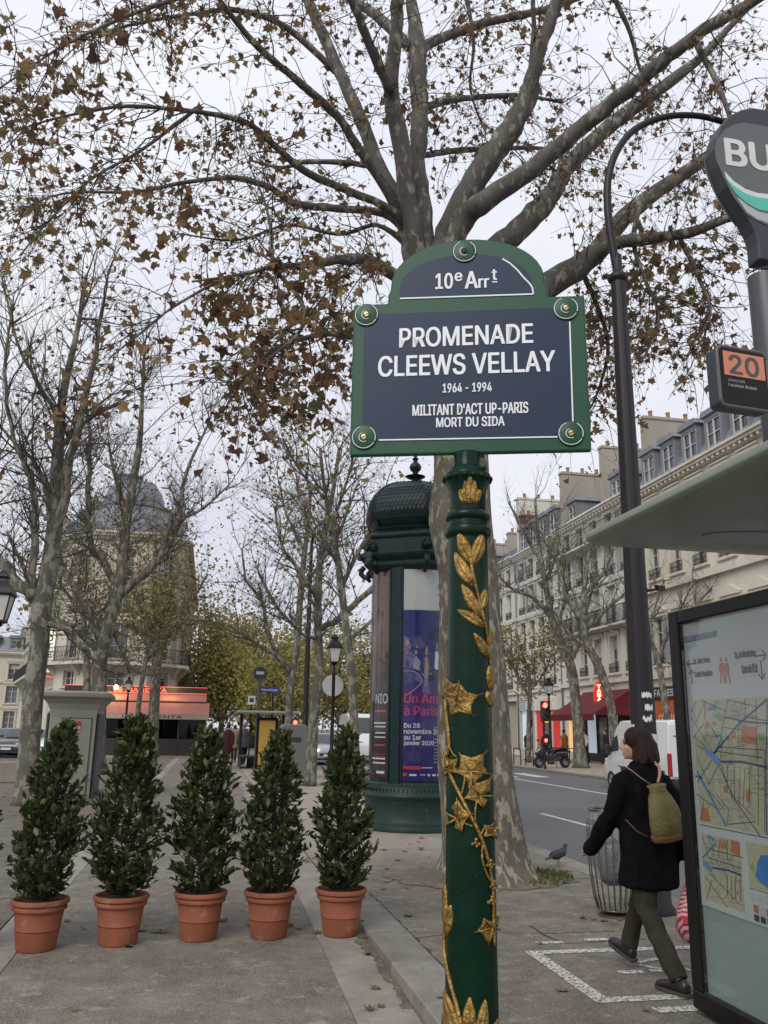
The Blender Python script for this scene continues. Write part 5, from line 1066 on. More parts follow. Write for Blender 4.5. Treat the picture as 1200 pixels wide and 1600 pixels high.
A = [atY(x, y, 7.9)-Vector((4.14,7.9,0)) for x, y in arm]; A[0].x = 0; A = smooth_poly([(*p, .045) for p in A], 4)
b = MB(); b.tube([p[:3] for p in A], [.046-.012*i/len(A) for i in range(len(A))], 10); b.build('crook_arm', M['lamp_black'], lp, smooth=True)
e = Vector(A[-1][:3]); b = MB(); b.lathe([(.03,.10),(.06,.06),(.16,.0),(.20,-.10),(.19,-.13),(.10,-.15)], 20); b.xf(Matrix.Translation(e)); b.build('lamp_head', M['lamp_black'], lp, smooth=45)
def wrap(z0, z1, a0, a1, m, name, rad=.127, jag=0):
    b = MB(); n = 10; r = random.Random(int(z0*100))
    for i in range(n+1): a = math.atan2(-7.9,-4.14)+R(a0+(a1-a0)*i/n); b.v += [(rad*math.cos(a), rad*math.sin(a), z0+r.uniform(0,jag)), (rad*math.cos(a), rad*math.sin(a), z1-r.uniform(0,jag))]
    for i in range(n): b.f.append((2*i, 2*i+2, 2*i+3, 2*i+1))
    b.build(name, m, lp)
wrap(1.50,1.60,-75,75,M['paper'],'taped_paper',.131,.01); wrap(1.18,1.50,-20,50,M['off_white'],'taped_paper',.130); wrap(1.92,2.0,0,45,M['paper'],'torn_sticker',.128,.03); wrap(1.80,1.88,10,48,M['paper'],'torn_sticker',.128,.04); wrap(1.70,1.78,-2,40,M['paper'],'torn_sticker',.128,.045); wrap(1.64,1.69,-70,-40,M['paper'],'torn_sticker',.129,.025)
p = atY(1010,922,7.85)-Vector((4.14,7.9,0)); b = MB(); b.tube([(.10,0,p.z),(.18,-.02,p.z+.01),(.22,-.03,p.z+.03)], .016, 6); b.cb((.25,-.03,p.z+.03), (.10,.05,.05), .3); b.build('bracket_clip', M['lamp_black'], lp)
# ================================================================ LITTER BIN, WOMAN WITH BACKPACK AND BAG, PIGEON
M['bin_steel'] = mat('bin_bronze_steel', (.16,.135,.10), (.10,.085,.065), 8, .4, metal=.6); M['bag_clear'] = None
def film(name, c, a):
    m, t, b = _nt(name); b.inputs['Base Color'].default_value = (*c, 1); b.inputs['Roughness'].default_value = .22; b.inputs['Alpha'].default_value = a
    tc = t.nodes.new('ShaderNodeTexCoord'); bn = t.nodes.new('ShaderNodeBump'); bn.inputs['Strength'].default_value = .9; bn.inputs['Distance'].default_value = .03
    t.links.new(_noise(t, tc.outputs['Object'], 11, 4), bn.inputs['Height']); t.links.new(bn.outputs[0], b.inputs['Normal']); return m
M['bag_clear'] = film('clear_bin_bag', (.30,.31,.31), .42); M['rubbish'] = mat('rubbish', (.10,.085,.075), (.025,.022,.022), 9, .6, bump=.6, bscale=18, spots=((.35,.30,.26), 16, .62, .68))
bn_ = thing('litter_bin', 'wire litter bin with clear bag in front of the walking woman', 'litter bin', (3.72, 7.82, 0))
prof_b = [(.155,.06),(.185,.16),(.215,.38),(.226,.60),(.222,.78),(.210,.90)]
for i in range(22):
    a = 2*PI*i/22; b = MB(); b.tube([(r_*math.cos(a), r_*math.sin(a), z) for r_, z in prof_b], .0075, 6, sq=.6); b.build('bar', M['bin_steel'], bn_, smooth=True)
def ring(r_, z, t, name, m, parent, n=32): b = MB(); b.tube([(r_*math.cos(2*PI*i/n), r_*math.sin(2*PI*i/n), z) for i in range(n+1)], t, 6); return b.build(name, m, parent, smooth=True)
ring(.212,.905,.016,'top_ring',M['bin_steel'],bn_); ring(.155,.06,.010,'bottom_ring',M['bin_steel'],bn_); ring(.232,.915,.009,'top_ring',M['bin_steel'],bn_)
b = MB(); b.lathe([(.16,0),(.16,.02),(.05,.03),(.045,.06),(.15,.07)], 20); b.build('foot', M['bin_steel'], bn_, smooth=40)
rr = random.Random(8)
b = MB(); rg = []
for r_, z in ((.01,.26),(.09,.27),(.15,.33),(.18,.46),(.19,.62),(.20,.80),(.215,.905),(.235,.93),(.245,.90),(.24,.84)): rg.append([(r_*(1+rr.uniform(-.10,.07))*math.cos(2*PI*k/22), r_*(1+rr.uniform(-.10,.07))*math.sin(2*PI*k/22), z+rr.uniform(-.012,.012)) for k in range(22)])
b.loft(rg, False); b.build('bag', M['bag_clear'], bn_, smooth=True)
b = MB(); rg = []
for r_, z in ((.01,.28),(.10,.30),(.15,.40),(.16,.52),(.13,.60),(.05,.64),(.01,.645)): rg.append([(r_*(1+rr.uniform(-.22,.1))*math.cos(2*PI*k/16), r_*(1+rr.uniform(-.22,.1))*math.sin(2*PI*k/16), z+rr.uniform(-.03,.03)) for k in range(16)])
b.loft(rg); b.build('rubbish', M['rubbish'], bn_)
# ---- people
M['skin'] = mat('skin', (.46,.28,.20), (.40,.235,.165), 8, .5, spec=.35)
M['hair_brown'] = mat('brown_hair', (.034,.015,.010), (.014,.007,.005), 30, .6, bump=.5, bscale=60, stretch=(1,1,.15), spec=.15); M['hair_dark'] = mat('dark_hair', (.018,.013,.011), rough=.5); M['hair_grey'] = mat('grey_hair', (.20,.19,.18), rough=.6)
M['wool_black'] = mat('black_wool_coat', (.0055,.0055,.007), (.003,.003,.004), 14, .9, bump=1.0, bscale=9, spec=.08)
M['trouser_olive'] = mat('olive_trousers', (.036,.032,.020), (.023,.020,.013), 6, .9, bump=1.0, bscale=10, spec=.2); M['shoe'] = mat('black_leather', (.012,.011,.011), rough=.42); M['sole'] = mat('shoe_sole', (.05,.042,.032), rough=.8)
def bake(b, voxel, it=4, name='m', folds=0):
    me = b.mesh(name); o = bpy.data.objects.new('tmp', me); TMP.collection.objects.link(o); k = o.modifiers.new('r', 'REMESH'); k.mode = 'VOXEL'; k.voxel_size = voxel; k.use_smooth_shade = True
    if it: s = o.modifiers.new('s', 'SMOOTH'); s.factor = .5; s.iterations = it
    TVL.update(); out = bpy.data.meshes.new_from_object(o.evaluated_get(TVL.depsgraph)); bpy.data.objects.remove(o)
    if folds:
        from mathutils import noise
        for v in out.vertices:
            c = v.co; q = noise.noise(Vector((c.x*11, c.y*11, c.z*4.5)))+.5*noise.noise(Vector((c.x*24+5, c.y*24, c.z*11))); v.co = c+v.normal*q*folds
    out.polygons.foreach_set('use_smooth', [True]*len(out.polygons)); return out
def erings(b, rows, n=16, cap=True): # rows: centre, rx, ry, optional turn
    rg = []
    for c, rx, ry, *t in rows:
        t = t[0] if t else 0; rg.append([(c[0]+rx*math.cos(a)*math.cos(t)-ry*math.sin(a)*math.sin(t), c[1]+rx*math.cos(a)*math.sin(t)+ry*math.sin(a)*math.cos(t), c[2]) for a in [2*PI*k/n for k in range(n)]])
    b.loft(rg, cap)
def ball(b, c, rx, ry=None, rz_=None, m=None, n=12):
    ry = ry or rx; rz_ = rz_ or rx; s = len(b.v); b.lathe([(max(.001, math.sin(PI*i/8)), -math.cos(PI*i/8)) for i in range(9)], n); mm = Matrix.Translation(c) @ (m or Matrix.Identity(4)) @ Matrix.Diagonal((rx, ry, rz_, 1)); b.xf(mm, s)
def hand(b, w, d, k, up=(0,0,1)):
    """palm and five curled fingers hanging from the wrist w along d"""
    d = Vector(d).normalized(); sd_ = d.cross(Vector(up)); sd_ = sd_.normalized() if sd_.length > .1 else Vector((1,0,0)); f = sd_.cross(d).normalized()
    b.tube([w-d*.02*k, w+d*.045*k, w+d*.085*k], [.026*k,.036*k,.034*k], 8, sq=.5, up=f)
    for i, (o_, l) in enumerate(((-.027,.060),(-.009,.070),(.009,.066),(.026,.052))):
        p = w+d*.08*k+sd_*o_*k; b.tube([p, p+d*l*.45*k+f*.006*k, p+d*l*.8*k+f*.022*k, p+d*l*.95*k+f*.04*k], [.0095*k,.009*k,.008*k,.0065*k], 6)
    p = w+d*.03*k-sd_*.030*k; b.tube([p, p+d*.03*k-sd_*.016*k+f*.012*k, p+d*.058*k-sd_*.014*k+f*.024*k], [.0115*k,.0105*k,.008*k], 6)
def head_on(b, c, k, yaw):
    """skull, jaw, nose, ears, lips, brow; c = centre of head, faces +y turned by yaw"""
    m = Matrix.Translation(c) @ Matrix.Rotation(yaw,4,'Z') @ Matrix.Scale(k,4); s = len(b.v)
    ball(b, (0,-.012,.03), .076,.094,.088, n=16); ball(b, (0,.030,-.045), .056,.062,.062, n=14); ball(b, (0,.072,-.088), .022,.020,.018)
    b.tube([(0,.090,.018),(0,.104,-.008),(0,.112,-.026),(0,.092,-.034)], [.008,.011,.014,.010], 8)
    ball(b, (0,.088,-.058), .022,.010,.007); ball(b, (0,.086,-.067), .019,.010,.007); ball(b, (0,.078,.030), .050,.016,.010)
    for s_ in (-1,1): ball(b, (.078*s_,-.006,-.008), .010,.020,.030); ball(b, (.036*s_,.058,-.025), .026,.024,.022)
    b.tube([(0,-.03,-.05),(0,-.035,-.11),(0,-.04,-.17)], [.05,.048,.056], 12); b.xf(m, s)
def person(name, label, loc, rz_, J, H=1.65, coat='wool_black', trousers='trouser_olive', hair='hair_brown', voxel=.016, hemz=.62, long_hair=False, head_yaw=0, build=1.0, group=None, skirt=0):
    """J: joints in metres for a 1.65 m figure facing +y: hipL/R, kneeL/R, ankL/R, shL/R, elL/R, wrL/R, head, chest, pelvis, toe dirs"""
    o = thing(name, label, 'person', loc, rz_, group); k = H/1.65; V = {n: Vector(p)*k for n, p in J.items() if isinstance(p, tuple)}
    hd = V['head']; ch = V['chest']; pv = V['pelvis']
    b = MB(); head_on(b, hd, k, head_yaw)
    erings(b, [(pv-Vector((0,0,.08*k)), .13*k,.10*k), (pv, .155*k,.115*k), (pv.lerp(ch,.5), .125*k,.09*k), (ch, .155*k,.105*k), (ch+Vector((0,0,.12*k)), .13*k,.08*k), (hd-Vector((0,.035*k,.16*k)), .06*k,.06*k)])
    for s in 'LR':
        b.tube([V['sh'+s], V['el'+s], V['wr'+s]], [.048*k,.040*k,.026*k], 10); hand(b, V['wr'+s], V['wr'+s]-V['el'+s], k)
        b.tube([V['hip'+s], V['knee'+s], V['ank'+s]], [.078*k,.055*k,.036*k], 10); t = Vector(J['toe'+s]).normalized(); b.tube([V['ank'+s]+Vector((0,0,-.02*k))-t*.03*k, V['ank'+s]+t*.15*k+Vector((0,0,-.045*k))], [.03*k,.022*k], 8)
    ob('body', bake(b, voxel), M['skin'], o)
    # clothing
    b = MB(); g = build
    erings(b, [(Vector((pv.x, pv.y, hemz*k)), (.205+skirt)*k*g,.165*k*g), (Vector((pv.x, pv.y, (hemz+.12)*k)), (.205+skirt*.6)*k*g,.162*k*g), (pv+Vector((0,0,.05*k)), .195*k*g,.152*k*g), (pv.lerp(ch,.55), .180*k*g,.140*k*g), (ch, .192*k*g,.145*k*g), (ch+Vector((0,-.01*k,.09*k)), .168*k*g,.122*k*g), (ch+Vector((0,-.01*k,.15*k)), .120*k*g,.098*k), (ch+Vector((0,-.012*k,.215*k)), .078*k,.074*k)], 20)
    for s in 'LR':
        m = V['sh'+s].lerp(V['el'+s],.5); m2 = V['el'+s].lerp(V['wr'+s],.5)
        b.tube([V['sh'+s]+(ch+Vector((0,0,.12*k))-V['sh'+s])*.4, V['sh'+s]+Vector((0,0,-.03*k)), m, V['el'+s], m2, V['wr'+s]+(V['wr'+s]-V['el'+s]).normalized()*.055*k], [.060*k,.070*k*g,.068*k*g,.062*k*g,.056*k*g,.050*k*g], 12)
    ob('coat', bake(b, max(voxel,.014), 5, folds=.017 if voxel < .02 else 0), M[coat], o)
    b = MB()
    erings(b, [(pv+Vector((0,0,-.13*k)), .155*k,.12*k), (pv+Vector((0,0,.04*k)), .165*k,.125*k)], 14)
    for s in 'LR':
        kn = V['knee'+s]; an = V['ank'+s]; dn = (an-kn).normalized()
        b.tube([V['hip'+s], V['hip'+s].lerp(kn,.5), kn, kn.lerp(an,.5), an+dn*.005], [.092*k,.088*k,.072*k,.066*k,.064*k], 12)
    ob('trousers', bake(b, max(voxel,.013), 3, folds=.016 if voxel < .02 else 0), M[trousers], o)
    for s in 'LR':
        an = V['ank'+s]; t = Vector(J['toe'+s]).normalized(); sd_ = t.cross(Vector((0,0,1))).normalized(); up = sd_.cross(t)
        b = MB(); rg = []
        for f, w, h in ((-.075,.028,.075),(-.05,.036,.095),(.0,.038,.10),(.06,.040,.075),(.12,.044,.058),(.17,.038,.046),(.195,.018,.032)):
            c = an+t*f*k-up*.075*k; rg.append([c+sd_*(w*k*math.cos(a))+up*((h*.5+h*.5*math.sin(a))*k) for a in [2*PI*i/14 for i in range(14)]])
        b.loft(rg); so = ob('shoe', bake(b, max(.008, voxel*.6), 2), M['shoe'], o)
        b = MB(); b.add([an+t*f*k+sd_*w*k-up*(.085-hh)*k for hh in (0,.024) for f, w in ((-.085,.03),(-.085,-.03),(.05,-.042),(.15,-.046),(.20,-.018),(.20,.018),(.15,.046),(.05,.042))], [tuple(range(8)), tuple(range(15,7,-1))]+[(i, i+8, (i+1) % 8+8, (i+1) % 8) for i in range(8)]); b.build('sole', M['sole'], so)
    b = MB(); m = Matrix.Translation(hd) @ Matrix.Rotation(head_yaw,4,'Z') @ Matrix.Scale(k,4); s0 = len(b.v)
    if long_hair:
        ball(b, (0,-.022,.038), .098,.108,.094, n=18); ball(b, (0,-.060,-.04), .100,.085,.105, n=16); ball(b, (.055,-.035,-.075), .052,.062,.10); ball(b, (-.060,-.030,-.075), .050,.062,.10); ball(b, (0,-.085,-.11), .085,.055,.055); ball(b, (.045,-.095,-.12), .05,.045,.045); ball(b, (-.05,-.085,-.13), .05,.045,.04); ball(b, (-.02,-.11,-.085), .05,.045,.05)
        for i in range(60):
            a = rr.uniform(PI*.95, PI*2.05); q = rr.uniform(.07,.105); x = q*math.cos(a); y = -.03+q*math.sin(a); b.tube([(x*.7, y*.7, .09), (x*1.02, y*1.02, .0), (x*1.20, y*1.12, -.07), (x*1.22+rr.uniform(-.025,.025), y*1.1+rr.uniform(-.03,.03), -.115+rr.uniform(-.02,.03))], [.012,.018,.020,.013], 6)
    else: ball(b, (0,-.025,.045), .088,.098,.085, n=16); ball(b, (0,-.055,-.005), .080,.060,.075, n=14)
    b.xf(m, s0); ob('hair', bake(b, max(.010, voxel*.7), 1, folds=.010 if voxel < .02 else 0), M[hair], o)
    if voxel < .02:  # eyes and lips on the near figure
        M.setdefault('eye', mat('eye', (.02,.015,.012), rough=.2)); M.setdefault('lip', mat('lip', (.28,.10,.08), rough=.45))
        for s in (-1,1):
            b = MB(); ball(b, (.031*s,.0745,.006), .012,.008,.006); ball(b, (.033*s,.078,.030), .017,.006,.0035); b.xf(m); b.build('eye', M['eye'], o, smooth=True)
        b = MB(); ball(b, (0,.092,-.0625), .022,.008,.004); b.xf(m); b.build('mouth', M['lip'], o, smooth=True)
    return o
def walk(stride=.30, arm=.22, lift=0.0, front='R', lean=.02):
    f, r_ = front, 'L' if front == 'R' else 'R'; sx = {'L': -1, 'R': 1}
    J = dict(pelvis=(0,0,.86), chest=(0,lean+.01,1.22), head=(0,lean+.05,1.545))
    J['hip'+f] = (.085*sx[f],.02,.84); J['knee'+f] = (.085*sx[f],stride*.62,.47); J['ank'+f] = (.075*sx[f],stride*1.05,.105+lift); J['toe'+f] = (.06*sx[f],1,.28 if lift else .05)
    J['hip'+r_] = (.085*sx[r_],-.02,.84); J['knee'+r_] = (.085*sx[r_],-stride*.25,.45); J['ank'+r_] = (.08*sx[r_],-stride*.95,.088); J['toe'+r_] = (.06*sx[r_],1,-.0)
    for s in 'LR':
        d = arm if s == r_ else -arm*.7
        J['sh'+s] = (.175*sx[s],lean,1.31); J['el'+s] = (.235*sx[s],d*.55-.02,1.045); J['wr'+s] = (.225*sx[s],d*1.25+.05,.83)
    return J
J = walk(.33, .22, .045, 'R')
J['kneeL'] = (-.085,-.05,.46)
woman = person('person', 'woman in black coat and olive trousers walking past the map panel, looking left', (3.03, 5.82, 0), R(14), J, 1.625, voxel=.011, hemz=.60, long_hair=True, head_yaw=R(50), build=1.06, skirt=.01)
# backpack on her back
wm = Matrix.Translation((3.03,5.82,0)) @ Matrix.Rotation(R(14),4,'Z')
M['khaki'] = mat('khaki_canvas', (.135,.112,.034), (.085,.070,.020), 7, .75, bump=.9, bscale=14); M['tan_leather'] = mat('tan_leather', (.17,.075,.035), rough=.55); M['strap_tan'] = mat('pale_tan_strap', (.36,.20,.13), rough=.6)
bp_ = thing('backpack', 'olive khaki drawstring backpack with tan straps on the woman\'s back', 'backpack', tuple(wm @ Vector((-.035,-.205,.92))), R(14))
b = MB(); rg = []
for z, w, d, y in ((0,.105,.050,-.01),(.03,.122,.066,-.018),(.12,.124,.078,-.026),(.20,.110,.070,-.016),(.27,.086,.056,.002),(.315,.055,.040,.015),(.345,.072,.050,.018),(.352,.05,.03,.018)): rg.append([(w*math.copysign(abs(math.cos(a))**.7, math.cos(a))*(1+rr.uniform(-.03,.03)), y-.02+d*math.sin(a)*(1+rr.uniform(-.06,.06)), z) for a in [2*PI*i/22 for i in range(22)]])
b.loft(rg); b.build('sack', M['khaki'], bp_, smooth=True)
b = MB(); b.loft([[(w*math.copysign(abs(math.cos(a))**.7, math.cos(a)), -.034+d*math.sin(a), z) for a in [2*PI*i/22 for i in range(22)]] for z, w, d in ((-.012,.105,.050),(.0,.122,.066),(.028,.127,.072),(.032,.122,.068))]); b.build('leather_base', M['tan_leather'], bp_, smooth=50)
b = MB(); b.loft([[(w*math.cos(a), .012-.02+d*math.sin(a), z) for a in [2*PI*i/18 for i in range(18)]] for z, w, d in ((.300,.064,.044),(.310,.066,.048),(.322,.060,.044))]); b.build('drawstring', M['tan_leather'], bp_, smooth=50)
for s in (-1,1):
    b = MB(); b.tube([(.035*s,.02,.355),(.085*s,.045,.40),(.118*s,.075,.445),(.128*s,.13,.475),(.128*s,.20,.475)], .011, 8, sq=.35); b.build('strap', M['strap_tan'], bp_, smooth=True)
    b = MB(); b.tube([(.12*s,.02,.03),(.175*s,.06,.07),(.20*s,.12,.14)], .008, 6, sq=.4); b.build('lower_strap', M['tan_leather'], bp_, smooth=True)
# striped plastic carrier bag in her right hand
def stripe_mat():
    m, t, b = _nt('striped_plastic'); tc = t.nodes.new('ShaderNodeTexCoord'); w = t.nodes.new('ShaderNodeTexWave'); w.inputs['Scale'].default_value = 16; w.inputs['Distortion'].default_value = 1.2; w.bands_direction = 'DIAGONAL'
    t.links.new(tc.outputs['Object'], w.inputs['Vector']); t.links.new(_ramp(t, w.outputs['Fac'], [(.35,(.42,.035,.06)),(.55,(.55,.42,.42))]), b.inputs['Base Color']); b.inputs['Roughness'].default_value = .35; b.inputs['Subsurface Weight'].default_value = .0
    return m
M['carrier'] = stripe_mat()
hp_ = wm @ (Vector(J['wrR'])*1.625/1.65); hp_.z -= .10
cb_ = thing('carrier_bag', 'red and white striped plastic carrier bag hanging from the woman\'s far hand', 'plastic bag', (hp_.x+.02, hp_.y-.02, hp_.z), R(10))
b = MB(); rg = []
for z, w, d in ((-.46,.05,.04),(-.45,.11,.08),(-.38,.15,.105),(-.28,.145,.10),(-.17,.11,.075),(-.08,.055,.04),(-.01,.02,.018),(.03,.012,.012)): rg.append([(w*math.cos(a)*(1+rr.uniform(-.10,.10)), d*math.sin(a)*(1+rr.uniform(-.12,.12)), z+rr.uniform(-.012,.012)) for a in [2*PI*i/20 for i in range(20)]])
b.loft(rg); b.build('sack', M['carrier'], cb_, smooth=True)
b = MB(); rg = []
for z, w, d in ((-.335,.154,.110),(-.295,.150,.107)): rg.append([(w*math.cos(a), d*math.sin(a), z) for a in [PI+R(20)+R(140)*i/10 for i in range(11)]])
for r_ in rg: b.v += r_
for i in range(10): b.f.append((i, i+1, 12+i, 11+i))
b.build('red_band', M['print_red'], cb_)
# ---- pigeon
M['pigeon'] = mat('pigeon_grey', (.030,.032,.040), (.014,.015,.019), 20, .6); M['pigeon_leg'] = mat('pigeon_leg', (.30,.10,.09), rough=.6)
pg = thing('pigeon', 'dark grey pigeon standing on the pavement edge near the tree', 'pigeon', (4.32, 10.6, 0), R(-75))
b = MB(); ball(b, (0,0,.145), .052,.105,.058, Matrix.Rotation(R(18),4,'X')); ball(b, (0,.065,.165), .045,.055,.055); b.tube([(0,.085,.175),(0,.105,.21),(0,.112,.235)], [.036,.026,.024], 10); ball(b, (0,.118,.245), .022,.028,.023); b.tube([(0,-.07,.125),(0,-.14,.105),(0,-.19,.092)], [.04,.032,.024], 8, sq=.35)
for s in (-1,1): ball(b, (.042*s,-.02,.145), .016,.095,.042, Matrix.Rotation(R(14),4,'X'))
ob('body', bake(b, .008, 2), M['pigeon'], pg)
b = MB(); b.tube([(0,.138,.244),(0,.160,.238)], [.008,.002], 6); b.build('beak', M['pigeon_leg'], pg)
for s in (-1,1):
    b = MB(); b.tube([(.02*s,.01,.10),(.02*s,.0,.05),(.022*s,.0,.006)], [.007,.005,.004], 5)
    for a in (-.5,0,.5): b.tube([(.022*s,.0,.005),(.022*s+.02*math.sin(a),.03*math.cos(a),.004)], .0035, 4)
    b.build('leg', M['pigeon_leg'], pg)
bp_.rotation_euler = (0, R(-7), R(14))
# ================================================================ BUILDINGS
M['stone_w'] = mat('white_stone', (.62,.59,.52), (.50,.47,.41), .5, .85, bump=.15, bscale=12, detail=7, stretch=(1,1,.35), spots=((.30,.275,.235), 2.2, .6, .8))
M['stone_c'] = mat('cream_stone', (.60,.555,.46), (.48,.435,.35), .5, .85, bump=.15, bscale=12, detail=7, stretch=(1,1,.35), spots=((.26,.23,.18), 2.2, .6, .8))
M['stone_h'] = mat('hotel_stone', (.55,.505,.42), (.41,.375,.31), .45, .88, bump=.2, bscale=10, detail=7, stretch=(1,1,.35), spots=((.25,.22,.17), 2.0, .58, .8))
M['zinc'] = mat('zinc_roof', (.20,.21,.235), (.15,.158,.178), .8, .55, stretch=(3,3,.4)); M['slate'] = mat('slate_roof', (.085,.09,.10), (.06,.063,.07), 2, .7)
M['render'] = mat('beige_render', (.36,.325,.265), (.28,.25,.205), .4, .9, detail=7, stretch=(1,1,.3)); M['brick'] = mat('red_brick', (.17,.065,.045), (.12,.045,.032), 6, .9)
M['iron'] = mat('black_iron', (.022,.022,.024), rough=.5); M['win_white'] = mat('window_paint', (.50,.49,.46), rough=.55, rand=.12); M['pane'] = glass('window_pane'); M['potclay'] = mat('chimney_pot', (.30,.16,.10), rough=.9); M['curtain'] = mat('net_curtain', (.42,.41,.38), rough=.9)
_wc = {}
def win_mesh(w, h, kind):
    k = (round(w,2), round(h,2), kind)
    if k in _wc: return _wc[k]
    f = MB(); t = .06; y0, y1 = .17, .23
    f.box(0,t,y0,y1,0,h); f.box(w-t,w,y0,y1,0,h); f.box(t,w-t,y0,y1,h-t,h); f.box(t,w-t,y0,y1,0,t); f.box(w/2-.04,w/2+.04,y0-.01,y1-.005,t,h-t)
    for q in ((.36,.68) if kind != 'small' else (.5,)):
        for a, b_ in ((t,w/2-.04),(w/2+.04,w-t)): f.box(a,b_,y0+.01,y1-.01,h*q-.02,h*q+.02)
    p = MB(); p.box(.04,w-.04,.245,.255,.04,h-.04)
    c = MB()
    for a, b_ in ((.06,w*.30),(w*.70,w-.06)): c.box(a,b_,.258,.262,.05,h-.05)
    r = None
    if kind in ('rail','balcony','ped'):
        r = MB(); hh = .95 if kind == 'balcony' else .5; x = -.04
        r.box(-.06,w+.06,-.11,-.08,hh-.03,hh); r.box(-.06,w+.06,-.11,-.08,.06,.085); n = max(6, int(w/.11))
        for i in range(n+1): xx = -.05+(w+.10)*i/n; r.box(xx-.009,xx+.009,-.104,-.086,.0,hh-.02)
        for i in range(n): xx = -.05+(w+.10)*(i+.5)/n; r.tube([(xx-.035,-.095,.25),(xx,-.095,.31),(xx+.035,-.095,.25),(xx,-.095,.19),(xx-.035,-.095,.25)], .008, 4)
    s = MB(); o_ = -.055
    s.box(-.18,0,o_,-.002,-.02,h+.02); s.box(w,w+.18,o_,-.002,-.02,h+.02); s.box(-.22,w+.22,o_-.02,-.003,h+.022,h+.20); s.box(-.26,w+.26,o_-.09,-.001,h+.202,h+.28); s.box(-.24,w+.24,o_-.08,-.001,-.14,-.022)
    if kind == 'ped': s.prism([(-.30,h+.282),(w+.30,h+.282),(w/2,h+.282+.42)], o_-.07, -.002); s.box(-.16,-.02,o_-.06,-.003,-.55,-.142); s.box(w+.02,w+.16,o_-.06,-.003,-.55,-.142)
    out = (f.mesh('window'), p.mesh('pane'), c.mesh('curtain'), r.mesh('railing') if r else None, s.mesh('surround'))
    for me, m in zip(out, ('win_white','pane','curtain','iron',None)):
        if me and m: me.materials.append(M[m])
    _wc[k] = out; return out
_sc = {}; _bl = {}; wr_ = random.Random(41); M['blind'] = mat('window_blind', (.44,.42,.37), rough=.9, rand=.2); M['shutter'] = mat('window_shutter', (.30,.31,.30), rough=.8, rand=.25)
def put(name, me, parent, T, m=None):
    if m is not None:
        k = (me.name, m.name)
        if k not in _sc: q = me.copy(); q.materials.clear(); q.materials.append(m); _sc[k] = q
        me = _sc[k]
    o = bpy.data.objects.new(name, me); C.objects.link(o); o.parent = parent; o.matrix_basis = T; return o
def window(parent, T, x, z, w, h, kind, sm):
    f, p, c, r, s = win_mesh(w, h, kind); B = T @ Matrix.Translation((x, 0, z)); I = Matrix.Identity(4)
    o = put('window', f, parent, B); put('pane', p, o, I); put('curtain', c, o, I)
    if r: put('railing', r, o, I)
    q = wr_.random()
    if q < .30:
        hh = wr_.choice((.35,.5,.7))*h; kk = (round(w,2), round(hh,2))
        if kk not in _bl: bb = MB(); bb.box(.065, w-.065, .236, .243, -hh, -.065); _bl[kk] = bb.mesh('blind'); _bl[kk].materials.append(M['blind'])
        put('blind', _bl[kk], o, Matrix.Translation((0,0,h)))
    elif q < .42:
        kk = ('s', round(w,2), round(h,2))
        if kk not in _bl:
            bb = MB(); bb.box(0, w*.44, -.10, -.06, .02, h-.02); _bl[kk] = bb.mesh('shutter'); _bl[kk].materials.append(M['shutter'])
        for a in (-w*.46, w+.02): put('shutter', _bl[kk], o, Matrix.Translation((a, 0, 0)))
    if sm: put('surround', s, o, I, sm)
def wall(parent, T, W, H, opens, m, y=0, dep=.30, name='wall', z0=0):
    xs = sorted({0, W}|{o[0] for o in opens}|{o[1] for o in opens}); zs = sorted({z0, H}|{o[2] for o in opens}|{o[3] for o in opens}); b = MB()
    for i in range(len(xs)-1):
        for j in range(len(zs)-1):
            cx, cz = (xs[i]+xs[i+1])/2, (zs[j]+zs[j+1])/2
            if not any(o[0] < cx < o[1] and o[2] < cz < o[3] for o in opens): b.add([(xs[i],y,zs[j]),(xs[i+1],y,zs[j]),(xs[i+1],y,zs[j+1]),(xs[i],y,zs[j+1])], [(0,1,2,3)])
    for x0, x1, a, c in opens:
        b.add([(x0,y,a),(x0,y+dep,a),(x0,y+dep,c),(x0,y,c)], [(0,1,2,3)]); b.add([(x1,y,a),(x1,y+dep,a),(x1,y+dep,c),(x1,y,c)], [(3,2,1,0)])
        b.add([(x0,y,c),(x1,y,c),(x1,y+dep,c),(x0,y+dep,c)], [(3,2,1,0)]); b.add([(x0,y,a),(x1,y,a),(x1,y+dep,a),(x0,y+dep,a)], [(0,1,2,3)])
    o = b.build(name, m, parent); o.matrix_basis = T; return o
def band(parent, T, x0, x1, z0, z1, out, m, name='string_course'):
    b = MB(); b.box(x0, x1, -out, .02, z0, z1); o = b.build(name, m, parent); o.matrix_basis = T; return o
def cornice(parent, T, x0, x1, z, m, big=1.0, dent=True):
    b = MB(); b.box(x0, x1, -.12*big, .02, z, z+.18*big); b.box(x0, x1, -.34*big, .02, z+.18*big+.001, z+.32*big); b.box(x0, x1, -.44*big, .02, z+.32*big+.001, z+.44*big); o = b.build('cornice', m, parent); o.matrix_basis = T
    if dent:
        b = MB(); n = int((x1-x0)/.42)
        for i in range(n): x = x0+.2+i*.42; b.box(x-.07, x+.07, -.30*big, -.12*big, z+.03, z+.179*big)
        o = stuff(b.build('dentils', m, parent)); o.matrix_basis = T
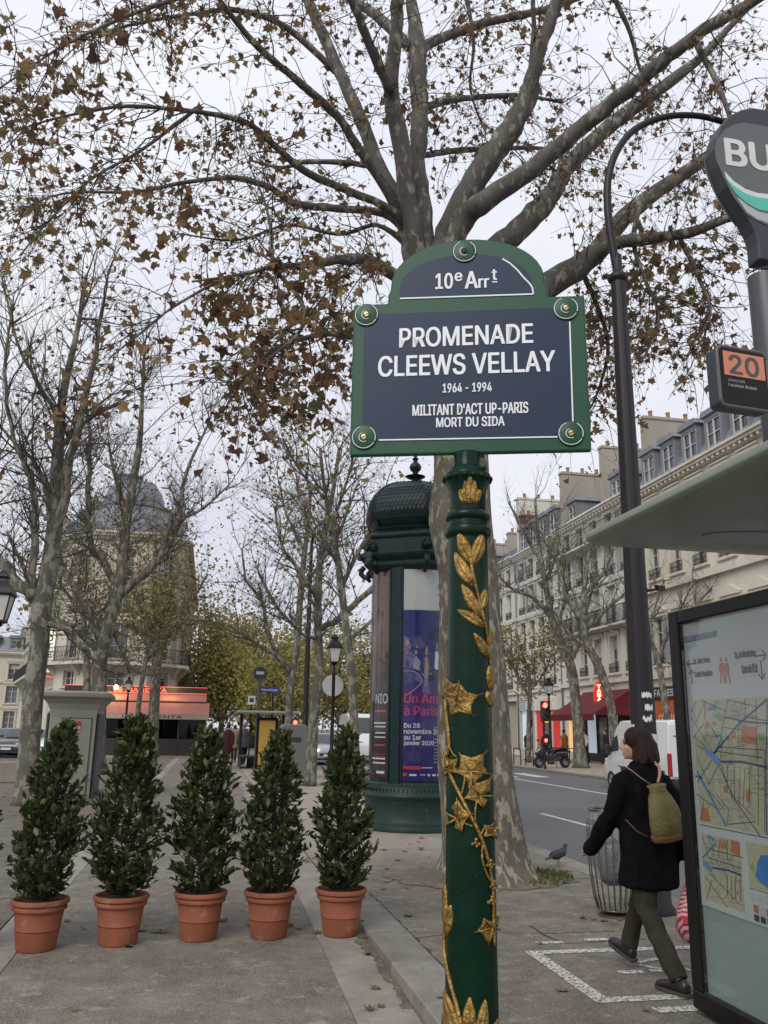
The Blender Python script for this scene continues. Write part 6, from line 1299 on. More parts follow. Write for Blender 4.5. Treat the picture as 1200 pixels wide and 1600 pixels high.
def chimney(parent, T, x, y, z, w, d, h, pots=5, m=None, name='chimney'):
    b = MB(); b.box(x, x+w, y, y+d, z, z+h); b.box(x-.06, x+w+.06, y-.06, y+d+.06, z+h+.001, z+h+.16); o = b.build(name, m or M['render'], parent); o.matrix_basis = T
    long_y = d > w
    for i in range(pots):
        t = (i+.5)/pots; cx, cy = (x+w/2, y+d*t) if long_y else (x+w*t, y+d/2); q = MB(); q.lathe([(.13,z+h+.16),(.11,z+h+.45),(.13,z+h+.47),(.13,z+h+.55)], 8, (cx, cy)); q.build('chimney_pot', M['potclay'], o)
def mansard(parent, T, x0, x1, z, h, run, dormers=(), m='zinc', depth=9, dm='zinc'):
    b = MB(); b.prism([(-.05,z),(run,z+h),(depth-run,z+h+.5),(depth,z)], x0, x1); b.v = [(y, x, zz) for x, y, zz in b.v]; b.f = [f[::-1] for f in b.f]; r = b.build('roof', M[m], parent); r.matrix_basis = T
    for x in dormers:
        q = MB(); w, hh = 1.15, min(1.75, h*.8); q.box(x-w/2-.12, x-w/2, .12, run+.6, z+.15, z+.15+hh); q.box(x+w/2, x+w/2+.12, .12, run+.6, z+.15, z+.15+hh); q.box(x-w/2, x+w/2, .12, .4, z+.15, z+.3); q.box(x-w/2, x+w/2, .12, run+.6, z+hh-.05, z+.149+hh)
        q.prism([(x-w/2-.28, z+.15+hh+.001), (x+w/2+.28, z+.15+hh+.001), (x+w/2+.1, z+.15+hh+.28), (x-w/2-.1, z+.15+hh+.28)], 0, run+.7)
        d = q.build('dormer', M[dm], parent); d.matrix_basis = T
        f, p, c, _, _ = win_mesh(w, hh-.36, 'small'); o = put('window', f, d, Matrix.Translation((x-w/2, .0, z+.302))); put('pane', p, o, Matrix.Identity(4)); put('curtain', c, o, Matrix.Identity(4))
I4 = Matrix.Identity(4)
def rows_to(parent, T, W, rows, sm, n, m0=.9, wall_m=None, H=14, extra=()):
    """rows = (z0, h, w, kind); n bays evenly spread; one wall with real openings"""
    xs = [m0+(W-2*m0)*(i+.5)/n for i in range(n)]; opens = list(extra)
    for z, h, w, kind in rows:
        for x in xs: opens.append((x-w/2, x+w/2, z, z+h)); window(parent, T, x-w/2, z, w, h, kind, sm)
    wall(parent, T, W, H, opens, wall_m)
    return xs
# ---- right-hand row, facades on x = 22
def right_building(label, y_far, y_near, stone, n, rows, H, roof_h, zc, base=4.2):
    o = thing('building', label, 'building', (22, y_far, 0), R(-90)); W_ = y_far-y_near
    xs = rows_to(o, I4, W_, rows, stone, n, .5, stone, H, [(.4, W_-.4, .25, base-.45)])
    b = MB(); b.box(0, W_, .31, 9, 0, H); b.build('core', M['render'], o)
    cornice(o, I4, 0, W_, H, stone)
    return o, xs, W_
B1, xs1, W1 = right_building('cream stone building with pediments and blue grey dormers behind the bus shelter roof', 41.3, 21.3, M['stone_c'], 9, [(4.95,2.35,1.05,'ped'),(9.25,1.85,1.0,'rail'),(11.75,1.6,.95,'rail')], 13.75, 3, 0)
band(B1, I4, 0, W1, 8.55, 8.9, .22, M['stone_c']); band(B1, I4, 0, W1, 4.25, 4.55, .18, M['stone_c']); band(B1, I4, 0, W1, 11.35, 11.5, .10, M['stone_c'])
mansard(B1, I4, 0, W1, 14.2, 2.6, 1.5, [1.2+2.05*i for i in range(9)])
chimney(B1, I4, 5.0, 2.2, 15.5, 1.0, 2.6, 4.6, 5); chimney(B1, I4, -.25, .6, 14.2, .45, 7.5, 4.3, 7, name='party_wall'); chimney(B1, I4, 12, 2.6, 15.5, .9, 2.4, 3.2, 4)
B2, xs2, W2 = right_building('white stone building with long iron balconies above the tobacconist awning', 52.3, 41.3, M['stone_w'], 5, [(4.85,2.0,1.05,'rail'),(7.55,2.15,1.05,'balcony'),(10.3,1.9,1.05,'rail'),(12.55,1.35,1.0,'rail')], 14.1, 3, 0)
for z in (4.3,7.2,9.95,12.3): band(B2, I4, 0, W2, z, z+.22, .16, M['stone_w'])
for i in range(6):
    x = .25+(W2-.5)*i/5; b = MB(); b.box(x-.16, x+.16, -.09, .01, 4.53, 7.19); b.box(x-.16, x+.16, -.09, .01, 7.43, 9.94); b.build('pilaster', M['stone_w'], B2)
mansard(B2, I4, 0, W2, 14.5, 1.6, 2.2, [2.2,8.4], 'slate')
for z in (7.42,12.52):
    b = MB(); b.box(.3,W2-.3,-.62,-.59,z+.92,z+.96); b.box(.3,W2-.3,-.62,-.59,z+.06,z+.09)
    for i in range(72): x = .3+(W2-.6)*i/71; b.box(x-.012,x+.012,-.615,-.595,z,z+.93)
    b.build('balcony_railing', M['iron'], B2); b = MB(); b.box(.2,W2-.2,-.66,.0,z-.12,z-.002); b.build('balcony_slab', M['stone_w'], B2)
chimney(B2, I4, -.3, .4, 14.5, .5, 8.4, 4.0, 8, name='party_wall'); chimney(B2, I4, 4.6, 1.0, 14.6, .5, 7, 4.2, 7, name='party_wall'); chimney(B2, I4, 8.6, 3, 15, .8, 2, 3.2, 4)
B3, xs3, W3 = right_building('narrow white building with a red brick chimney behind the leafy far tree', 60.5, 52.3, M['stone_w'], 4, [(4.6,2.0,1.05,'rail'),(7.2,2.0,1.05,'rail'),(9.8,1.9,1.05,'rail'),(12.2,1.4,1.0,'balcony')], 13.9, 3, 0)
for z in (4.2,6.9,9.5,11.9): band(B3, I4, 0, W3, z, z+.2, .14, M['stone_w'])
mansard(B3, I4, 0, W3, 14.3, 2.2, 1.3, [1.3,3.3,5.3,7.2], 'slate')
chimney(B3, I4, -.3, .5, 14.2, .5, 8, 3.3, 6, M['brick']); chimney(B3, I4, 4.0, 3, 15, .5, 4, 2.6, 5)
B4, xs4, W4 = right_building('farthest white building of the right hand row', 84, 60.5, M['stone_w'], 11, [(4.6,2.0,1.1,'rail'),(7.2,2.0,1.1,'rail'),(9.8,1.9,1.1,'rail'),(12.3,1.3,1.0,'rail')], 14.0, 3, 0)
for z in (4.2,6.9,9.5,12.0): band(B4, I4, 0, W4, z, z+.2, .14, M['stone_w'])
mansard(B4, I4, 0, W4, 14.4, 1.6, 1.6, [3,9.4,15.8], 'slate'); chimney(B4, I4, 8, .6, 14.4, .5, 7, 4.2, 6, name='party_wall'); chimney(B4, I4, 22.6, .5, 14.4, .6, 7, 4.6, 6, M['stone_w'], 'party_wall'); chimney(B4, I4, 16, 2, 14.8, .6, 5, 3, 6)
for bb_, H_ in ((B1,13.7),(B2,14.0),(B3,13.8)):
    b = MB(); b.tube([(.14,-.10,.3),(.14,-.10,H_)], .06, 8); b.build('drainpipe', M['zinc'], bb_, smooth=True)
# shop fronts sit in the ground-floor openings
M['shop_dark'] = mat('shop_dark_wood', (.030,.022,.020), rough=.5); M['shop_glass'] = glass('shop_glass', (.045,.045,.045)); M['shop_orange'] = mat('orange_shop_panel', (.50,.115,.02), (.42,.09,.015), 3, .6); M['shop_red'] = emis('red_shop_display', (.42,.02,.02), .5); M['awn_red'] = mat('dark_red_awning', (.15,.010,.014), (.11,.008,.011), 4, .8); M['warm'] = emis('warm_lit_interior', (.75,.45,.18), .55); M['cool'] = emis('cool_lit_interior', (.55,.62,.70), .35); M['sign_y'] = emis('yellow_lit_sign', (.75,.50,.05), .8); M['sign_g'] = emis('green_cross_light', (.18,.72,.10), 1.0)
def shop(label, par_y, x0, x1, fascia, m_f, inner, m_in, words=None, wm_=None):
    s = thing('shop_front', label, 'shop front', (22, par_y, 0), R(-90)); w = x1-x0
    b = MB(); b.box(x0, x1, -.10, .06, fascia[0], fascia[1]); b.build('fascia', m_f, s)
    b = MB(); b.box(x0, x0+.12, -.04, .10, 0, fascia[0]-.002); b.box(x1-.12, x1, -.04, .10, 0, fascia[0]-.002); b.box(x0+.12, x1-.12, -.03, .10, 0, .45); b.build('frame', m_f, s)
    n = max(2, int(w/1.3))
    for i in range(n):
        a = x0+.12+(w-.24)*i/n; c = x0+.12+(w-.24)*(i+1)/n; q = MB(); q.box(a+.04, c-.04, .07, .09, .451, fascia[0]-.003); g_ = q.build('pane', M['shop_glass'] if i % 2 else m_in, s); q = MB(); q.box(a-.03, a+.03, -.01, .06, .452, fascia[0]-.004); q.build('mullion', m_f, s)
    b = MB(); b.box(x0+.1, x1-.1, .2, .27, .1, fascia[0]); b.build('interior', inner, s)
    if words: text('lettering', words, wm_, s, frame(((x0+x1)/2, -.102, (fascia[0]+fascia[1])/2), (1,0,0), (0,0,1)), (-w*.44, w*.44, -(fascia[1]-fascia[0])*.28, (fascia[1]-fascia[0])*.28), .02, .003)
    return s
s1 = shop('orange party shop with dark fascia behind the white van', 41.3, .5, 6.0, (3.25,3.85), M['shop_dark'], M['shop_orange'], M['shop_orange'], 'FARCES COTILLONS', M['off_white'])
b = MB(); b.box(.66,5.84,-.02,.05,.46,3.24); b.build('orange_panel', M['shop_orange'], s1); text('lettering', 'COSTUMES', M['off_white'], s1, frame((2.2,-.022,2.35), (1,0,0), (0,0,1)), (-1.2,1.2,-.16,.16), .02, .002); text('lettering', 'COTILLONS', M['ink_orange'], s1, frame((2.2,-.022,2.85), (1,0,0), (0,0,1)), (-1.2,1.2,-.13,.13), .02, .002)
for x, z, r_, m in ((1.3,1.75,.30,'skin'),(2.0,1.6,.34,'shop_dark'),(2.8,1.8,.28,'skin'),(3.5,1.65,.30,'shop_dark')):
    b = MB(); b.v = [(x+r_*math.cos(a*PI/6), -.0225, z+r_*1.2*math.sin(a*PI/6)) for a in range(12)]; b.f = [tuple(range(12))]; b.build('picture', M[m], s1)
shop('closed pale shop front right of the orange shop', 41.3, 6.6, 13, (3.2,3.85), M['stone_c'], M['shop_dark'], M['cool'])
s2 = shop('tobacconist cafe front with dark glazing under the red awning', 52.3, 3.2, 10.4, (3.3,3.9), M['shop_dark'], M['shop_dark'], M['cool'])
s3 = shop('shop front with a red lit window display behind the scooter', 60.5, 3.2, 7.8, (3.0,3.8), M['stone_w'], M['shop_red'], M['shop_red'])
s4 = shop('grey shop front with blue sign left of the red display', 60.5, .4, 3.0, (3.0,3.7), M['pale_grey'], M['shop_dark'], M['cool']); b = MB(); b.box(1.9,2.5,-.11,-.06,1.9,2.6); b.build('blue_sign', M['ink_blue'], s4); b = MB(); b.box(1.7,2.8,-.13,-.101,3.05,3.65); b.build('white_sign', M['off_white'], s4)
b = MB(); b.box(5.2,6.0,-.13,-.101,2.2,2.8); b.build('yellow_sign', M['sign_y'], s3)
s5 = shop('pharmacy-like shop with a green light left of the red awning', 52.3, .4, 3.0, (3.1,3.7), M['stone_w'], M['warm'], M['warm']); b = MB(); b.box(.9,1.35,-.18,-.105,2.35,3.05); b.build('green_light', M['sign_g'], s5)
aw = thing('awning', 'dark red cafe awning beside the tall lamp post across the road', 'awning', (22, 52.3, 0), R(-90))
b = MB(); b.add([(3.4,-.05,3.9),(9.4,-.05,3.9),(9.4,-2.3,2.55),(3.4,-2.3,2.55),(3.4,-.05,3.86),(9.4,-.05,3.86),(9.4,-2.3,2.51),(3.4,-2.3,2.51)], [(0,3,2,1),(4,5,6,7),(0,1,5,4),(3,7,6,2),(0,4,7,3),(1,2,6,5)]); b.build('canvas', M['awn_red'], aw)
for x in (3.4, 9.4): b = MB(); b.add([(x,-.05,3.85),(x,-2.3,2.5),(x,-.05,2.5)], [(0,1,2),(2,1,0)]) ; b.v = b.v; b.f = [(0,1,2)]; b.build('side_cheek', M['awn_red'], aw)
b = MB(); b.box(3.4,9.4,-2.32,-2.29,2.22,2.508); b.build('valance', M['awn_red'], aw)
M['tabac_red'] = emis('tabac_red', (.55,.03,.02), .6); M['tabac_white'] = emis('tabac_letter_light', (1,.62,.40), 2.2)
tq_ = atX(935,1086,21.0); tb_ = thing('tobacco_sign', 'lit red lozenge sign reading TABAC above the red awning', 'sign', (21.0, tq_.y, tq_.z))
lz = [(0,-.80),(.16,-.62),(.27,-.2),(.27,.2),(.16,.62),(0,.80),(-.16,.62),(-.27,.2),(-.27,-.2),(-.16,-.62)]
b = MB(); b.prism(lz, -.09, .09); b.build('lozenge', M['tabac_red'], tb_)
for i, c in enumerate('TABAC'): text('lettering', c, M['tabac_white'], tb_, frame((0,-.093,.46-.23*i), (1,0,0), (0,0,1)), (-.10,.10,-.085,.085), .05, .002)
b = MB(); b.box(.0,1.0,-.02,.02,.5,.54); b.box(.0,1.0,-.02,.02,-.54,-.5); b.build('bracket', M['iron'], tb_)
# ---- hotel on the point between two streets
hotel = thing('hotel_building', 'grey stone corner hotel with iron balcony and zinc dome beyond the cafe', 'hotel', (0, 0, 0))
plan = [(-18.6, 93.0), (-10.0, 60.2), (-7.9, 58.0), (-4.0, 58.0), (-2.3, 60.0), (-2.3, 96.0)]
ST = M['stone_h']
for i, ((xa, ya), (xb, yb)) in enumerate(zip(plan, plan[1:])):
    d = Vector((xb-xa, yb-ya)); L = d.length; T = Matrix.Translation((xa, ya, 0)) @ Matrix.Rotation(math.atan2(d.y, d.x), 4, 'Z')
    n = max(1, int(L/2.2)); kinds = [(4.0,.95,1.1,'small'),(5.75,2.25,1.15,'plain'),(8.65,2.0,1.1,'rail'),(11.15,1.75,1.05,'rail')]
    rows_to(hotel, T, L, kinds, ST, n, .3, ST, 13.5)
    band(hotel, T, -.15, L+.15, 5.15, 5.3, .22, ST); band(hotel, T, -.35, L+.35, 5.302, 5.50, .80, ST, 'balcony_slab'); band(hotel, T, -.1, L+.1, 8.2, 8.4, .16, ST); band(hotel, T, -.1, L+.1, 10.75, 10.95, .16, ST); cornice(hotel, T, -.15, L+.15, 13.5, ST, 1.2, False)
    rl = MB(); k = int((L+.5)/.16)  # long balcony railing
    rl.box(-.32, L+.32, -.75, -.71, 6.42, 6.46); rl.box(-.32, L+.32, -.75, -.71, 5.58, 5.61)
    for j in range(k+1): x = -.3+(L+.6)*j/k; rl.box(x-.012, x+.012, -.742, -.718, 5.5, 6.42)
    for j in range(k//3): x = -.2+(L+.4)*(j+.5)/(k//3); rl.tube([(x+.14*math.cos(a*PI/4), -.73, 6.0+.2*math.sin(a*PI/4)) for a in range(9)], .014, 4)
    o = rl.build('balcony_railing', M['iron'], hotel); o.matrix_basis = T
    for j in range(max(1, int(L/2.2))): b = MB(); x = L*(j+.5)/max(1,int(L/2.2))+1.0; b.prism([(-.02,5.3),(-.70,5.3),(-.10,4.7),(-.02,4.6)], x-.1, x+.1); b.v = [(y, x_, z) for x_, y, z in b.v]; o = b.build('console', ST, hotel); o.matrix_basis = T
def plan_at(off, z): # plan polygon pulled inwards towards its middle axis
    c = Vector((-8.0, 78)); return [(x+(c.x-x)*off, y+(c.y-y)*off*.55, z) for x, y in plan]
b = MB(); b.loft([plan_at(.004,14.0), plan_at(.10,15.3), plan_at(.16,16.3), plan_at(.22,16.5)]); b.build('roof', M['slate'], hotel)
for x, y, a in ((-9.2,60.0,-35),(-6.0,58.9,0),(-3.3,60.2,45),(-10.8,64,-75),(-11.9,68,-75),(-13,72.4,-75)):
    T = Matrix.Translation((x, y, 13.95)) @ Matrix.Rotation(R(a), 4, 'Z'); q = MB(); q.box(-.6,-.5,0,1.4,.0,1.6); q.box(.5,.6,0,1.4,.0,1.6); q.box(-.7,.7,-.05,1.4,1.602,1.8); q.box(-.5,.5,.05,1.4,0,.2); d = q.build('dormer', M['zinc'], hotel); d.matrix_basis = T
    f, p, c, _, _ = win_mesh(1.0, 1.38, 'small'); w_ = put('window', f, d, Matrix.Translation((-.5,-.1,.21))); put('pane', p, w_, I4)
# corner rotunda with zinc dome
b = MB(); b.lathe([(3.2,13.9),(3.15,14.6),(2.95,15.4),(2.6,16.1),(2.7,16.2),(2.7,16.35),(2.2,16.4),(2.1,17.0),(1.9,17.6),(1.55,18.05),(1.5,18.2),(1.0,18.25)], 12, (-6.1, 61.2)); b.build('dome', M['zinc'], hotel, smooth=30)
b = MB(); b.lathe([(.9,18.2),(.9,18.6),(1.0,18.65),(1.0,18.75)], 12, (-6.6, 61.2)); b.build('lantern', M['zinc'], hotel, smooth=40)
for x, y, h in ((-9.5,64,1.9),(-3.4,64,2.1),(-3.4,70,2.0),(-12.5,70,1.6)): chimney(hotel, I4, x, y, 15.6, .7, 1.8, h, 4)
M['hotel_sign'] = emis('hotel_sign_white', (.72,.75,.62), .55); M['neon'] = emis('red_neon', (1,.16,.08), .55); M['hotel_ink'] = mat('hotel_letter', (.02,.06,.03), rough=.5)
hs_ = thing('hotel_sign', 'vertical white HOTEL sign with red neon edge on the corner building', 'sign', tuple(atY(77,1014,62)))
sc_ = 62/F*1.03
b = MB(); b.box(-.30,.32,-.12,.12,-1.55,1.6); b.build('panel', M['hotel_sign'], hs_)
for i, c in enumerate('HOTEL'): text('lettering', c, M['hotel_ink'], hs_, frame((0,-.123,1.25-.54*i), (1,0,0), (0,0,1)), (-.17,.19,-.2,.2), .03, .002)
b = MB(); b.tube([(-.38,-.1,1.6),(-.38,-.1,-1.75),(.45,-.1,-1.9)], .06, 6); b.build('neon_tube', M['neon'], hs_); b = MB(); b.box(.3,2.2,-.03,.03,.9,1.0); b.box(.3,2.2,-.03,.03,-1.0,-.9); b.build('bracket', M['iron'], hs_)
# ---- cafe terrace with awning in front of the hotel
M['awn_salmon'] = mat('salmon_awning', (.36,.13,.105), (.30,.105,.085), 1.5, .8); M['valance'] = mat('cream_valance', (.40,.34,.27), rough=.8)
cf = thing('cafe_terrace', 'cafe terrace with salmon red awning in front of the corner hotel', 'cafe', (-4.2, 50.4, 0))
cw = 4.05
M['cafe_glass'] = clear_glass('cafe_glass', (.35,.33,.30))
b = MB(); b.add([(-cw,2.9,3.42),(cw,2.9,3.42),(cw,1.5,2.98),(-cw,1.5,2.98),(-cw,2.9,3.38),(cw,2.9,3.38),(cw,1.5,2.94),(-cw,1.5,2.94)], [(0,3,2,1),(4,5,6,7),(0,1,5,4),(3,7,6,2),(0,4,7,3),(1,2,6,5)]); b.build('awning', M['awn_salmon'], cf)
b = MB(); b.add([(-cw-.2,1.55,2.90),(cw+.2,1.55,2.90),(cw+.2,-.3,2.22),(-cw-.2,-.3,2.22),(-cw-.2,1.55,2.86),(cw+.2,1.55,2.86),(cw+.2,-.3,2.18),(-cw-.2,-.3,2.18)], [(0,3,2,1),(4,5,6,7),(0,1,5,4),(3,7,6,2),(0,4,7,3),(1,2,6,5)]); b.build('awning', M['awn_salmon'], cf)
b = MB(); b.box(-cw-.2,cw+.2,-.34,-.31,1.95,2.20); v_ = b.build('valance', M['valance'], cf); text('lettering', 'LE MAGENTA', M['shop_dark'], cf, frame((1.2,-.345,2.075), (1,0,0), (0,0,1)), (-1.6,1.6,-.08,.08), .02, .002)
b = MB(); b.box(-cw,cw,2.95,3.1,3.44,3.80); b.build('fascia', M['shop_dark'], cf); text('lettering', 'LE MAGENTA', M['neon'], cf, frame((.2,2.94,3.62), (1,0,0), (0,0,1)), (-1.5,1.5,-.12,.12), .03, .003)
b = MB(); b.tube([(-cw,2.93,3.46),(cw,2.93,3.46)], .02, 5); b.tube([(-cw,2.93,3.82),(cw,2.93,3.82)], .015, 5); b.build('neon_tube', M['neon'], cf)
for i in range(7):
    x = -cw+.1+(2*cw-.2)*i/6; b = MB(); b.box(x-.05,x+.05,0,.08,0,2.2); b.build('post', M['shop_dark'], cf)
    if i < 6:
        x2 = -cw+.1+(2*cw-.2)*(i+1)/6; b = MB(); b.box(x+.05,x2-.05,.03,.05,.02,.9); b.build('panel', M['shop_dark'], cf); b = MB(); b.box(x+.05,x2-.05,.035,.045,.92,2.2); b.build('pane', M['cafe_glass'], cf)
b = MB(); b.box(-cw,cw,2.8,3.1,0,3.4); b.build('back_wall', M['shop_dark'], cf)
for i, x in enumerate((-2.6,-.6,1.3,2.9)): b = MB(); ball(b, (x,-.6+.02,2.0), .05); b.xf(Matrix.Translation((0,.75,0))); b.build('bulb', M['warm'], cf)
for i in range(4):
    x = -3+2*i; b = MB(); b.lathe([(.3,.72),(.3,.75)], 14, (x,1.2)); b.tube([(x,1.2,.02),(x,1.2,.72)], .03, 6); b.lathe([(.2,.0),(.2,.02)], 12, (x,1.2)); b.build('table', M['iron'], cf)
M['lamp_bulb'] = emis('cafe_lamp_bulb', (1,.70,.32), 14)
p = atY(182,1074,52.9); b = MB(); ball(b, (p.x+4.2, 2.4, p.z), .13); b.build('lamp', M['lamp_bulb'], cf)
ll = bpy.data.lights.new('cafe_lamp', 'POINT'); ll.energy = 55; ll.color = (1,.62,.22); ll.shadow_soft_size = .15; lo = bpy.data.objects.new('cafe_lamp', ll); C.objects.link(lo); lo.location = (p.x, 52.35, p.z)
ll = bpy.data.lights.new('cafe_lamp', 'POINT'); ll.energy = 40; ll.color = (1,.62,.22); ll.shadow_soft_size = .15; lo = bpy.data.objects.new('cafe_lamp', ll); C.objects.link(lo); lo.location = (-2.2, 52.3, 3.75)
# ---- far building at the left edge
LBd = thing('building', 'distant cream building with grey mansard roof at the left edge', 'building', (-36, 96, 0))
rows_to(LBd, I4, 20, [(1.0,1.8,1.1,'plain'),(3.6,1.7,1.1,'plain'),(6.0,1.6,1.1,'plain')], M['stone_c'], 8, .4, M['stone_c'], 8.3)
b = MB(); b.box(0,20,.31,10,0,8.3); b.build('core', M['render'], LBd)
for z in (3.1,5.6): band(LBd, I4, 0, 20, z, z+.2, .12, M['stone_c'])
cornice(LBd, I4, 0, 20, 8.3, M['stone_c'], 1, False); mansard(LBd, I4, 0, 20, 8.75, 1.7, 1.0, [1.5+2.4*i for i in range(8)], 'zinc'); chimney(LBd, I4, 15.6, 3, 9.6, 1.2, .6, 1.6, 4)
# ================================================================ PUBLIC TOILET AND FAR STREET FURNITURE
M['wc_green'] = mat('toilet_grey_green', (.245,.245,.195), (.215,.215,.17), 1.5, .55, rvar=.06); M['wc_dark'] = mat('toilet_dark_side', (.055,.058,.065), rough=.5)
wc = thing('public_toilet', 'grey green public toilet cabin with flared roof behind the potted shrubs', 'public toilet', (-2.98, 20.9, 0), R(3))
b = MB(); hw = .52
def wring(w, d0, d1, z): return [(-w, d0, z), (w, d0, z), (w, d1, z), (-w, d1, z)]
b.loft([wring(.50,0,2.1,0), wring(.50,0,2.1,1.75), wring(.52,-.02,2.12,1.92), wring(.58,-.06,2.16,2.05), wring(.68,-.14,2.24,2.16), wring(.76,-.20,2.30,2.20), wring(.77,-.21,2.31,2.30), wring(.70,-.15,2.25,2.33)]); b.build('cabin', M['wc_green'], wc, bevel=.02, seg=2)
for s in (-1,1): b = MB(); b.box(s*.505-.03+.04*s, s*.505+.03+.04*s, .06, 2.0, .0, 1.85); b.build('side_panel', M['wc_dark'], wc, bevel=.02)
b = MB(); b.box(-.26,.40,-.022,-.002,.06,1.72); dr = b.build('door', M['wc_green'], wc, bevel=.006)
b = MB(); b.box(.402,.425,-.012,-.001,.04,1.75); b.box(-.27,.40,-.012,-.001,1.722,1.745); b.build('door_gap', M['wc_dark'], wc)
M['wc_red'] = mat('toilet_red_sign', (.38,.03,.04), rough=.5)
b = MB(); b.box(.02,.19,-.026,-.023,1.48,1.66); b.build('sign', M['wc_red'], dr); text('lettering', '24h', M['off_white'], dr, frame((.105,-.027,1.53), (1,0,0), (0,0,1)), (-.065,.065,-.03,.03), .03, .001)
def picto(x, z, kind):
    b = MB()
    if kind: b.lathe([(.0005,-.001),(.018,-.001)], 8); b.xf(Matrix.Translation((x,-.026,z+.07)) @ Matrix.Rotation(R(90),4,'X')); b.box(x-.016,x+.016,-.027,-.0235,z-.05,z+.045)
    else: b.tube([(x,-.026,z+.05),(x,-.026,z),(x+.025,-.026,z-.005),(x+.03,-.026,z-.04)], .006, 5); b.tube([(x+.03*math.cos(a*PI/5)-.005,-.026,z-.02+.03*math.sin(a*PI/5)) for a in range(3,10)], .005, 5)
    b.build('pictogram', M['ink_dark'], dr)
picto(.06,1.27,1); picto(.14,1.27,1); picto(.10,1.40,0)
# Paris lanterns
M['lantern_glass'] = mat('frosted_lantern_glass', (.55,.55,.50), rough=.3)
def lantern(label, x, y, H, sc=1.0):
    o = thing('lantern_post', label, 'street lamp', (x, y, 0), 0, 'old lantern posts'); h = H-1.05*sc
    b = MB(); b.lathe([(.17,0),(.17,.12),(.14,.18),(.13,.75),(.15,.80),(.09,.88),(.06,1.0),(.055,h-.35),(.075,h-.32),(.05,h-.26),(.045,h-.05),(.10,h),(.06,h+.05)], 16); b.build('post', M['lamp_black'], o, smooth=40)
    def sq(w, z): return [(-w,-w,z),(w,-w,z),(w,w,z),(-w,w,z)]
    b = MB(); b.loft([sq(.125*sc,h+.08), sq(.20*sc,h+.52*sc)]); b.build('glass', M['lantern_glass'], o)
    b = MB()
    for sx, sy in ((-1,-1),(1,-1),(1,1),(-1,1)): b.tube([(sx*.128*sc,sy*.128*sc,h+.06),(sx*.205*sc,sy*.205*sc,h+.53*sc)], .014*sc, 5)
    b.loft([sq(.10*sc,h+.03), sq(.145*sc,h+.05), sq(.145*sc,h+.08)]); b.build('frame', M['lamp_black'], o)
    b = MB(); b.loft([sq(.235*sc,h+.52*sc), sq(.245*sc,h+.56*sc), sq(.20*sc,h+.66*sc), sq(.10*sc,h+.78*sc), sq(.085*sc,h+.84*sc), sq(.115*sc,h+.86*sc), sq(.10*sc,h+.92*sc), sq(.02*sc,h+1.0*sc)]); b.build('cap', M['lamp_black'], o, bevel=.01)
    return o
lantern('black lantern post cut by the left edge of the picture', -3.82, 16.5, 4.36, 1.0); lantern('black lantern post between the fourth and fifth potted shrubs', 4.05, 29, 4.75, 1.0)
lantern('small black lantern post in front of the cafe awning', -4.3, 49.0, 4.2, .8)
def pole(b, x, y, h, r=.05, n=8): b.lathe([(r*1.5,0),(r*1.5,.1),(r,.14),(r,h)], n, (x, y))
ms_ = thing('lamp_mast', 'tall plain dark mast behind the fourth potted shrub', 'lamp post', (3.36, 31, 0))
b = MB(); b.lathe([(.16,0),(.15,.9),(.11,1.1),(.085,5),(.06,8.2)], 14); b.build('shaft', M['lamp_black'], ms_, smooth=40); b = MB(); b.tube([(0,0,8.2),(.1,0,8.8),(.5,0,9.2),(1.2,0,9.3)], [.06,.05,.04,.035], 8); b.build('arm', M['lamp_black'], ms_, smooth=True)
ds = thing('road_sign', 'grey back of a round road sign beside the lantern post', 'road sign', (4.16, 30, 0)); b = MB(); pole(b, 0, 0, 3.45, .035); b.build('post', M['lamp_black'], ds); b = MB(); b.lathe([(.36,-.012),(.37,0),(.36,.012)], 28); b.xf(Matrix.Translation((0,-.06,3.03)) @ Matrix.Rotation(R(90),4,'X')); b.build('disc', M['pale_grey'], ds, smooth=40)
M['road_blue'] = mat('road_sign_blue', (.02,.06,.28), rough=.4)
bs = thing('direction_sign', 'blue direction sign with white lettering near the far bus shelter', 'road sign', (2.55, 36, 0)); b = MB(); pole(b, 0, .05, 3.3, .04); b.build('post', M['lamp_black'], bs); b = MB(); b.prism([(-.52,2.97),(.25,2.97),(.25,3.20),(-.52,3.20),(-.66,3.085)], -.03, 0); b.build('panel', M['road_blue'], bs); text('lettering', 'République', M['off_white'], bs, frame((-.16,-.031,3.08), (1,0,0), (0,0,1)), (-.32,.32,-.055,.055), .03, .002)
ws = thing('road_sign', 'small square white sign left of the blue direction sign', 'road sign', (1.72, 36.5, 0)); b = MB(); pole(b, 0, .04, 2.85, .03); b.build('post', M['lamp_black'], ws); b = MB(); b.box(-.15,.15,-.02,0,2.5,2.85); b.build('panel', M['off_white'], ws); b = MB(); b.box(-.09,.09,-.024,-.0205,2.6,2.76); b.build('symbol', M['ink_dark'], ws)
fs_ = thing('bus_shelter', 'distant bus shelter with yellow poster right of the walking group', 'bus shelter', (2.3, 35, 0))
b = MB(); b.box(-1.2,1.2,-.5,3.5,2.12,2.22); b.build('roof', M['shelter_green'], fs_, bevel=.03)
for x in (-.9,.9): b = MB(); b.tube([(x,2.9,0),(x,2.9,2.12)], .07, 8); b.build('support', M['lamp_black'], fs_)
M['poster_yellow'] = mat('yellow_poster', (.46,.27,.05), (.40,.22,.04), 2, .4)
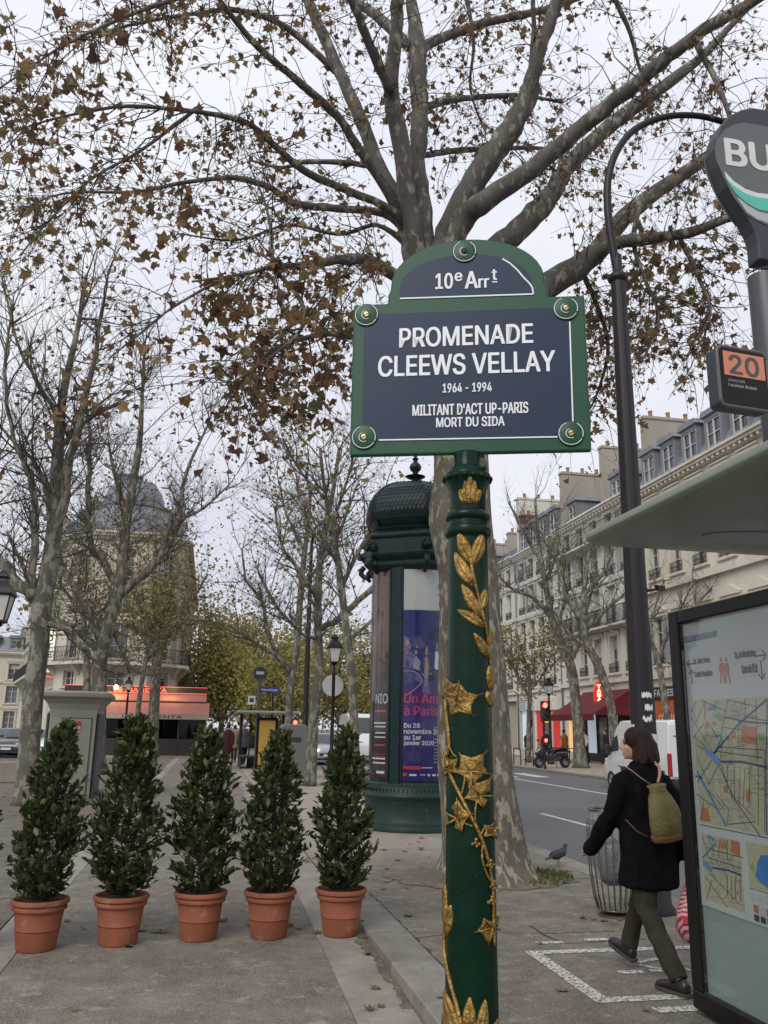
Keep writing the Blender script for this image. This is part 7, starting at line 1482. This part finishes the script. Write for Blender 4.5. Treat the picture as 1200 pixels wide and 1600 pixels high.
b = MB(); b.box(-.40,.42,-.06,.10,.05,1.98); b.build('poster_frame', M['shelter_dark'], fs_, bevel=.01); b = MB(); b.box(-.30,.32,-.068,-.061,.18,1.86); pp_ = b.build('poster', M['poster_yellow'], fs_); text('lettering', 'PARIS', M['off_white'], pp_, frame((.01,-.07,1.0), (1,0,0), (0,0,1)), (-.2,.2,-.07,.07), .02, .001) if False else None
b = MB(); b.box(-1.0,-.5,.6,3,.42,.48); b.box(-.95,-.9,.7,2.9,0,.42); b.build('seat', M['iron'], fs_)
ft = thing('bus_stop_totem', 'distant bus stop totem with dark round head by the far shelter', 'bus stop', (1.95, 35.4, 0)); b = MB(); pole(b, 0, 0, 3.5, .07); b.build('mast', M['totem'], ft); b = MB(); b.lathe([(.27,-.05),(.28,0),(.27,.05)], 20); b.xf(Matrix.Translation((0,0,3.7)) @ Matrix.Rotation(R(90),4,'X')); b.build('head', M['totem_side'], ft); b = MB(); b.box(-.16,.16,-.06,-.052,3.66,3.78); b.build('plate', M['pale_grey'], ft)
ub = thing('recycling_container', 'rounded grey recycling container behind the fourth potted shrub', 'container', (2.8, 29.3, 0)); M['ub_grey'] = mat('container_grey', (.13,.125,.115), (.11,.105,.098), 2, .6)
b = MB(); b.prism(rr_poly(.47,.86,.22,6), -.45, .45); b.xf(Matrix.Translation((0,0,.86))); b.build('body', M['ub_grey'], ub, smooth=40, bevel=.03); b = MB(); b.box(-.22,.22,-.458,-.445,1.15,1.30); b.build('slot', M['iron'], ub)
def bench(label, x, y, rz_):
    o = thing('bench', label, 'bench', (x, y, 0), rz_, 'benches on the promenade')
    for i in range(3): b = MB(); b.box(-.8,.8,-.21+.15*i,-.08+.15*i,.44,.475); b.build('slat', M['bench_wood'], o, bevel=.006)
    for xx in (-.62,.62): b = MB(); b.box(xx-.05,xx+.05,-.2,.2,0,.438); b.build('leg', M['iron'], o)
    return o
M['bench_wood'] = mat('bench_wood', (.10,.09,.075), (.07,.062,.05), 4, .7, stretch=(.3,1,1))
bench('pale bench in front of the far bus shelter', 1.95, 37.0, R(80)); bench('low bench between the slim tree and the fifth potted shrub', 4.0, 24.2, R(85))
M['block'] = mat('stone_block', (.25,.215,.175), (.19,.16,.13), 3, .9, bump=.2)
for i, (x, y, lb_) in enumerate(((-5.35,26.7,'square stone block beside the slim left tree'), (-6.0,26.9,'square stone block cut by the left edge'))): o = MB().box(-.25,.25,-.25,.25,0,.55).build('stone_block', M['block'], None, bevel=.02); o.location = (x, y, 0); tag(o, lb_, 'block', 'stone blocks by the left kerb')
M['tl_red'] = emis('red_signal_light', (1,.05,.03), 9); M['tl_off'] = mat('signal_lens_off', (.02,.02,.02), rough=.2)
def signal(label, x, y, zl, ped=None, sc=1.0):
    o = thing('traffic_light', label, 'traffic light', (x, y, 0), 0, 'traffic lights showing red'); b = MB(); pole(b, 0, .12, zl+.2, .05); b.build('post', M['lamp_black'], o)
    b = MB(); b.box(-.14*sc,.14*sc,-.10,.10,zl-.62*sc,zl+.16*sc); b.build('housing', M['iron'], o, bevel=.03)
    for i in range(3):
        b = MB(); b.lathe([(.10*sc,0),(.08*sc,.02),(.0005,.03)], 14); b.xf(Matrix.Translation((0,-.10,zl-.235*i*sc)) @ Matrix.Rotation(R(90),4,'X')); b.build('lens', M['tl_red'] if i == 0 else M['tl_off'], o)
        b = MB(); b.lathe([(.11*sc,-.0),(.11*sc,.10)], 12, a0=0, a1=PI, caps=False); b.xf(Matrix.Translation((0,-.10,zl-.235*i*sc)) @ Matrix.Rotation(R(90),4,'X')); b.build('visor', M['iron'], o)
    if ped:
        b = MB(); b.box(-.10,.10,-.06,.08,ped-.14,ped+.14); b.build('repeater', M['iron'], o); b = MB(); b.lathe([(.075,0),(.0005,.02)], 12); b.xf(Matrix.Translation((.02,-.061,ped+.03)) @ Matrix.Rotation(R(90),4,'X')); b.build('lens', M['tl_red'], o)
signal('red traffic light with a lower red repeater across the road by the scooter', 14.85, 37.5, 2.76, 1.2, 1.15); signal('red traffic light behind the tip of the fourth potted shrub', 3.3, 34, 1.80, None, .8); signal('red traffic light behind the tip of the fifth potted shrub', 5.0, 31.2, 1.68, None, .9)
lantern('thin black lantern post on the far pavement by the scooter', 17.3, 43, 4.4, .9)
# U-shaped barriers by the scooter
for i in range(3):
    o = thing('barrier', ['barrier nearest the scooter', 'second barrier from the scooter', 'barrier farthest from the scooter'][i]+' on the far kerb', 'barrier', (15.25, 40.6+1.7*i, 0), 0, 'black barriers on the far kerb'); b = MB(); b.tube([(0,-.5,0),(0,-.5,.65),(0,-.42,.78),(0,.42,.78),(0,.5,.65),(0,.5,0)], .03, 8); b.build('hoop', M['iron'], o, smooth=True); b = MB(); b.tube([(0,-.5,.4),(0,.5,.4)], .022, 6); b.build('rail', M['iron'], o)
# ================================================================ VEHICLES
M['tyre'] = mat('tyre', (.018,.018,.019), rough=.85); M['rim'] = mat('wheel_rim', (.32,.32,.33), rough=.35, metal=.7); M['car_glass'] = glass('car_glass', (.03,.035,.04)); M['tail_red'] = mat('tail_light_red', (.32,.012,.012), rough=.25); M['head_on'] = emis('lit_headlight', (1,.90,.75), 6); M['head_off'] = mat('headlight_glass', (.42,.43,.44), rough=.15); M['plastic'] = mat('black_plastic', (.02,.02,.021), rough=.6); M['plate'] = mat('number_plate', (.58,.58,.56), rough=.5)
def paint(n, c): return mat('car_paint_'+n, c, tuple(x*.94 for x in c), 2, .28, coat=.6)
for n, c in dict(white=(.62,.62,.60), silver=(.30,.31,.32), black=(.02,.02,.022), grey=(.12,.125,.13), blue=(.04,.06,.10)).items(): M['car_'+n] = paint(n, c)
def wheel(parent, x, y, r, w, s):
    b = MB(); b.lathe([(r*.62,-w/2),(r*.93,-w/2),(r,-w*.3),(r,w*.3),(r*.93,w/2),(r*.62,w/2)], 24, caps=False); b.xf(Matrix.Translation((x, y, r)) @ Matrix.Rotation(R(90),4,'Y')); o = b.build('wheel', M['tyre'], parent, smooth=40)
    b = MB(); b.lathe([(.001,w*.32),(r*.15,w*.34),(r*.2,w*.25),(r*.55,w*.30),(r*.63,w*.42),(r*.63,-w*.4)], 20, caps=False); b.xf(Matrix.Translation((x, y, r)) @ Matrix.Rotation(R(90*s),4,'Y')); b.build('rim', M['rim'], o, smooth=40)
    for k in range(5):
        b = MB(); b.box(r*.15,r*.6,-.03,.03,w*.30,w*.345); b.xf(Matrix.Translation((x, y, r)) @ Matrix.Rotation(R(90*s),4,'Y') @ Matrix.Rotation(k*2*PI/5,4,'Z')); b.build('spoke', M['rim'], o)
def sections(b, S_, n=10):
    """rows: y, half width bottom, half width belt, half width roof, z bottom, z belt, z roof"""
    rg = []
    for y, wb, wm_, wr, zb, zm, zr in S_: rg.append([(-wb,y,zb),(-wm_,y,zb+(zm-zb)*.45),(-wm_*.985,y,zm),(-wr,y,zr-.04),(-wr*.82,y,zr),(wr*.82,y,zr),(wr,y,zr-.04),(wm_*.985,y,zm),(wm_,y,zb+(zm-zb)*.45),(wb,y,zb)])
    b.loft(rg)
def car(label, loc, rz_, m, lit=False, group=None):
    o = thing('parked_car' if not lit else 'car', label, 'car', loc, rz_, group)  # front faces +y
    b = MB(); sections(b, [(-2.05,.70,.74,.66,.42,.72,.86),(-1.98,.78,.84,.74,.25,.86,.98),(-1.3,.82,.87,.80,.20,.92,.99),(0,.83,.88,.82,.20,.92,.98),(1.0,.82,.87,.80,.20,.90,.96),(1.75,.80,.84,.70,.22,.76,.84),(2.02,.72,.76,.60,.28,.62,.70),(2.08,.66,.68,.50,.36,.55,.60)]); b.build('body', m, o, smooth=50, bevel=.03)
    b = MB(); sections(b, [(-1.85,.72,.73,.52,.94,.96,1.0),(-1.45,.74,.735,.58,.95,1.0,1.40),(-.6,.75,.74,.60,.95,1.0,1.47),(.2,.75,.74,.60,.95,1.0,1.44),(1.05,.74,.73,.64,.93,.95,.98)]); b.build('cabin', m, o, smooth=50)
    b = MB(); b.add([(-.62,1.0,1.01),(.62,1.0,1.01),(.52,.30,1.415),(-.52,.30,1.415)], [(0,1,2,3)]); b.xf(Matrix.Translation((0,.03,.012))); b.build('windscreen', M['car_glass'], o)
    b = MB(); b.add([(-.60,-1.80,1.02),(.60,-1.80,1.02),(.50,-1.48,1.38),(-.50,-1.48,1.38)], [(3,2,1,0)]); b.xf(Matrix.Translation((0,-.03,.015))); b.build('rear_window', M['car_glass'], o)
    for s in (-1,1):
        for y0, y1, t0, t1 in ((-1.35,-.42,-1.15,-.42),(-.34,.82,-.34,.22)):
            b = MB(); b.add([(s*.752,y0,1.0),(s*.752,y1,1.0),(s*.635,t1,1.38),(s*.635,t0,1.38)], [(0,1,2,3)] if s > 0 else [(3,2,1,0)]); b.build('side_window', M['car_glass'], o)
        b = MB(); b.box(s*.60-.16,s*.60+.16,1.93,2.035,.60,.74); b.build('headlight', M['head_on'] if lit else M['head_off'], o, bevel=.02); b = MB(); b.box(s*.64-.13,s*.64+.13,-2.06,-1.98,.70,.88); b.build('tail_light', M['tail_red'], o, bevel=.02); b = MB(); b.box(s*.90-.09,s*.90+.09,.62,.74,1.0,1.12); b.build('mirror', m, o, bevel=.02)
        for y in (-1.28,1.30): wheel(o, s*.76, y, .31, .20, s)
    b = MB(); b.box(-.45,.45,2.03,2.085,.44,.56); b.build('grille', M['plastic'], o); b = MB(); b.box(-.26,.26,2.086,2.094,.40,.51); b.build('number_plate', M['plate'], o); b = MB(); b.box(-.70,.70,1.98,2.06,.24,.34); b.build('bumper', M['plastic'], o, bevel=.02); b = MB(); b.box(-.26,.26,-2.075,-2.065,.52,.63); b.build('number_plate', M['plate'], o)
    return o
for i, (x, y, n, lb_) in enumerate(((-12.0,51.0,'silver','silver car parked at the far left edge of the road'), (-10.75,52.2,'grey','grey car parked second from the left edge'), (-9.6,50.4,'black','dark car parked beside the slim left tree'), (-8.3,51.5,'white','pale car parked nearest the slim left tree'))): car(lb_, (x, y, -.12), R(168), M['car_'+n], False, 'cars parked along the left road')
car('silver car with lit headlights coming down the road between trunk and lantern', (5.95, 44.5, -.12), R(176), M['car_silver'], True)
def van(label, loc, rz_, group=None):
    o = thing('white_van', label, 'van', loc, rz_, group); m = M['car_white']  # front faces +y
    b = MB(); sections(b, [(-2.75,.92,.99,.90,.42,1.3,2.42),(-2.70,.96,1.02,.93,.32,1.3,2.50),(-1.0,.96,1.03,.94,.32,1.3,2.52),(.9,.96,1.03,.94,.32,1.3,2.50),(1.35,.96,1.02,.88,.32,1.25,2.30),(1.95,.94,1.00,.80,.32,1.15,1.50),(2.45,.90,.95,.74,.34,.95,1.18),(2.72,.80,.84,.60,.40,.72,.90)]); b.build('body', m, o, smooth=45, bevel=.04)
    b = MB(); b.box(-.97,.97,-2.84,-2.74,.34,.62); b.build('rear_bumper', M['plastic'], o, bevel=.03)
    for s in (-1,1):
        b = MB(); b.box(s*.455-.44,s*.455+.44,-2.785,-2.752,.66,2.36); d = b.build('rear_door', m, o, bevel=.02)
        b = MB(); b.box(s*.455-.34,s*.455+.34,-2.792,-2.786,1.95,2.0); b.build('crease', M['car_grey'], d) if s else None
        b = MB(); b.box(s*.95-.07,s*.95+.07,-2.79,-2.70,.70,1.42); b.build('tail_light', M['tail_red'], o, bevel=.02)
        b = MB(); b.box(s*.06-.02,s*.06+.02,-2.81,-2.786,1.35,1.55); b.build('door_handle', M['plastic'], d)
        for y in (-1.65,1.75): wheel(o, s*.90, y, .34, .22, s)
        b = MB(); b.add([(s*1.005,1.0,1.42),(s*1.005,1.85,1.35),(s*.87,1.42,2.15),(s*.90,1.0,2.15)], [(0,1,2,3)] if s > 0 else [(3,2,1,0)]); b.build('side_window', M['car_glass'], o)
        b = MB(); b.box(s*1.14-.10,s*1.14+.10,1.55,1.70,1.25,1.62); b.build('mirror', M['plastic'], o, bevel=.03); b = MB(); b.box(s*.72-.14,s*.72+.14,2.46,2.60,.86,1.10); b.build('headlight', M['head_off'], o, bevel=.03)
        b = MB(); b.box(s*1.035-.006,s*1.035+.006,-2.5,.8,.72,.86); b.build('rub_strip', M['plastic'], o)
    b = MB(); b.add([(-.84,1.92,1.50),(.84,1.92,1.50),(.78,1.38,2.26),(-.78,1.38,2.26)], [(0,1,2,3)]); b.xf(Matrix.Translation((0,.06,.03))); b.build('windscreen', M['car_glass'], o)
    b = MB(); b.box(.12,.66,-2.80,-2.787,.80,.92); b.build('number_plate', M['plate'], o)
    b = MB()   # two chevrons
    for z in (1.12,1.19): b.prism([(.28,z),(.36,z+.07),(.44,z),(.44,z+.03),(.36,z+.10),(.28,z+.03)], -2.80, -2.787)
    b.build('badge', M['rim'], o)
    return o
van('white delivery van parked across the road behind the walking woman', (13.45, 24.9, -.12), R(-2)).scale = (.86,.86,.84); van('white van coming down the road half hidden by the advertising column', (8.2, 47.0, -.12), R(178))
# scooter
sc2 = thing('scooter', 'black maxi scooter parked on the far kerb by the traffic light', 'scooter', (15.6, 38.6, 0), R(105)); PB = M['car_black']
for y in (-.72,.75): wheel(sc2, 0, y, .27, .12, 1)
b = MB(); b.loft([[(w*math.cos(a), y, z+h*math.sin(a)) for a in [2*PI*i/14 for i in range(14)]] for y, w, z, h in ((-.95,.03,.72,.05),(-.8,.14,.70,.13),(-.5,.19,.64,.17),(-.1,.19,.55,.18),(.12,.17,.42,.13),(.35,.17,.42,.14),(.5,.18,.60,.26),(.62,.19,.74,.28),(.76,.14,.72,.22),(.92,.06,.62,.08))]); b.build('fairing', PB, sc2, smooth=50)
b = MB(); b.loft([[(w*math.cos(a), y, z+h*math.sin(a)) for a in [2*PI*i/12 for i in range(12)]] for y, w, z, h in ((-.85,.10,.86,.05),(-.5,.17,.86,.07),(-.1,.16,.80,.06),(.08,.08,.76,.04))]); b.build('seat', M['plastic'], sc2, smooth=50)
b = MB(); b.add([(-.16,.66,.95),(.16,.66,.95),(.13,.52,1.28),(-.13,.52,1.28)], [(0,1,2,3),(3,2,1,0)]); b.f = [(0,1,2,3)]; b.build('windshield', M['clear'], sc2)
b = MB(); b.tube([(-.34,.42,1.03),(-.15,.52,1.02),(.15,.52,1.02),(.34,.42,1.03)], .018, 6); b.build('handlebar', M['plastic'], sc2)
for s in (-1,1): b = MB(); b.tube([(.30*s,.48,1.04),(.36*s,.50,1.18)], .01, 5); b.cb((.38*s,.50,1.22), (.14,.03,.09)); b.build('mirror', M['plastic'], sc2); b = MB(); b.box(s*.19-.008,s*.19+.008,-.75,-.15,.66,.71); b.build('side_trim', M['rim'], sc2)
b = MB(); b.tube([(.17,.1,.30),(.20,-.3,.32),(.21,-.85,.42)], [.04,.05,.06], 8); b.build('exhaust', M['rim'], sc2, smooth=True); b = MB(); b.box(-.09,.09,-1.0,-.93,.68,.76); b.build('tail_light', M['tail_red'], sc2); b = MB(); b.box(-.12,.12,.86,.93,.70,.80); b.build('headlight', M['head_off'], sc2); b = MB(); b.tube([(-.14,-.05,.28),(-.26,-.08,.02)], .015, 6); b.build('side_stand', M['plastic'], sc2)
# cafe tables across the road
for i in range(2):
    o = thing('cafe_table', ['round cafe table left under the red awning', 'round cafe table right under the red awning'][i], 'table', (19.6, 47.6-1.6*i, 0), 0, 'cafe tables under the red awning'); b = MB(); b.lathe([(.32,.72),(.33,.74),(.32,.755)], 18); b.build('top', M['iron'], o); b = MB(); b.tube([(0,0,.02),(0,0,.72)], .03, 8); b.lathe([(.22,0),(.2,.03),(.05,.05)], 14); b.build('pedestal', M['iron'], o)
# ================================================================ PEOPLE FAR OFF
for n, c in dict(burgundy=(.055,.016,.022), tan=(.22,.15,.085), slate=(.085,.088,.10), mustard=(.27,.13,.03), white=(.55,.55,.54), dark=(.018,.018,.02), navy=(.02,.025,.045), jeans=(.06,.075,.12)).items(): M['cl_'+n] = mat('cloth_'+n, c, rough=.9, spec=.2)
FP = [('person in a burgundy coat walking away on the path', (.95,40.8,0), 0, 'cl_burgundy', 'cl_dark', 'hair_dark', .45, 1.72, 1.12, 'R'),
 ('person in a tan coat walking away between two others', (1.30,42.6,0), -5, 'cl_tan', 'cl_dark', 'hair_dark', .60, 1.68, 1.0, 'L'),
 ('person in a slate jacket striding away on the right of the group', (1.62,39.2,0), 6, 'cl_slate', 'cl_dark', 'hair_grey', .68, 1.76, 1.05, 'R'),
 ('person in a mustard jacket on the far pavement by the scooter', (19.6,46.6,0), 20, 'cl_mustard', 'cl_dark', 'hair_dark', .70, 1.74, 1.05, 'L'),
 ('waiter in a white shirt standing under the red awning', (20.2,45.2,0), 110, 'cl_white', 'cl_dark', 'hair_dark', .82, 1.75, 1.0, 'R'),
 ('person in dark coat behind the scooter seat', (18.4,46.3,0), 160, 'cl_dark', 'cl_jeans', 'hair_dark', .65, 1.70, 1.05, 'R'),
 ('person in brown coat and pale trousers behind the scooter front', (18.0,48.2,0), 200, 'cl_burgundy', 'cl_white', 'hair_dark', .70, 1.66, 1.0, 'L'),
 ('person in navy coat by the cafe door under the awning', (20.6,43.4,0), 90, 'cl_navy', 'cl_dark', 'hair_dark', .60, 1.74, 1.05, 'R')]
for lb_, loc, a, ct, tr, hr, hem, H_, bl, f in FP: person('person', lb_, loc, R(a), walk(.26 if loc[0] < 5 else .12, .16, .02 if loc[0] < 5 else 0, f), H_, ct, tr, hr, .03, hem, False, 0, bl)
# ================================================================ FALLEN LEAVES AND LITTER
M['fallen'] = leafmat('fallen_leaf', [(.13,.085,.045), (.20,.14,.075), (.11,.06,.03), (.23,.175,.10), (.085,.055,.035)], .1, .8)
FLM = []
for i in range(6):
    vs, fs_2 = LV[i]; b = MB(); r = random.Random(i+70); b.add([(x, y, abs(z)*.5+.06*r.random()) for x, y, z in vs], fs_2); b.tube([(0,-.06,.03),(.04,-.45,.02)], [.02,.015], 3); me = b.mesh('fallen_leaf'); me.materials.append(M['fallen']); FLM.append(me)
rr = random.Random(99); spots = []
for px, py in ((130,1452),(212,1452),(222,1455),(242,1456),(255,1458),(203,1480),(389,1447),(467,1452),(494,1458),(348,1440),(568,1456),(575,1492),(588,1545),(577,1580),(595,1575),(450,1448),(565,1440),(105,1440),(637,1432),(635,1388),(650,1372),(740,1380),(842,1388),(670,1340),(620,1345),(600,1390),(845,1475),(890,1362),(930,1352),(925,1348),(945,1440),(928,1437),(962,1444),(970,1438),(912,1436),(985,1440),(700,1350),(905,1352),(640,1320),(655,1325),(117,1580),(690,1560),(1010,1580),(880,1548)): spots.append((px, py, .8))
for i in range(110): spots.append((rr.uniform(0,1000), 1190+rr.random()**.7*170, .9))
LMK = [((-1.1,7.1),'beside the leftmost terracotta pot'), ((-.5,7.2),'beside the second terracotta pot'), ((.1,7.3),'beside the middle terracotta pot'), ((.6,7.3),'beside the fourth terracotta pot'), ((1.2,7.2),'beside the pot nearest the kerb step'), ((1.2,5.2),'on the pale strip below the kerb step'), ((3.7,7.7),'at the foot of the litter bin'), ((3.1,9.9),'by the roots of the big plane tree'), ((4.3,10.6),'near the pigeon'), ((3.4,14),'at the base of the advertising column'), ((2.2,8.5),'on the asphalt between kerb step and tree'), ((2.6,5.8),'near the painted bay'), ((-3.2,17),'near the public toilet'), ((0,14),'on the path behind the pots'), ((0,24),'far down the middle of the path'), ((2.5,24),'on the dusty strip under the slim trees'), ((-3,30),'on the pavement beyond the toilet'), ((2.5,35),'near the far bus shelter'), ((0,38),'near the walking group'), ((-.3,5.6),'on the bare path in the foreground')]
FL = {}
for px, py, k in spots:
    p = G(px, py, 0)
    for _ in range(4): p = G(px, py, gz(p.x, p.y) if p.x < 1.37 else 0)
    if p.x > 4.4 or p.x < -5.8 or p.y > 45: continue
    if 1.36 < p.x < 1.40: continue
    s = rr.uniform(.07,.15)*k; o = bpy.data.objects.new('fallen_leaf', FLM[rr.randrange(6)]); C.objects.link(o); o.location = (p.x, p.y, (gz(p.x, p.y) if p.x < 1.37 else 0)+.005); o.scale = (s, s, s*rr.uniform(.6,1.6)); o.rotation_euler = (rr.uniform(-.12,.12), rr.uniform(-.12,.12), rr.uniform(0,6.28)); w_ = min(LMK, key=lambda t: (Vector(t[0])-p.xy).length/(3+p.y)); tag(o, ('large ' if s > .115 else 'small ' if s < .08 else '')+'dry brown plane leaf '+w_[1], 'leaf', 'fallen leaves on the pavement'); FL.setdefault(o['label'], []).append((px, o))
ORD = 'first second third fourth fifth sixth seventh eighth ninth tenth eleventh twelfth thirteenth fourteenth fifteenth'.split()
for lb_, L_ in FL.items():
    if len(L_) > 1:
        for i, (_, o) in enumerate(sorted(L_, key=lambda t: t[0])): o['label'] = lb_+', '+ORD[min(i, 14)]+' from left'
b = MB()
for i in range(2600):
    x = rr.uniform(-5.5,4.3); y = 3+40*rr.random()**1.6; s = rr.uniform(.004,.012); z = (gz(x, y) if x < 1.37 else 0)+.006; a = rr.uniform(0,6.28)
    if 1.33 < x < 1.42: continue
    b.add([(x+s*math.cos(a), y+s*math.sin(a), z), (x+s*.6*math.cos(a+2), y+s*.6*math.sin(a+2), z+.002), (x+s*math.cos(a+4), y+s*math.sin(a+4), z)], [(0,1,2)])
o = stuff(b.build('leaf_crumbs', M['fallen'])); tag(o, 'tiny leaf crumbs and grit scattered over the pavement', 'debris')
bpy.data.scenes.remove(TMP)
